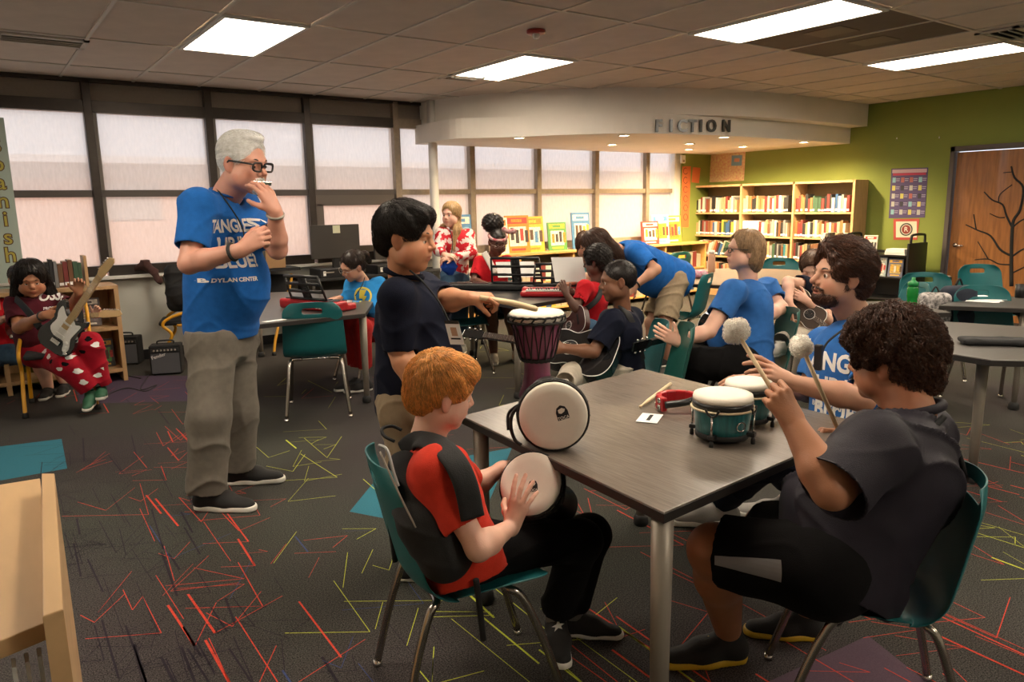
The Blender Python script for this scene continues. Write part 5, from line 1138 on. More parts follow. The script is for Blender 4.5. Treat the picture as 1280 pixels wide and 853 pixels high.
monitor('black monitor with a sticky note above the girl in the blue sweatshirt', 387, 450, 282, 321, 7.95, True); monitor('black monitor partly hidden behind the standing boy', 466, 530, 281, 321, 7.95)
for k, (px, py, lab) in enumerate([(418, 340, 'black computer case left of the sweatshirt girl'), (487, 340, 'black computer case under the half-hidden monitor')]):
    p = plane_y(px, py, 7.97); t = thing('computer_case', lab, 'computer', (p[0]-.05, 7.97, dz), group='computer cases on the desk'); bxo('case', (0, 0, .05), (.36, .32, .10), m_dark, t, bev=.006); bxo('drive_slot', (-.08, -.162, .06), (.12, .004, .012), m_silver, t); bxo('label', (-.13, -.162, .05), (.03, .003, .05), m_paper, t)
p = plane_y(336, 344, 8.05); t = thing('carton', 'brown cardboard box on the ledge right of the grey-haired man', 'box', (p[0], 8.02, .88)); bxo('carton_body', (0.02, 0, .15), (.24, .26, .30), mat('cardboard', (.33, .19, .09), .8), t, bev=.004); bxo('flap', (.02, 0, .302), (.238, .258, .004), mat('cardboard'), t)
tag(bxo('desk_shelf', (p[0]-.02, 8.05, .86), (.62, .36, .03), m_black), 'black ledge board carrying the small speaker and the carton', 'shelf')
t = thing('speaker_box', 'small grey speaker box on the ledge beside the cardboard box', 'speaker', (p[0]-.17, 7.98, .875)); bxo('cabinet', (0, 0, .13), (.20, .2, .25), mat('speaker_grey', (.05, .05, .05), .6), t, bev=.01); bxo('grille', (0, -.102, .13), (.16, .006, .2), mat('mesh_grey', (.09, .09, .09), .7, bump=.8, bscale=400), t)
# amplifiers
def amp(label, c, ang, w=.27, h=.27, d=.17):
    t = thing('amplifier', label, 'amplifier', (c[0], c[1], 0), ang, group='small practice amplifiers on the carpet')
    bxo('cabinet', (0, 0, h/2+.01), (w, d, h), m_black, t, bev=.012); bxo('grille_cloth', (0, d/2+.002, h*.42), (w-.03, .006, h*.70), mat('grille_cloth', (.10, .10, .11), .8, bump=.8, bscale=500), t)
    bxo('control_panel', (0, d/2+.002, h*.87), (w-.03, .006, h*.13), mat('panel_black', (.03, .03, .03), .3), t)
    for k in range(7): b = MB(); b.lathe([(.001, 0), (.009, 0), (.008, .014), (.001, .015)], (0, 0, 0), 10, R=np.array([[1,0,0],[0,0,1],[0,-1,0]])); b.v = [(x+(-.09+.03*k), y+d/2+.005, z+h*.87) for x, y, z in b.v]; b.build('knob', m_silver, t)
    text_obj('logo_script', 'Fender', .045, (.055, d/2+.006, h*.68), (-1, 0, .28), (.28, 0, 1), m_white, t, bold=.0006)
    MB().tube(catmull([(-.07, 0, h+.01), (-.06, 0, h+.04), (.06, 0, h+.04), (.07, 0, h+.01)], 5), .008, 7).build('handle', m_rubber, t)
    for sx in (-1, 1): bxo('foot', (sx*(w/2-.03), 0, .006), (.02, d-.04, .012), m_rubber, t)
a = (gp(189, 469)+gp(224, 471))/2; amp('small black practice amplifier with a grey grille in front of the yellow chair', a+V3(.05, .10), face(-.35, -.94)); a = (gp(137, 457)+gp(174, 458))/2; amp('small black practice amplifier by the wall behind the guitar girl', a+V3(.05, .10), face(-.45, -.9))
def cable(label, pts, r=.004): return tag(MB().tube(catmull([(*gp(*p), .006) if len(p) == 2 else tuple(p) for p in pts], 6), r, 6).build('cable', m_rubber), label, 'cable')
cable('black cable curling from the amplifier to the guitar girl', [(186, 470), (176, 488), (196, 482), (182, 490), (160, 486), (140, 492), (128, 500), (112, 506), (98, 518), (108, 512)]); cable('black cable looped beside the amplifiers', [(140, 460), (128, 470), (118, 466), (130, 474), (152, 470), (176, 474)])
cable('white charging cable coiled beneath the left keyboard table', [(360, 420), (372, 426), (385, 428), (392, 420), (380, 416), (366, 424)])
# backpack on the yellow chair, scarf on the ledge
def backpack(label, c, s, m, fw, name='backpack'):
    S = Sdf(); fw = unit(fw); x = np.cross(fw, V3(0, 0, 1)); R = np.stack([x, fw, V3(0, 0, 1)], 1); c = V3(*c); t = thing(name, label, 'backpack', tuple(c-V3(0, 0, .2*s))); ORG[0] = c-V3(0, 0, .2*s)
    S.box(c, (.14*s, .08*s, .20*s), R, r=.06*s); S.ell(c+fw*.07*s-V3(0, 0, .06*s), (.11*s, .06*s, .11*s), R, .02); v, f = S.mesh(.01, folds(.007, 26, 6)); raw('sack', v, f, m, t, True)
    for sx in (-1, 1): MB().tube(catmull([c+x*sx*.06*s+V3(0, 0, .19*s), c+x*sx*.10*s-fw*.12*s+V3(0, 0, .1*s), c+x*sx*.11*s-fw*.10*s-V3(0, 0, .12*s)], 5), .014*s, 8).build('strap', m_black, t)
    MB().tube(catmull([c-x*.03*s+V3(0, 0, .2*s), c+V3(0, 0, .25*s), c+x*.03*s+V3(0, 0, .2*s)], 4), .008*s, 6).build('loop', m_black, t)
    done(); return t
yc = gp(196, 440)+V3(0, .25); c = V3(1.66, 7.74, .76); backpack('black backpack heaped on the yellow chair by the wall', c, 1.15, m_black, -FR+RR*.4)
c = V3(1.72, 7.60, .72); tag(MB().lathe([(.001, -.06), (.03, -.06), (.034, .0), (.03, .06), (.001, .062)], c, 16, R=basis(V3(0, 0, 1), RR+V3(0, 0, .5))).build('bottle', mat('green_cap')), 'green bottle end poking out of the black backpack', 'bottle')
S = Sdf(); S.chain([at(170, 335, 7.5), at(182, 331, 7.45), at(192, 340, 7.4), at(199, 352, 7.35)], [.03, .045, .035, .03], k=.03); v, f = S.mesh(.01, folds(.01, 50, 8)); tag(raw('scarf', v, f, mat('brown_cloth', (.07, .03, .025), .95), None, True), 'crumpled brown scarf hanging over the window ledge', 'scarf')
c = at(1167, 392, 5.55); backpack('black and white patterned backpack hanging from a teal chair', c, .8, mat('chevron_cloth', (.03, .03, .03), .9, var=.5, vscale=45, var2=(.6, .56, .55)), -FR-RR*.2)
c = at(1196, 388, 5.6); backpack('dark backpack with an orange stripe on the teal chair near the door', c, .95, mat('navy_pack', (.015, .02, .035), .9), -FR+RR*.2)
# green bin behind the guitar girl
p = gp(62, 475)+V3(0, .02); t = thing('bin', 'round green bin behind the yellow chair of the guitar girl', 'bin', (p[0], p[1], 0)); MB().lathe([(.001, 0), (.20, 0), (.21, .02), (.235, .42), (.225, .42), (.20, .03)], n=36).build('tub', mat('green_bin', (.16, .22, .03), .5), t); MB().lathe([(.235, .40), (.245, .40), (.245, .42), (.235, .42)], n=36).build('rim', mat('green_bin'), t)

# keyboards ----------------------------------------------------------
def keyboard(label, c, xdir, L, m, D=.22, h=.06, stand=True, sheet=None, seed=0, name='keyboard', rest=(.38, .185, 0)):
    """xdir runs along the keys from low to high notes; the player sits on the side xdir x up ... -Y"""
    X = unit(V3(*xdir)*V3(1, 1, 0)); Y = np.cross(V3(0, 0, 1), X); t = thing(name, label, 'keyboard', group='electronic keyboards on the tables'); frame(t, X, Y, V3(0, 0, 1), c)
    S = Sdf(); S.box((0, .045, h/2), (L/2, D/2-.045, h/2), r=.018); S.box((0, -.055, h*.33), (L/2, D/2-.055, h*.33), r=.015); v, f = S.mesh(.008); raw('body', v, f, m, t, True)
    bxo('control_strip', (0, .05, h+.001), (L*.82, .07, .004), m_dark, t); n = int((L-.09)/.0215); b = MB()
    for k in range(n): bxo_ = b.box((-L/2+.045+.0215*(k+.5), -.055, h*.66+.006), (.0198, .10, .012))
    b.build('white_keys', m_ivory, t)['kind'] = 'stuff'; b = MB()
    for k in range(n):
        if k % 7 not in (2, 6): b.box((-L/2+.045+.0215*(k+1), -.035, h*.66+.016), (.011, .062, .012))
    b.build('black_keys', m_dark, t)['kind'] = 'stuff'
    for s in (-1, 1): MB().lathe([(.001, 0), (.03, 0), (.03, .003), (.001, .003)], (s*(L/2-.06), .05, h+.002), 20).build('speaker', mat('mesh_dark', (.03, .03, .03), .7), t)
    if stand:
        W, H_, xo = rest; st = MB(); R = np.array([[1, 0, 0], [0, .94, .34], [0, -.34, .94]])
        def rp(x, z): return V3(x-xo, .085, h+.01)+R @ V3(0, 0, 1)*z*1.0+V3(0, 0, 0)
        for x in (-W/2, W/2, -.035, .035): st.tube([rp(x, 0), rp(x*.94, H_)], .009, 6)
        for z in (0, H_/3, H_*2/3, H_): st.tube([rp(-W/2*(1-.06*z/H_), z), rp(W/2*(1-.06*z/H_), z)], .013, 6)
        for z in np.arange(.01, H_, .014): st.tube([rp(-.038, z), rp(.038, z)], .0085, 6)
        st.build('music_rest', m_dark, t)
    return t
P_ = lambda px, py, z=.742: V3(*on(px, py, z))
a, b_ = P_(352, 382), P_(446, 390); k1 = keyboard('red keyboard with a black music rest played by the sweatshirt girl', (a+b_)/2, -(b_-a), .62, m_red, h=.075); text_obj('brand_print', 'CASIO', .035, (-.14, .1120, .03), (-1, 0, 0), (0, 0, 1), m_white, k1, bold=.001)
a, b_ = P_(560, 366), P_(690, 358); k2 = keyboard('long black keyboard with a music rest before the girl with the hair bun', (a*.5+b_*.5), -(RR-FR*.25), 1.0, m_dark, rest=(.46, .24, .17))
a, b_ = P_(662, 373), P_(728, 366); k3 = keyboard('red keyboard reached by the bending woman and the small boy', (a+b_)/2+V3(-.02, .0, 0), V3(*RR)*1.0-FR*.15, .56, m_red, h=.07)
for k, (px, py, d, w, h_, yaw, lab) in enumerate([(711, 337, 6.15, .26, .21, -.1, 'white sheet of music on the rest of the right red keyboard'), (645, 337, 7.0, .36, .15, 0, 'white printed sheet standing behind the slots of the black keyboard rest'), (650, 385, 0, 0, 0, 0, '')][:2]):
    c = at(px, py, d); X = unit(RR+FR*yaw); Y = unit(V3(0, 0, 1)+FR*.3-RR*.15); t = raw('sheet_music', [c+X*a_*w/2+Y*b2*h_/2+n_*.001 for n_ in (-FR, FR*0) for a_, b2 in ((-1, -1), (1, -1), (1, 1), (-1, 1))], [(0, 1, 2, 3), (7, 6, 5, 4), (0, 4, 5, 1), (1, 5, 6, 2), (2, 6, 7, 3), (3, 7, 4, 0)], m_paper); tag(t, lab, 'paper')
p = P_(343, 401, .743); t = MB().box(p, (.16, .06, .001), .2).build('paper_slip', m_paper); tag(t, 'small white paper slip on the table beside the grey-haired man', 'paper')
c = P_(676, 352, .742)+FR*.25; keyboard('red keyboard back part seen between the two music rests', c, RR, .4, m_red, stand=False) if False else None

# guitars ------------------------------------------------------------
def guitar(label, body_c, neck_dir, face_n, kind='acoustic', top=None, side=None, scale=1., neckm=None, name='guitar', head=True, pick=None):
    """origin: middle of the body, Y along the neck, Z out of the top"""
    Y = unit(neck_dir); Z = np.array(face_n, float); Z = unit(Z-Y*(Z @ Y)); t = thing(name, label, 'guitar', group='guitars held by the players'); frame(t, np.cross(Y, Z), Y, Z, body_c); t.scale = (scale,)*3
    neckm = neckm or mat('maple_neck', (.55, .38, .18), .4, var=.08)
    if kind == 'acoustic':
        prof = [(0, -.25), (.10, -.243), (.17, -.20), (.192, -.12), (.165, -.04), (.125, .03), (.122, .07), (.138, .13), (.125, .19), (.075, .225), (0, .232)]
        c = catmull([(x, y) for x, y in prof], 5); pts = [tuple(p) for p in c]+[(-x, y) for x, y in c[-2:0:-1]]; th = .095; nb_ = .232
        MB().prism(pts, -th+.004, -.004).build('sides', side, t); MB().prism(pts, -.004, .0, bev=.0015).build('soundboard', top, t)
        MB().tube([(x, y, 0) for x, y in pts], .003, 6, closed=True).build('binding', m_ivory, t)
        raw('soundhole', [(.048*math.cos(a), .07+.048*math.sin(a), .0012) for a in np.linspace(0, 2*PI, 24, endpoint=False)], [tuple(range(24))], m_black, t)
        MB().tube([(.056*math.cos(a), .07+.056*math.sin(a), .001) for a in np.linspace(0, 2*PI, 28, endpoint=False)], .002, 5, closed=True).build('rosette', m_ivory, t); bxo('bridge', (0, -.12, .006), (.15, .025, .01), m_black, t, bev=.003)
        nl, zt, by = .62, .006, -.12
    else:
        prof = [(0, -.21), (-.07, -.215), (-.135, -.185), (-.16, -.12), (-.145, -.05), (-.115, 0), (-.12, .06), (-.145, .11), (-.15, .165), (-.13, .20), (-.105, .195), (-.085, .155), (-.05, .125), (-.03, .12), (.03, .12), (.045, .10), (.075, .115), (.105, .15), (.122, .15), (.128, .11), (.112, .05), (.108, 0), (.135, -.06), (.15, -.12), (.13, -.175), (.07, -.21)]
        c = catmull(prof, 3, True); pts = [tuple(p) for p in c]; MB().prism(pts, -.045, 0, bev=.008).build('body', side, t)
        pg = catmull([(-.045, -.085), (-.10, -.04), (-.09, .04), (-.112, .10), (-.105, .155), (-.06, .12), (-.035, .105), (.03, .105), (.055, .085), (.085, .10), (.10, .09), (.09, .02), (.085, -.04), (.115, -.11), (.105, -.155), (.075, -.15), (.045, -.085)], 3, True)
        MB().prism([tuple(p) for p in pg], .0005, .003).build('pickguard', pick or m_ivory, t)
        for y in (-.055, .0, .055): bxo('pickup', (0, y, .006), (.075, .018, .01), m_ivory, t, bev=.003)
        bxo('bridge', (0, -.12, .008), (.075, .035, .014), m_chrome, t, bev=.002)
        for q in ((.075, -.08), (.09, -.115), (.1, -.145)): MB().lathe([(.001, .003), (.012, .003), (.010, .016), (.001, .017)], (*q, 0), 12).build('knob', m_ivory, t)
        MB().lathe([(.001, .003), (.02, .003), (.02, .007), (.001, .008)], (.115, -.165, 0), 14).build('jack_plate', m_chrome, t); nl, zt, by = .56, .006, -.12; nb_ = .10
    MB().prism([(-.027, nb_-.02), (.027, nb_-.02), (.021, nb_-.02+nl*.8), (-.021, nb_-.02+nl*.8)], -.016, zt, bev=.004).build('neck', neckm, t); ny = nb_-.02+nl*.8
    fb = MB().prism([(-.0265, nb_-.09), (.0265, nb_-.09), (.0215, ny), (-.0215, ny)], zt, zt+.003).build('fretboard', neckm if kind != 'acoustic' else mat('rosewood', (.05, .025, .015), .4), t)
    y = ny
    for k in range(14): bxo('fret', (0, y, zt+.0035), (.044+.0008*k, .002, .0015), m_chrome, t); y -= .033*.945**k*1.05
    if head:
        hp = [(-.024, ny), (.022, ny), (.03, ny+.03), (.034, ny+.16), (.015, ny+.185), (-.02, ny+.17), (-.028, ny+.13), (-.04, ny+.05)] if kind != 'acoustic' else [(-.024, ny), (.024, ny), (.034, ny+.03), (.03, ny+.17), (-.03, ny+.17), (-.034, ny+.03)]
        MB().prism(hp, -.014, -.0, bev=.003).build('headstock', neckm if kind != 'acoustic' else side, t)
        for k in range(6):
            if kind == 'acoustic': sx = -1 if k < 3 else 1; q = (sx*.045, ny+.05+.045*(k % 3), -.008)
            else: q = (-.042+.003*k, ny+.045+.022*k, -.008)
            MB().lathe([(.001, -.012), (.007, -.008), (.008, .008), (.001, .012)], q, 8).build('tuner', m_rod, t)
    s = MB()
    for k in range(6): x = -.018+.0072*k; s.tube([(x*1.35, by, zt+.010), (x, ny, zt+.006)], .0006, 4)
    s.build('strings', m_rod, t); return t
# ------------------------------------------------------------------ the people
def dv(r, f, u): return unit(RR*r+FR*f+V3(0, 0, u))
def JJ(**k): return {a: at(*b) for a, b in k.items()}
UPZ = V3(0, 0, 1)
def lean(face, up=(0, 0, 1)): return basis(face, up)
def hair_std(root, W, s, R, m, n=1200, length=.05, vx=.0045, name='hair', flowdir=None, curl=0, curlf=0, r=.0009, seed=1, seg=6, lift=.004, disp=None, spread=.35, cvar=.35, base=.75, **kw):
    sh = hair_cap(W, s, R, vx, disp=disp, **kw); c = W((0, -.03, .11)); dn = -np.array(R)[:, 2]; fw = np.array(R)[:, 1]
    if flowdir is None: flowdir = lambda p: unit(unit(p-c)*.5+dn*.9-fw*.1)
    return hair_strands(name, sh, n, length*s, flowdir, m, root, seg, r*s, lift*s, curl, curlf, seed=seed, spread=spread, cvar=cvar, base=base)
m_blueT = clothm('royal_blue', (.016, .125, .44)); m_blueT2 = clothm('soft_blue', (.030, .13, .40))
m_navy = clothm('navy', (.008, .010, .022), sheen=.02); m_blackc = clothm('black', (.0045, .004, .0045), sheen=.01); m_khaki = clothm('khaki', (.30, .23, .15)); m_greyp = clothm('grey_trouser', (.17, .15, .125))
m_redT = clothm('orange_red', (.60, .042, .022)); m_redC = clothm('deep_red', (.50, .012, .02)); m_print = mat('white_print', (.75, .73, .70), .7)
sk_man = skinm('rosy', (.66, .33, .24)); sk_fair = skinm('fair', (.74, .43, .32)); sk_tan = skinm('tan', (.43, .19, .10)); sk_olive = skinm('olive', (.50, .26, .17)); sk_brown = skinm('brown', (.20, .085, .045)); sk_dark = skinm('deep_brown', (.11, .045, .028))
m_shoeb = mat('black_shoe', (.014, .013, .013), .75, bump=.3, bscale=300); m_solew = mat('white_sole', (.75, .72, .66), .6)
def shirt_text(target, lines, C0, X, m=m_print, up=(0, 0, 1), root=None, gap=.0, rd=None):
    y = 0; U = unit(V3(*up)); B = bvh(target)
    for txt, size, bold, sx in lines:
        decal('print', txt, size, B, V3(*C0)-U*y, X, U, m, root, bold, sx, ray_dir=rd); y += size*(1.0+gap)

# 1 standing man -----------------------------------------------------
J = JJ(head=(304, 205, 3.62), neck=(284, 243, 3.70), chest=(276, 292, 3.72), pelvis=(277, 398, 3.84), shR=(248, 258, 3.50), elR=(236, 330, 3.42), wrR=(303, 312, 3.36), shL=(303, 258, 3.88), elL=(347, 312, 3.62), wrL=(344, 264, 3.48),
       hpR=(266, 425, 3.76), hpL=(290, 422, 3.98), knR=(262, 520, 3.70), knL=(298, 512, 4.02), anR=(259, 622, 3.80), anL=(299, 593, 4.12))
J['anR'] = on(259, 613, .10); J['anL'] = on(297, 583, .10)
root = person(on(280, 622), 'standing man with short white hair and black glasses playing a harmonica, blue T-shirt')
fd = dv(1, -.40, -.22); R = lean(fd)
hR = dict(d=dv(.75, .1, .5), pn=dv(.1, -1, .35), side=-1, curls=[(.7, .9, .5), (.8, 1.0, .5), (.9, 1.1, .6), (1.0, 1.1, .6)], thumb=(.9, .3, .5))
hL = dict(d=dv(-.35, -.15, 1), pn=dv(.7, -.6, .2), side=-1, curls=[(.5, .6, .3), (.55, .7, .4), (.6, .8, .4), (.7, .9, .4)], thumb=(.7, .5, .4))
body, W, s = fig(root, J, sk_man, head=dict(hh=.272, rot=R, c=J['head'], neck=J['neck'], neck_r=.064, nose=1.25, eyes='down', jaw=1.08, cheek=.003), hands=dict(R=hR, L=hL, vx=.004), hsize=.205, arm_r=(.052, .047, .031))
eyes_obj(W, s, R, root, down=True); hm = hairm('white', (1.0, .98, .94)); brows(W, s, root, hm)
fl_ = R[:, 1]; upv = R[:, 2]
hair_std(root, W, s, R, hm, 2200, .05, grow=.008, front=.075, back=-.03, top=.004, extra=[((0, .03, .112), (.05, .05, .022))], flowdir=lambda p: unit(-fl_*1.0-upv*.45+(p-J['head'])*1.2), cvar=.12, base=.95, ear=1.1)
S = Sdf(); S.ell(W((0, .088, -.047)), V3(.028, .012, .008)*s, R, .006); S.ell(W((0, .072, -.094)), V3(.024, .022, .016)*s, R, .01)
sh = S.mesh(.004); hair_strands('moustache', sh, 400, .018, lambda p: unit(-upv+fl_*.2), hm, root, 4, .0009, .003)
g = glasses(W, s, root, m_dark, w=.026, h=.017, thick=.0042)
t, R3_ = shirt(root, J, m_blueT, chest=(.20, .148), waist=(.185, .165), sleeve=.72, arm=.078, hem=.03, amp=.0055, seed=1, fwd=dv(1, -.35, 0), belly=.045, hemdir=UPZ, shr=.085, neck_r=.078, collar=m_blueT, fr=18)
fx = unit(np.cross(UPZ, dv(1, -.35, 0))) ; fx = -unit(np.cross(dv(1, -.35, 0), UPZ))*-1
X = unit(np.cross(UPZ, dv(1, -.50, 0))); rd = -dv(1, -.50, 0)
shirt_text(t, [('TANGLED', .085, .003, .66), ('UP IN', .085, .003, .7), ('BLUE?', .085, .003, .75)], at(330, 283, 3.5), X, root=t, rd=rd)
shirt_text(t, [('BOB DYLAN CENTER', .027, .001, .8)], at(330, 352, 3.5), X, root=t, rd=rd)
pants(root, J, m_greyp, hip=.140, r=(.120, .105, .098), amp=.008, seed=2, fr=15, name='trousers', topcut=at(270, 409, 3.8)[2])
shoe(root, J['anR'], dv(1, -.12, 0)*V3(1, 1, 0), L=.325, mu=m_shoeb, ms=m_solew); shoe(root, J['anL'], dv(1, .1, 0)*V3(1, 1, 0), L=.32, mu=m_shoeb, ms=m_solew)
MB().tube(catmull([J['neck']+dv(-.5, -1, .5)*.07, at(290, 262, 3.56), at(303, 285, 3.53), at(307, 310, 3.50)], 5), .004, 6).build('lanyard', m_black, root)
wd_ = unit(J['wrR']-J['elR']); q = J['wrR']-wd_*.05; a = unit(np.cross(wd_, UPZ)); b2 = np.cross(wd_, a)
MB().tube([q+(a*math.cos(u)+b2*math.sin(u))*.037+wd_*0 for u in np.linspace(0, 2*PI, 20, endpoint=False)], .008, 8, closed=True).build('wristband', m_rubber, root)
wd_ = unit(J['wrL']-J['elL']); q = J['wrL']-wd_*.02; a = unit(np.cross(wd_, FR)); b2 = np.cross(wd_, a)
for nm, rr, mm in (('watch_strap', .0075, m_silver),): MB().tube([q+(a*math.cos(u)+b2*math.sin(u))*.036 for u in np.linspace(0, 2*PI, 20, endpoint=False)], rr, 8, closed=True).build(nm, mm, root)
done()
hp = W((0, .100, -.060)); t = thing('harmonica', 'small silver harmonica held to the grey-haired man\'s mouth', 'harmonica', tuple(hp)); ax = R; b = MB().box((0, .006, 0), (.105, .026, .02), bev=.003, R=None); b.v = [tuple(R @ V3(*q)) for q in b.v]; b.build('cover_plate', m_chrome, t)
b = MB()
for k in range(10): b.box((-.04+.009*k, -.008, 0), (.006, .003, .010))
b.v = [tuple(R @ V3(*q)) for q in b.v]; b.build('holes', m_black, t)['kind'] = 'stuff'

DF[0] = 1.055
# 2 red-haired boy ---------------------------------------------------
J = JJ(head=(552, 492, 2.06), neck=(532, 556, 2.07), chest=(545, 615, 2.02), pelvis=(576, 692, 2.06), shR=(545, 592, 1.90), elR=(598, 686, 1.86), wrR=(640, 658, 1.98), shL=(560, 585, 2.20), elL=(588, 612, 2.30), wrL=(630, 584, 2.34),
       hpR=(594, 690, 2.05), hpL=(602, 684, 2.22), knR=(726, 676, 2.28), knL=(738, 668, 2.42), anR=(694, 768, 2.43), anL=(716, 760, 2.60))
J['anR'] = on(695, 766, .10); J['anL'] = on(716, 760, .10)
root = person(on(620, 800), 'seated red-haired boy in an orange-red T-shirt with a black backpack, drumming on his lap')
fd = dv(1, .42, -.26); R = lean(fd, UPZ+dv(.3, 0, 0)*.25)
hR = dict(d=dv(.35, .2, 1), pn=dv(-.35, -1, .25), side=-1, curls=[(.1, .15, .1), (.15, .2, .1), (.2, .3, .2), (.3, .35, .2)], spread=.17, thumb=(.5, .5, .3))
hL = dict(d=dv(1, 0, -.05), pn=dv(0, -.3, 1), side=1, curls=[(.3, .5, .3)]*4, thumb=(.9, .1, .3))
body, W, s = fig(root, J, sk_fair, hvx=.0028, head=dict(hh=.212, rot=R, c=J['head'], neck=J['neck'], neck_r=.044, nose=.7, eyes='down', cheek=.003), hands=dict(R=hR, L=hL, vx=.003), hsize=.148, arm_r=(.038, .033, .021))
eyes_obj(W, s, R, root, down=True); hm = hairm('copper', (.88, .40, .11)); brows(W, s, root, hm, .002)
cw = W((0, -.06, .10)); up_ = R[:, 2]; fw_ = R[:, 1]
hair_std(root, W, s, R, hm, 5200, .055, vx=.004, grow=.012, front=.036, sides=.0, back=-.045, top=.008, extra=[((0, .055, .085), (.062, .045, .038)), ((0, -.065, .02), (.060, .045, .055))], seg=7, r=.0011, lift=.007, spread=.24,
         flowdir=lambda p: unit((p-cw)*1.0*8-up_*.75+fw_*.35), disp=lambda v: .0016*np.sin((v @ R[:, 0])*260+3*np.sin((v @ up_)*30)), cvar=.4)
t, _ = shirt(root, J, m_redT, chest=(.150, .105), waist=(.135, .108), sleeve=.70, arm=.064, hem=.022, vx=.006, amp=.005, seed=5, fwd=dv(1, .45, 0), shr=.066, neck_r=.054, collar=m_blackc, fr=24)
pants(root, J, m_blackc, hip=.082, r=(.072, .068, .060), stop=1.95, amp=.005, seed=6)
wh = mat('white_leather', (.7, .66, .6), .5)
o = shoe(root, J['anR']+V3(0, 0, -.01), gp(708, 850)[:2].tolist()+[0]-np.append(gp(690, 786), 0), L=.235, mu=m_shoeb, ms=m_solew); o2 = shoe(root, J['anL'], dv(1, -.15, 0)*V3(1, 1, 0), L=.225, mu=m_shoeb, ms=m_solew)
SB = bvh(o); st = [(math.cos(PI/2+k*PI/5)*(.024 if k % 2 == 0 else .010), math.sin(PI/2+k*PI/5)*(.024 if k % 2 == 0 else .010)) for k in range(10)]
cs = V3(*np.mean([tuple(q.co) for q in o.data.vertices], 0))+ORG[0]; sx_ = unit(RR*.8+FR*.3)
decal('star', '', 1, SB, cs+V3(0, 0, .05)-FR*.02, sx_, np.cross(unit(V3(0, 0, 1)-FR*.9), sx_)*-1 if False else unit(V3(0, 0, .5)+FR), m_solew, o, bar=st, ray_dir=(FR*.55-V3(0, 0, 1)))
for kk, a_ in (('R', 'anR'), ('L', 'anL')): MB().tube([J[a_]+V3(0, 0, .07), J[a_]+V3(0, 0, -.03)], [.043, .038], 14).build('sock', mat('grey_sock', (.22, .20, .19), .9), root)
bar_ = [J['neck']+dv(.1, -.9, .2)*.055, at(568, 575, 2.02), at(590, 612, 1.98), at(612, 640, 2.0), at(630, 655, 2.05)]
done()
# his backpack
S = Sdf(); bp = thing('backpack', 'black school backpack worn by the red-haired boy against his chair', 'backpack', tuple(at(545, 680, 1.98))); ORG[0] = V3(*bp.location)
S.chain([at(508, 590, 1.98), at(534, 650, 1.93), at(556, 694, 1.92)], [.058, .080, .078], k=.04); S.chain([at(512, 588, 2.10), at(532, 650, 2.08), at(556, 696, 2.08)], [.05, .07, .07], k=.04); S.chain([at(514, 610, 1.95), at(540, 662, 1.93)], [.026, .032], k=.02)
v, f = S.mesh(.006, folds(.006, 30, 3)); raw('sack', v, f, m_black, bp, True)
band('strap', [at(505, 565, 2.03), at(522, 551, 1.995), at(545, 555, 1.915), at(567, 575, 1.845), at(582, 606, 1.82), at(591, 648, 1.82)], .033, dv(.35, -1, .9), m_black, bp, flat=.26)
band('strap', [at(520, 553, 2.14), at(545, 550, 2.2), at(566, 566, 2.22), at(578, 600, 2.2)], .022, dv(.35, -1, .5), m_black, bp)
MB().tube(catmull([at(493, 552, 2.03), at(480, 545, 2.04), at(478, 536, 2.06), at(490, 533, 2.08), at(502, 538, 2.08)], 5), .005, 8).build('loop', m_black, bp)
MB().tube(catmull([at(474, 557, 1.93), at(484, 563, 1.90), at(492, 590, 1.88), at(498, 608, 1.87)], 5), .0045, 6).build('reflective_piping', mat('piping_grey', (.35, .35, .34), .4), bp); MB().tube(catmull([at(475, 565, 1.91), at(500, 620, 1.87), at(520, 660, 1.85)], 5), .003, 6).build('zip', m_silver, bp)
for px, py0, py1, d in ((598, 725, 800, 1.92), (488, 640, 702, 2.02)): MB().tube(catmull([at(px-3, py0, d), at(px+2, (py0+py1)/2, d+.03), at(px+6, py1, d+.05)], 4), .009, 8).build('hanging_strap', m_black, bp)
done()
# the drum in his lap
hc = at(662, 604, 2.14); nd = unit(EYE-hc); hd = unit(nd*.75+V3(0, 0, 1)*.25-RR*.30); d3 = djembe('djembe', 'black djembe held in the lap of the red-haired boy, white head up', hc-hd*.30, hd, AX_R, r=.098, h=.30, body=wood_black)
head_logo(d3, V3(.012, -.012, .304), V3(1, 0, 0), V3(0, 1, 0), V3(0, 0, 1), 1.0)
sk_ = None

DF[0] = 1.03
# 3 curly-haired boy -------------------------------------------------
J = JJ(head=(1112, 452, 2.12), neck=(1138, 515, 2.06), chest=(1115, 600, 2.02), pelvis=(1050, 700, 2.02), shL=(1092, 560, 1.86), elL=(1040, 612, 1.78), wrL=(992, 530, 1.86), shR=(1150, 545, 2.28), elR=(1090, 560, 2.45), wrR=(1058, 545, 2.42),
       hpL=(1030, 712, 1.96), hpR=(1020, 700, 2.14), knL=(893, 688, 2.12), knR=(960, 660, 2.45), anL=(908, 792, 2.30), anR=(1008, 770, 2.52))
J['anL'] = on(910, 788, .11); J['anR'] = on(1010, 760, .11)
root = person(on(1040, 800), 'seated boy with curly dark hair and a dark polo shirt playing bongos with two mallets')
fd = dv(-1, .85, -.12); R = lean(fd)
hL = dict(d=dv(-.45, .25, .85), pn=dv(-.1, -1, .25), side=1, curls=[(1.0, 1.3, .8), (1.1, 1.4, .9), (1.2, 1.4, .9), (1.3, 1.4, .9)], thumb=(1.2, .5, .3))
hR = dict(d=dv(-1, .1, .2), pn=dv(0, .3, 1), side=-1, curls=[(1.0, 1.2, .7)]*4, thumb=(.9, .4, .3))
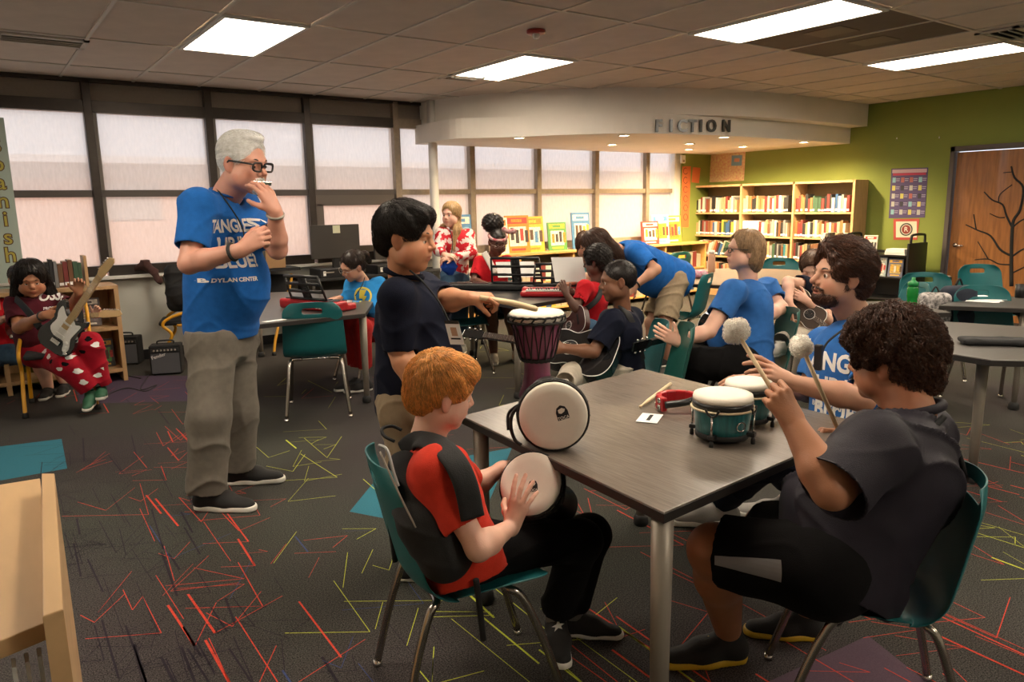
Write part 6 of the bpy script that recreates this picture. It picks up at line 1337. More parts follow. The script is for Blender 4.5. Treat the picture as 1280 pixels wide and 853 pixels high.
body, W, s = fig(root, J, sk_tan, hvx=.0032, head=dict(hh=.232, rot=R, c=J['head'], neck=J['neck'], neck_r=.062, nose=.8, eyes='open', cheek=.010, jaw=1.15), hands=dict(L=hL, R=hR, vx=.0032), hsize=.175, arm_r=(.058, .050, .030), legs=(.10, .072, .043))
eyes_obj(W, s, R, root); hm = hairm('dark_brown_curl', (.065, .024, .011)); hmat2 = hm
up_ = R[:, 2]; fw_ = R[:, 1]; cw = W((0, -.02, .10))
hair_std(root, W, s, R, hm, 5200, .085, vx=.0045, grow=.024, front=.04, sides=.0, back=-.05, top=.016, extra=[((0, .062, .080), (.074, .045, .038)), ((-.04, .03, .10), (.05, .055, .035)), ((.05, -.02, .08), (.055, .07, .045)), ((0, -.075, .04), (.07, .05, .055))], seg=12, r=.0012, lift=.006, curl=.0095, curlf=1.2,
         flowdir=lambda p: unit((p-cw)*8-up_*.5+fw_*.2), disp=lambda v: .009*np.sin(v[:, 0]*85+2*np.sin(v[:, 2]*60))*np.sin(v[:, 1]*105+2*np.sin(v[:, 0]*60)), cvar=.55, spread=.5, ear=1.45)
m_polo = clothm('dark_polo', (.016, .013, .021), sheen=.02); pb_ = m_polo.node_tree.nodes['Principled BSDF']; pb_.inputs['Roughness'].default_value = .62; pb_.inputs['Specular IOR Level'].default_value = .22
t, _ = shirt(root, J, m_polo, chest=(.205, .155), waist=(.180, .160), sleeve=1.04, arm=.098, hem=.028, vx=.0075, amp=.012, seed=11, fwd=dv(-1, .45, 0), shr=.095, neck_r=.070, belly=.02, fr=16)
cn = J['neck']+V3(0, 0, -.01); cx = unit(np.cross(fd*V3(1, 1, 0), UPZ)); cf = unit(fd*V3(1, 1, 0))
b = MB(); ring = []
for q_, rr in ((0, 0), (1, 1)): pass
pts = [cn+(cx*math.cos(u)*.080+cf*math.sin(u)*.074)+UPZ*(.026-.018*math.sin(u)) for u in np.linspace(-.2, PI+.2+PI*.0, 12)]
cpts = [cn+(cx*math.cos(u)*.082+cf*math.sin(u)*.078)+UPZ*(.020-.02*math.sin(u)) for u in np.linspace(0, 2*PI, 28, endpoint=False)]
MB().tube(cpts, .014, 8, closed=True).build('polo_collar', m_polo, t)
MB().tube(catmull([J['neck']+dv(.3, -.7, .1)*.105, at(1168, 540, 1.95), at(1195, 562, 1.97), at(1207, 600, 2.02)], 5), .009, 6).build('bag_strap', m_black, root)
pants(root, J, m_blackc, hip=.135, r=(.125, .105, .06), stop=.93, amp=.005, seed=12, name='shorts')
o = bpy.data.objects[[c.name for c in root.children if c.name.startswith('shorts')][0]]; SB = bvh(o); P0 = at(945, 712, 1.9); ux = unit(J['hpL']-J['knL'])
decal('side_stripe', '', 1, SB, P0, ux, np.cross(-AX_F, ux), mat('grey_stripe', (.20, .19, .19), .8), o, bar=[(-.09, -.025), (.085, -.035), (.085, .022), (-.09, .0)], ray_dir=AX_F)
m_yel = mat('yellow_sole', (.62, .38, .02), .5); dL = -RR*.95-FR*.12
o = shoe(root, J['anL'], dL, L=.29, mu=m_shoeb, ms=m_yel, high=True, laces=m_yel); o2 = shoe(root, J['anR'], RR*-.95+FR*.1, L=.27, mu=m_shoeb, ms=m_yel, high=True)
done()
mallet('mallet with a fluffy white head raised over the smaller bongo by the curly-haired boy', at(985, 520, 1.88), at(920, 414, 2.02), .027, .0062)
mallet('mallet with a fluffy white head held before the bearded man\'s chest', at(1048, 538, 2.40), at(1002, 433, 2.36), .028, .0072)

DF[0] = 1.0
# 4 bearded man ------------------------------------------------------
J = JJ(head=(1050, 347, 3.02), neck=(1070, 398, 3.06), chest=(1066, 455, 3.02), pelvis=(1058, 560, 3.05), shL=(1100, 440, 2.90), elL=(1078, 500, 2.72), wrL=(988, 478, 2.72), shR=(1030, 432, 3.22), elR=(1010, 490, 3.2), wrR=(955, 476, 3.02),
       hpL=(1075, 570, 3.0), hpR=(1045, 565, 3.2), knL=(960, 575, 3.1), knR=(950, 560, 3.3), anL=(905, 622, 3.5), anR=(985, 600, 3.5))
root = person(on(1000, 620), 'bearded man with brown hair in a blue printed T-shirt, hand raised over the bongos')
fd = dv(-1, -.16, .10); R = lean(fd)
hL = dict(d=dv(-.85, .0, .50), pn=dv(.45, -.75, .65), side=1, curls=[(.15, .4, .2), (.3, .5, .3), (.45, .55, .3), (.5, .6, .3)], spread=.16, thumb=(.8, .4, .3))
hR = dict(d=dv(-1, .0, .05), pn=dv(0, -.4, 1), side=-1, curls=[(.2, .3, .2)]*4, spread=.12, thumb=(.7, .3, .3))
body, W, s = fig(root, J, sk_olive, hvx=.0035, head=dict(hh=.245, rot=R, c=J['head'], neck=J['neck'], neck_r=.058, nose=1.2, eyes='open', mouth='open'), hands=dict(L=hL, R=hR, vx=.0036), hsize=.19, arm_r=(.052, .045, .028))
eyes_obj(W, s, R, root); hm = hairm('brown', (.075, .028, .014)); brows(W, s, root, hm, .0042); up_ = R[:, 2]; fw_ = R[:, 1]; cw = W((0, .07, .09))
hair_std(root, W, s, R, hm, 3600, .075, vx=.0045, grow=.018, front=.078, sides=.0, back=-.055, top=.014, extra=[((0, .045, .118), (.055, .045, .026)), ((0, -.07, .04), (.07, .05, .07))], seg=8, r=.0012, lift=.007, spread=.4, curl=.003, curlf=.8,
         flowdir=lambda p: unit((p-cw)*7-up_*.35-fw_*.3), disp=lambda v: .003*np.sin((v @ R[:, 0])*120+3*np.sin((v @ up_)*40)), cvar=.5)
S = Sdf(); S.ell(W((0, .040, -.080)), V3(.050, .056, .036)*s, R, .01)
for sx in (-1, 1): S.cone(W((sx*.058, .01, -.035)), W((sx*.040, .048, -.075)), .018*s, .022*s, .02); S.cone(W((sx*.03, .08, -.05)), W((sx*.01, .094, -.044)), .008*s, .006*s, .01)
S.ell(W((0, .1, -.0585)), V3(.021, .02, .0085)*s, R, .004, sub=True); S.ell(W((0, .03, -.03)), V3(.05, .06, .035)*s, R, .006, sub=True)
sh = S.mesh(.0045); hair_strands('beard', sh, 1500, .022, lambda p: unit(-up_*1+fw_*.5), hm, root, 4, .001, .004, cvar=.5)
t, _ = shirt(root, J, m_blueT2, chest=(.180, .118), waist=(.16, .125), sleeve=.72, arm=.072, hem=.03, amp=.005, seed=14, fwd=dv(-1, -.75, 0), shr=.075, neck_r=.066, collar=m_blueT2)
X = unit(np.cross(UPZ, dv(-.75, -1, 0))); rd = -dv(-.75, -1, 0)
shirt_text(t, [('TANGLED', .095, .0035, .82), ('UP IN', .095, .0035, .82), ('BLUE?', .09, .003, .82)], at(1032, 470, 2.75), X, root=t, rd=rd); shirt_text(t, [('BOB DYLAN CENTER', .028, .001, .9)], at(1030, 530, 2.75), X, root=t, rd=rd)
MB().tube(catmull([J['neck']+dv(.3, -1, .5)*.075, at(1046, 418, 2.86), at(1030, 435, 2.84), at(1024, 462, 2.82)], 5), .0045, 6).build('lanyard', m_black, root); bxo('sunglasses', at(1024, 455, 2.80), (.02, .02, .09), m_dark, root, bev=.006) if False else None
b = MB().box((0, 0, 0), (.022, .03, .10), bev=.008); b.v = [tuple(np.array(q)+at(1023, 447, 2.83)-ORG[0]*0) for q in b.v]; b.build('hanging_sunglasses', m_dark, root)
pants(root, J, m_navy, hip=.125, r=(.10, .08, .07), amp=.005, seed=15); gs = mat('grey_mesh_shoe', (.28, .26, .24), .7)
shoe(root, J['anL'], -RR*1+FR*-.05, L=.32, mu=gs, ms=m_solew); shoe(root, J['anR'], -RR*.5+FR*.2, L=.3, mu=gs, ms=m_solew); done()

# 5 standing boy with the stick ---------------------------------------
J = JJ(head=(508, 298, 2.72), neck=(505, 347, 2.80), chest=(515, 400, 2.84), pelvis=(517, 492, 2.92), shR=(497, 372, 2.68), elR=(500, 438, 2.70), wrR=(520, 490, 2.66), shL=(530, 362, 3.0), elL=(556, 376, 2.86), wrL=(588, 373, 2.74),
       hpR=(508, 510, 2.86), hpL=(528, 508, 3.02), knR=(512, 600, 2.92), knL=(535, 590, 3.08), anR=(512, 684, 3.02), anL=(537, 668, 3.18))
root = person(on(524, 690), 'standing boy with short black hair and a navy polo, holding a thick drum stick')
fd = dv(1, -.22, -.14); R = lean(fd)
hL = dict(d=dv(.9, -.1, .1), pn=dv(.1, -.35, 1), side=1, curls=[(.8, 1.1, .6), (.95, 1.2, .7), (1.1, 1.3, .7), (1.2, 1.3, .7)], thumb=(.9, .7, .3))
hR = dict(d=dv(.3, 0, -1), pn=dv(-.6, -.8, 0), side=-1, curls=[(.4, .5, .3)]*4, thumb=(.4, .3, .2))
body, W, s = fig(root, J, skinm('warm_tan', (.56, .26, .14)), hvx=.003, head=dict(hh=.232, rot=R, c=J['head'], neck=J['neck'], neck_r=.052, nose=.75, eyes='down', cheek=.009, jaw=1.1), hands=dict(L=hL, R=hR, vx=.0033), hsize=.155, arm_r=(.050, .042, .026))
eyes_obj(W, s, R, root, down=True); hm = hairm('black', (.018, .013, .011)); brows(W, s, root, hm, .0032); up_ = R[:, 2]; fw_ = R[:, 1]; cw = W((0, -.05, .11))
hair_std(root, W, s, R, hm, 3600, .05, vx=.0042, grow=.012, front=.052, sides=.0, back=-.045, top=.004, ear=1.15, extra=[((0, .050, .088), (.060, .042, .032)), ((0, -.072, .03), (.060, .036, .05))], seg=6, r=.0012, lift=.007, spread=.35,
         flowdir=lambda p: unit((p-cw)*9-up_*.3+fw_*.3), disp=lambda v: .002*np.sin((v @ R[:, 0])*170+3*np.sin((v @ up_)*30)), cvar=.45)
t, _ = shirt(root, J, m_navy, chest=(.150, .125), waist=(.148, .135), sleeve=1.0, arm=.064, hem=.022, vx=.007, amp=.005, seed=21, fwd=dv(1, -.35, 0), shr=.066, neck_r=.058, belly=.02)
cpts = [J['neck']+V3(0, 0, .004)+(RR*math.cos(u)*.066+FR*math.sin(u)*.062)+UPZ*(.012-.016*math.cos(u)) for u in np.linspace(0, 2*PI, 24, endpoint=False)]; MB().tube(cpts, .013, 8, closed=True).build('polo_collar', m_navy, t)
MB().tube(catmull([at(512, 338, 2.66), at(528, 352, 2.66), at(549, 378, 2.66), at(562, 404, 2.66)], 5), .0035, 6).build('lanyard', m_black, root)
X = unit(RR*.9-FR*.2); Y = unit(UPZ-RR*.22); q = at(568, 416, 2.65); e = lambda w, h, n: [q+X*a*w+Y*b_*h-FR*n for a, b_ in ((-1, -1), (1, -1), (1, 1), (-1, 1))]
bd = raw('name_badge', e(.026, .044, .0)+e(.026, .044, .003), [(3, 2, 1, 0), (4, 5, 6, 7), (0, 1, 5, 4), (1, 2, 6, 5), (2, 3, 7, 6), (3, 0, 4, 7)], m_paper, root)
q = q+Y*.004; raw('badge_picture', e(.011, .016, .004), [(0, 1, 2, 3)], mat('badge_tan', (.45, .28, .18), .7), bd); q = q-Y*.026; raw('badge_line', e(.018, .003, .004), [(0, 1, 2, 3)], m_black, bd); q = q+Y*.061; raw('badge_clip', e(.026, .006, .005), [(0, 1, 2, 3)], m_dark, bd)
pants(root, J, m_khaki, hip=.115, r=(.10, .085, .075), amp=.006, seed=22); shoe(root, J['anR'], RR*1.0, L=.25, mu=m_shoeb, ms=m_solew); shoe(root, J['anL'], RR*1.0+FR*.2, L=.25, mu=m_shoeb, ms=m_solew); done()
t = MB().tube([at(600, 372, 2.70), at(640, 379, 2.74), at(668, 386, 2.78), at(671, 387, 2.785)], [.0085, .0115, .0115, .009], 12).build('drum_stick', m_stick); tag(t, 'thick pale drum stick in the standing boy\'s hand above the purple djembe', 'stick')
# 6 blonde girl in the patterned red sweater ---------------------------
fv, cv, hv = .0075, .011, .005
J = JJ(head=(564, 269, 7.55), neck=(569, 287, 7.6), chest=(569, 304, 7.6), pelvis=(568, 342, 7.65), shL=(552, 292, 7.55), elL=(549, 313, 7.45), wrL=(556, 319, 7.3), shR=(586, 294, 7.65), elR=(590, 318, 7.5), wrR=(566, 322, 7.3),
       hpR=(574, 346, 7.65), hpL=(563, 346, 7.6), knR=(576, 382, 7.55), knL=(564, 380, 7.5), anR=(578, 420, 7.65), anL=(570, 416, 7.6))
root = person(on(574, 424), 'standing girl with long blonde hair in a red and white patterned sweater and jeans')
R = lean(dv(-.55, -1, -.08)); body, W, s = fig(root, J, sk_fair, vx=fv, hvx=hv, head=dict(hh=.235, rot=R, c=J['head'], neck=J['neck'], neck_r=.045, nose=.8), hands=dict(L=dict(d=dv(.6, -.3, 0), pn=dv(0, -.6, 1), side=1), R=dict(d=dv(-.8, -.3, 0), pn=dv(0, -.6, 1), side=-1), vx=.007), hsize=.16)
eyes_obj(W, s, R, root); hm = hairm('blonde', (.52, .33, .15)); brows(W, s, root, hm)
hair_std(root, W, s, R, hm, 900, .16, vx=.007, grow=.014, front=.075, top=.004, ear=False, extra=[((.062, -.02, -.0), (.088, .05, -.15), .032, .032), ((.088, .05, -.15), (.075, .12, -.34), .032, .018), ((-.062, -.02, -.0), (-.088, .05, -.15), .032, .032), ((-.088, .05, -.15), (-.075, .12, -.32), .032, .018), ((0, -.07, -.02), (0, -.10, -.3), .05, .045)], r=.0022, seg=6)
m_sweat = clothm('patterned_sweater', (.50, .02, .03), var2=(.72, .60, .56)); nn = m_sweat.node_tree.nodes; [setattr(q.inputs['Scale'], 'default_value', 17) for q in nn if q.type == 'TEX_NOISE' and q.inputs['Scale'].default_value == 30]
[(setattr(q.inputs['From Min'], 'default_value', .49), setattr(q.inputs['From Max'], 'default_value', .52)) for q in nn if q.type == 'MAP_RANGE']
shirt(root, J, m_sweat, chest=(.16, .11), waist=(.15, .11), long=True, arm=.06, hem=.03, vx=cv, seed=31, fwd=dv(-.3, -1, 0), name='sweater', cuff=.045)
m_jean = clothm('jeans', (.05, .10, .17)); pants(root, J, m_jean, hip=.105, r=(.09, .075, .07), vx=cv)
for a_ in ('anR', 'anL'): shoe(root, J[a_], dv(-.3, -1, 0), L=.24, mu=mat('grey_shoe', (.25, .28, .3), .7), ms=m_solew)
S = Sdf(); S.ell(at(562, 334, 7.35), (.085, .05, .075)); v, f = S.mesh(.012, folds(.01, 40, 3)); raw('blue_pouch', v, f, clothm('pouch_blue', (.01, .05, .3)), root, True)
MB().tube(catmull([at(562, 287, 7.5), at(566, 305, 7.42), at(562, 326, 7.32)], 4), .005, 5).build('lanyard', m_black, root); done()

# 7 girl with a hair bun -----------------------------------------------
J = JJ(head=(622, 303, 7.28), neck=(616, 322, 7.35), chest=(615, 340, 7.35), pelvis=(618, 376, 7.45), shL=(634, 327, 7.35), elL=(648, 350, 7.25), wrL=(640, 354, 7.1), shR=(600, 328, 7.35), elR=(592, 352, 7.25), wrR=(610, 356, 7.05),
       hpR=(608, 380, 7.4), hpL=(628, 380, 7.45), knR=(614, 386, 7.0), knL=(636, 384, 7.05), anR=(617, 440, 7.22), anL=(645, 436, 7.3))
root = person(on(622, 446), 'seated girl with a high hair bun, patterned headband and red T-shirt playing a keyboard')
R = lean(dv(.25, -1, -.42)); body, W, s = fig(root, J, sk_dark, vx=fv, hvx=hv, head=dict(hh=.235, rot=R, c=J['head'], neck=J['neck'], neck_r=.045, eyes='down', nose=.9, lipw=1.1), hands=dict(L=dict(d=dv(-.3, -1, -.2), pn=dv(0, -.3, 1), side=1), R=dict(d=dv(.3, -1, -.2), pn=dv(0, -.3, 1), side=-1), vx=.007), hsize=.16, legs=(.085, .06, .04))
eyes_obj(W, s, R, root, down=True); hm = hairm('black', (.013, .010, .010)); brows(W, s, root, hm)
hair_std(root, W, s, R, hm, 500, .03, vx=.007, grow=.006, front=.08, r=.0015); S = Sdf(); S.ell(at(616, 279, 7.32), (.115, .09, .095)); sh = S.mesh(.008, lambda v: .006*np.sin(v[:, 0]*150)*np.sin(v[:, 2]*140)); hair_strands('hair_bun', sh, 700, .03, lambda p: unit(np.sin(p*200)), hm, root, 4, .002, .006)
hb = clothm('headband', (.55, .45, .42), var2=(.35, .03, .05)); MB().tube([W((math.cos(u)*.087, -.01+.035*0, .062+.0*u+.03*math.sin(u)*0)) if False else W((math.cos(u)*.084, -.006+math.sin(u)*.100, .060)) for u in np.linspace(0, 2*PI, 24, endpoint=False)], .014, 8, closed=True).build('headband', hb, root)
S = Sdf(); S.chain([at(630, 287, 7.2), at(636, 290, 7.2), at(642, 289, 7.2)], [.025, .018, .028], k=.02); v, f = S.mesh(.008); raw('headband_bow', v, f, hb, root, True)
glasses(W, s, root, mat('wire', (.5, .45, .4), .3, 1.0), w=.02, h=.015, thick=.0012)
t, _ = shirt(root, J, m_redC, chest=(.16, .11), waist=(.15, .115), sleeve=.75, arm=.062, vx=cv, seed=33, fwd=dv(.1, -1, 0))
band('sash', [at(605, 316, 7.25), at(612, 328, 7.2), at(619, 342, 7.18)], .03, -FR, mat('pale_strap', (.55, .5, .45), .8), root, vx=.01)
pants(root, J, m_jean, hip=.12, r=(.1, .08, .06), stop=.85, vx=cv, name='shorts')
for a_ in ('anR', 'anL'): shoe(root, J[a_], dv(.1, -1, 0), L=.25, mu=mat('tan_shoe', (.35, .3, .24), .7), ms=m_solew)
done()

# 8 bending woman -------------------------------------------------------
J = JJ(head=(745, 308, 6.42), neck=(772, 312, 6.55), chest=(795, 322, 6.68), pelvis=(842, 348, 6.95), shR=(795, 316, 6.45), elR=(820, 337, 6.30), wrR=(794, 357, 6.28), shL=(770, 322, 6.85), elL=(740, 346, 6.6), wrL=(716, 352, 6.25),
       hpR=(842, 352, 6.82), hpL=(836, 350, 7.05), knR=(830, 408, 6.72), knL=(815, 404, 6.95), anR=(834, 449, 6.88), anL=(818, 443, 7.05))
root = person(on(828, 462), 'woman with long brown hair bending over the keyboard in a blue T-shirt and khaki shorts')
R = lean(dv(-1, -.05, -.75)); body, W, s = fig(root, J, sk_olive, vx=fv, hvx=hv, head=dict(hh=.25, rot=R, c=J['head'], neck=J['neck'], neck_r=.05, eyes='down'), hands=dict(R=dict(d=dv(-.6, -.2, -.5), pn=dv(0, -1, .3), side=-1, curls=[(.6, .8, .4)]*4), L=dict(d=dv(-.9, -.3, -.2), pn=dv(-.2, -.4, 1), side=1, curls=[(.3, .5, .3)]*4), vx=.006), hsize=.18, arm_r=(.05, .044, .028), legs=(.095, .062, .042))
eyes_obj(W, s, R, root, down=True); hm = hairm('long_brown', (.065, .030, .018))
hair_std(root, W, s, R, hm, 1300, .16, vx=.007, grow=.02, front=.06, ear=False, extra=[((.055, -.03, .0), (.085, -.02, -.16), .045, .03), ((-.055, -.03, .0), (-.07, .02, -.14), .04, .025), ((0, -.075, .03), (0, -.10, -.16), .06, .045), ((0, -.10, -.10), (.02, -.10, -.26), .045, .02)], r=.002, seg=7)
t, _ = shirt(root, J, m_blueT, chest=(.175, .14), waist=(.185, .172), sleeve=.78, arm=.078, hem=.03, vx=cv, amp=.007, seed=35, fwd=dv(-.4, 0, -1), belly=.03, shr=.085)
pants(root, J, m_khaki, hip=.125, r=(.122, .112, .1), stop=.86, vx=cv, amp=.009, seed=36, name='shorts', fr=18)
for a_ in ('anR', 'anL'): shoe(root, J[a_], dv(-1, -.2, 0), L=.25, mu=m_shoeb, ms=m_solew)
wd_ = unit(J['wrR']-J['elR']); q = J['wrR']-wd_*.02; a = unit(np.cross(wd_, FR)); b2 = np.cross(wd_, a); MB().tube([q+(a*math.cos(u)+b2*math.sin(u))*.034 for u in np.linspace(0, 2*PI, 14, endpoint=False)], .008, 6, closed=True).build('watch', m_dark, root); done()

# 9 small boy in red ----------------------------------------------------
J = JJ(head=(746, 328, 6.0), neck=(746, 352, 6.02), chest=(743, 372, 6.02), pelvis=(740, 405, 6.1), shL=(731, 360, 5.85), elL=(720, 386, 5.75), wrL=(708, 368, 5.75), shR=(755, 360, 6.15), elR=(735, 378, 6.25), wrR=(718, 366, 6.1),
       hpL=(736, 410, 6.02), hpR=(742, 408, 6.2), knL=(712, 412, 5.9), knR=(718, 405, 6.15), anL=(708, 448, 6.1), anR=(716, 445, 6.3))
root = person(on(728, 455), 'small boy with short black hair in a red T-shirt reaching up to the red keyboard')
R = lean(dv(-1, .5, -.15)); body, W, s = fig(root, J, sk_dark, vx=fv, hvx=hv, head=dict(hh=.23, rot=R, c=J['head'], neck=J['neck'], neck_r=.04), hands=dict(L=dict(d=dv(-.4, .2, 1), pn=dv(0, -1, .2), side=1), R=dict(d=dv(-.8, .2, .6), pn=dv(0, -.3, 1), side=-1), vx=.006), hsize=.15, arm_r=(.036, .032, .022))
hm = hairm('black', (.013, .010, .010)); hair_std(root, W, s, R, hm, 1200, .03, vx=.006, grow=.022, front=.06, top=.01, r=.002, curl=.004, curlf=1.5, disp=lambda v: .004*np.sin(v[:, 0]*190)*np.sin(v[:, 2]*180))
t, _ = shirt(root, J, m_redC, chest=(.13, .10), waist=(.125, .10), sleeve=.7, arm=.055, vx=cv, seed=37, fwd=dv(-1, .4, 0), shr=.06)
band('guitar_strap', [at(754, 352, 5.98), at(748, 372, 5.85), at(736, 384, 5.84), at(728, 388, 5.88)], .022, -FR, m_black, root, vx=.008)
pants(root, J, m_jean, hip=.10, r=(.08, .07, .06), vx=cv); [shoe(root, J[a_], dv(-1, 0, 0), L=.2, mu=m_shoeb, ms=m_solew) for a_ in ('anR', 'anL')]; done()
guitar('small dark red guitar on the lap of the boy in the red T-shirt', at(715, 404, 5.75), dv(-.6, .6, -.5), dv(-.75, -.5, .3), 'acoustic', mat('dark_redwood', (.045, .010, .007), .35), mat('dark_redwood'), .58, head=False)
# 10 navy boy with the black guitar ---------------------------------------
J = JJ(head=(772, 352, 4.45), neck=(778, 386, 4.5), chest=(776, 412, 4.5), pelvis=(778, 460, 4.6), shL=(764, 402, 4.35), elL=(742, 440, 4.3), wrL=(706, 436, 4.25), shR=(790, 398, 4.65), elR=(760, 430, 4.75), wrR=(735, 425, 4.6),
       hpL=(772, 468, 4.52), hpR=(778, 466, 4.7), knL=(716, 470, 4.35), knR=(735, 468, 4.75), anL=(706, 478, 4.12), anR=(722, 490, 4.6))
root = person((*on(770, 520)[:2], .0), 'seated boy with cropped black hair in a dark navy T-shirt holding a black guitar')
R = lean(dv(-1, -.08, -.12)); body, W, s = fig(root, J, sk_brown, vx=.005, hvx=.004, head=dict(hh=.235, rot=R, c=J['head'], neck=J['neck'], neck_r=.045, nose=.8, lipw=1.1), hands=dict(L=dict(d=dv(-1, -.1, 0), pn=dv(.1, -1, .2), side=1, curls=[(.5, .7, .4)]*4), vx=.005), hsize=.16, arm_r=(.042, .037, .026))
eyes_obj(W, s, R, root); hm = hairm('cropped_black', (.016, .011, .010)); brows(W, s, root, hm, .0025)
hair_std(root, W, s, R, hm, 2600, .008, vx=.0045, grow=.006, front=.072, sides=.01, top=.0, back=-.03, r=.0012, lift=.0025, seg=3)
t, _ = shirt(root, J, m_navy, chest=(.165, .115), waist=(.16, .13), sleeve=.78, arm=.072, hem=.03, vx=.008, amp=.006, seed=39, fwd=dv(-1, -.1, 0), shr=.07)
band('guitar_strap', [at(776, 384, 4.45), at(786, 395, 4.36), at(796, 420, 4.4), at(803, 450, 4.48)], .022, dv(.5, -1, .3), m_black, root, vx=.006)
m_cream = clothm('cream', (.50, .44, .36)); pants(root, J, m_cream, hip=.115, r=(.095, .08, .06), vx=.009, amp=.008, seed=40)
shoe(root, at(704, 476, 4.1), dv(-.7, -.4, 0), L=.22, mu=mat('white_shoe', (.6, .57, .52), .6), ms=m_solew, ground=False); shoe(root, J['anR'], dv(-1, 0, 0), L=.22, mu=mat('white_shoe'), ms=m_solew, ground=False); done()
m_gblack = mat('gloss_black', (.012, .012, .013), .12, coat=1.0)
guitar('glossy black guitar in the lap of the boy in the dark navy T-shirt', at(724, 436, 4.38), dv(-1, .55, .06), dv(-.45, -.55, .75), 'acoustic', m_gblack, m_gblack, .92, neckm=m_gblack)

# 11 older woman with glasses --------------------------------------------
J = JJ(head=(930, 314, 4.6), neck=(936, 350, 4.66), chest=(934, 385, 4.62), pelvis=(932, 450, 4.62), shL=(916, 366, 4.40), elL=(886, 414, 4.30), wrL=(848, 428, 4.25), shR=(958, 362, 4.85), elR=(976, 385, 4.75), wrR=(940, 405, 4.5),
       hpL=(922, 458, 4.5), hpR=(926, 455, 4.75), knL=(862, 452, 4.4), knR=(870, 450, 4.65), anL=(850, 520, 4.55), anR=(862, 515, 4.8))
root = person(on(900, 530), 'seated woman with short blonde hair and dark glasses in a blue T-shirt playing guitar')
R = lean(dv(-1, -.10, .06)); body, W, s = fig(root, J, sk_fair, vx=.005, hvx=.004, head=dict(hh=.235, rot=R, c=J['head'], neck=J['neck'], neck_r=.05, nose=1.15), hands=dict(L=dict(d=dv(-.8, .0, .45), pn=dv(.3, -1, -.2), side=1, curls=[(.4, .5, .3)]*4, thumb=(.6, .1, .2)), vx=.005), hsize=.18, arm_r=(.05, .043, .028))
eyes_obj(W, s, R, root); hm = hairm('ash_blonde', (.42, .27, .15)); glasses(W, s, root, m_dark, w=.021, h=.014, thick=.0025)
hair_std(root, W, s, R, hm, 2200, .09, vx=.005, grow=.012, front=.082, top=.004, ear=False, extra=[((0, -.07, .0), (0, -.065, -.075), .062, .055), ((.06, -.03, .02), (.065, -.035, -.06), .032, .028), ((-.06, -.03, .02), (-.065, -.035, -.06), .032, .028)], r=.0015, seg=7, spread=.2)
t, _ = shirt(root, J, m_blueT2, chest=(.175, .13), waist=(.17, .16), sleeve=.62, arm=.075, hem=.035, vx=.008, amp=.006, seed=41, fwd=dv(-1, -.1, 0), belly=.03, shr=.078)
pants(root, J, m_blackc, hip=.145, r=(.115, .095, .08), vx=.01, amp=.006, seed=42); [shoe(root, J[a_], dv(-1, -.1, 0), L=.26, mu=m_shoeb, ms=m_solew) for a_ in ('anR', 'anL')]; done()
guitar('black guitar played by the short-haired blonde woman, its neck pointing at the navy boy', at(896, 408, 4.80), dv(-.8, -.62, -.04), dv(-.62, .75, .25), 'acoustic', m_gblack, m_gblack, .90, neckm=m_gblack)

# 12 child with a tan acoustic guitar --------------------------------------
J = JJ(head=(1016, 336, 5.2), neck=(1016, 356, 5.25), chest=(1020, 375, 5.25), pelvis=(1024, 412, 5.3), shR=(1004, 356, 5.1), elR=(985, 352, 4.95), wrR=(986, 378, 4.85), shL=(1030, 362, 5.35), elL=(1034, 400, 5.1), wrL=(1008, 376, 4.95),
       hpR=(1014, 418, 5.2), hpL=(1026, 416, 5.35), knR=(990, 424, 4.9), knL=(1010, 424, 5.0), anR=(975, 428, 4.6), anL=(1000, 470, 5.1))
root = person(on(1005, 480), 'child half hidden behind the bearded man, bare arms around an acoustic guitar')
R = lean(dv(-.6, -1, -.5)); body, W, s = fig(root, J, sk_fair, vx=fv, hvx=hv, head=dict(hh=.225, rot=R, c=J['head'], neck=J['neck'], neck_r=.045, eyes='down'), hands=dict(R=dict(d=dv(-.1, -.2, -1), pn=dv(-.6, -1, 0), side=-1), L=dict(d=dv(-.8, -.2, .5), pn=dv(0, -1, .3), side=1), vx=.006), hsize=.16, arm_r=(.04, .035, .024))
hm = hairm('mouse_brown', (.14, .075, .045)); hair_std(root, W, s, R, hm, 1000, .06, vx=.006, grow=.016, front=.05, r=.0018)
shirt(root, J, m_navy, chest=(.15, .11), waist=(.15, .12), sleeve=.35, arm=.06, vx=cv, seed=43, fwd=dv(-.6, -1, 0)); pants(root, J, m_cream, hip=.11, r=(.09, .075, .06), vx=cv)
shoe(root, J['anR'], dv(-.8, -.6, 0), L=.22, mu=mat('white_shoe'), ms=m_solew, ground=False); done()
guitar('acoustic guitar with tan sides and a dark top held by the half-hidden child', at(1005, 388, 4.98), dv(.65, -.5, -.55), dv(-.15, -.9, .35), 'acoustic', mat('dark_top', (.05, .03, .02), .3), mat('tan_sides', (.40, .18, .08), .35, coat=.4), .62, neckm=mat('rosewood'))

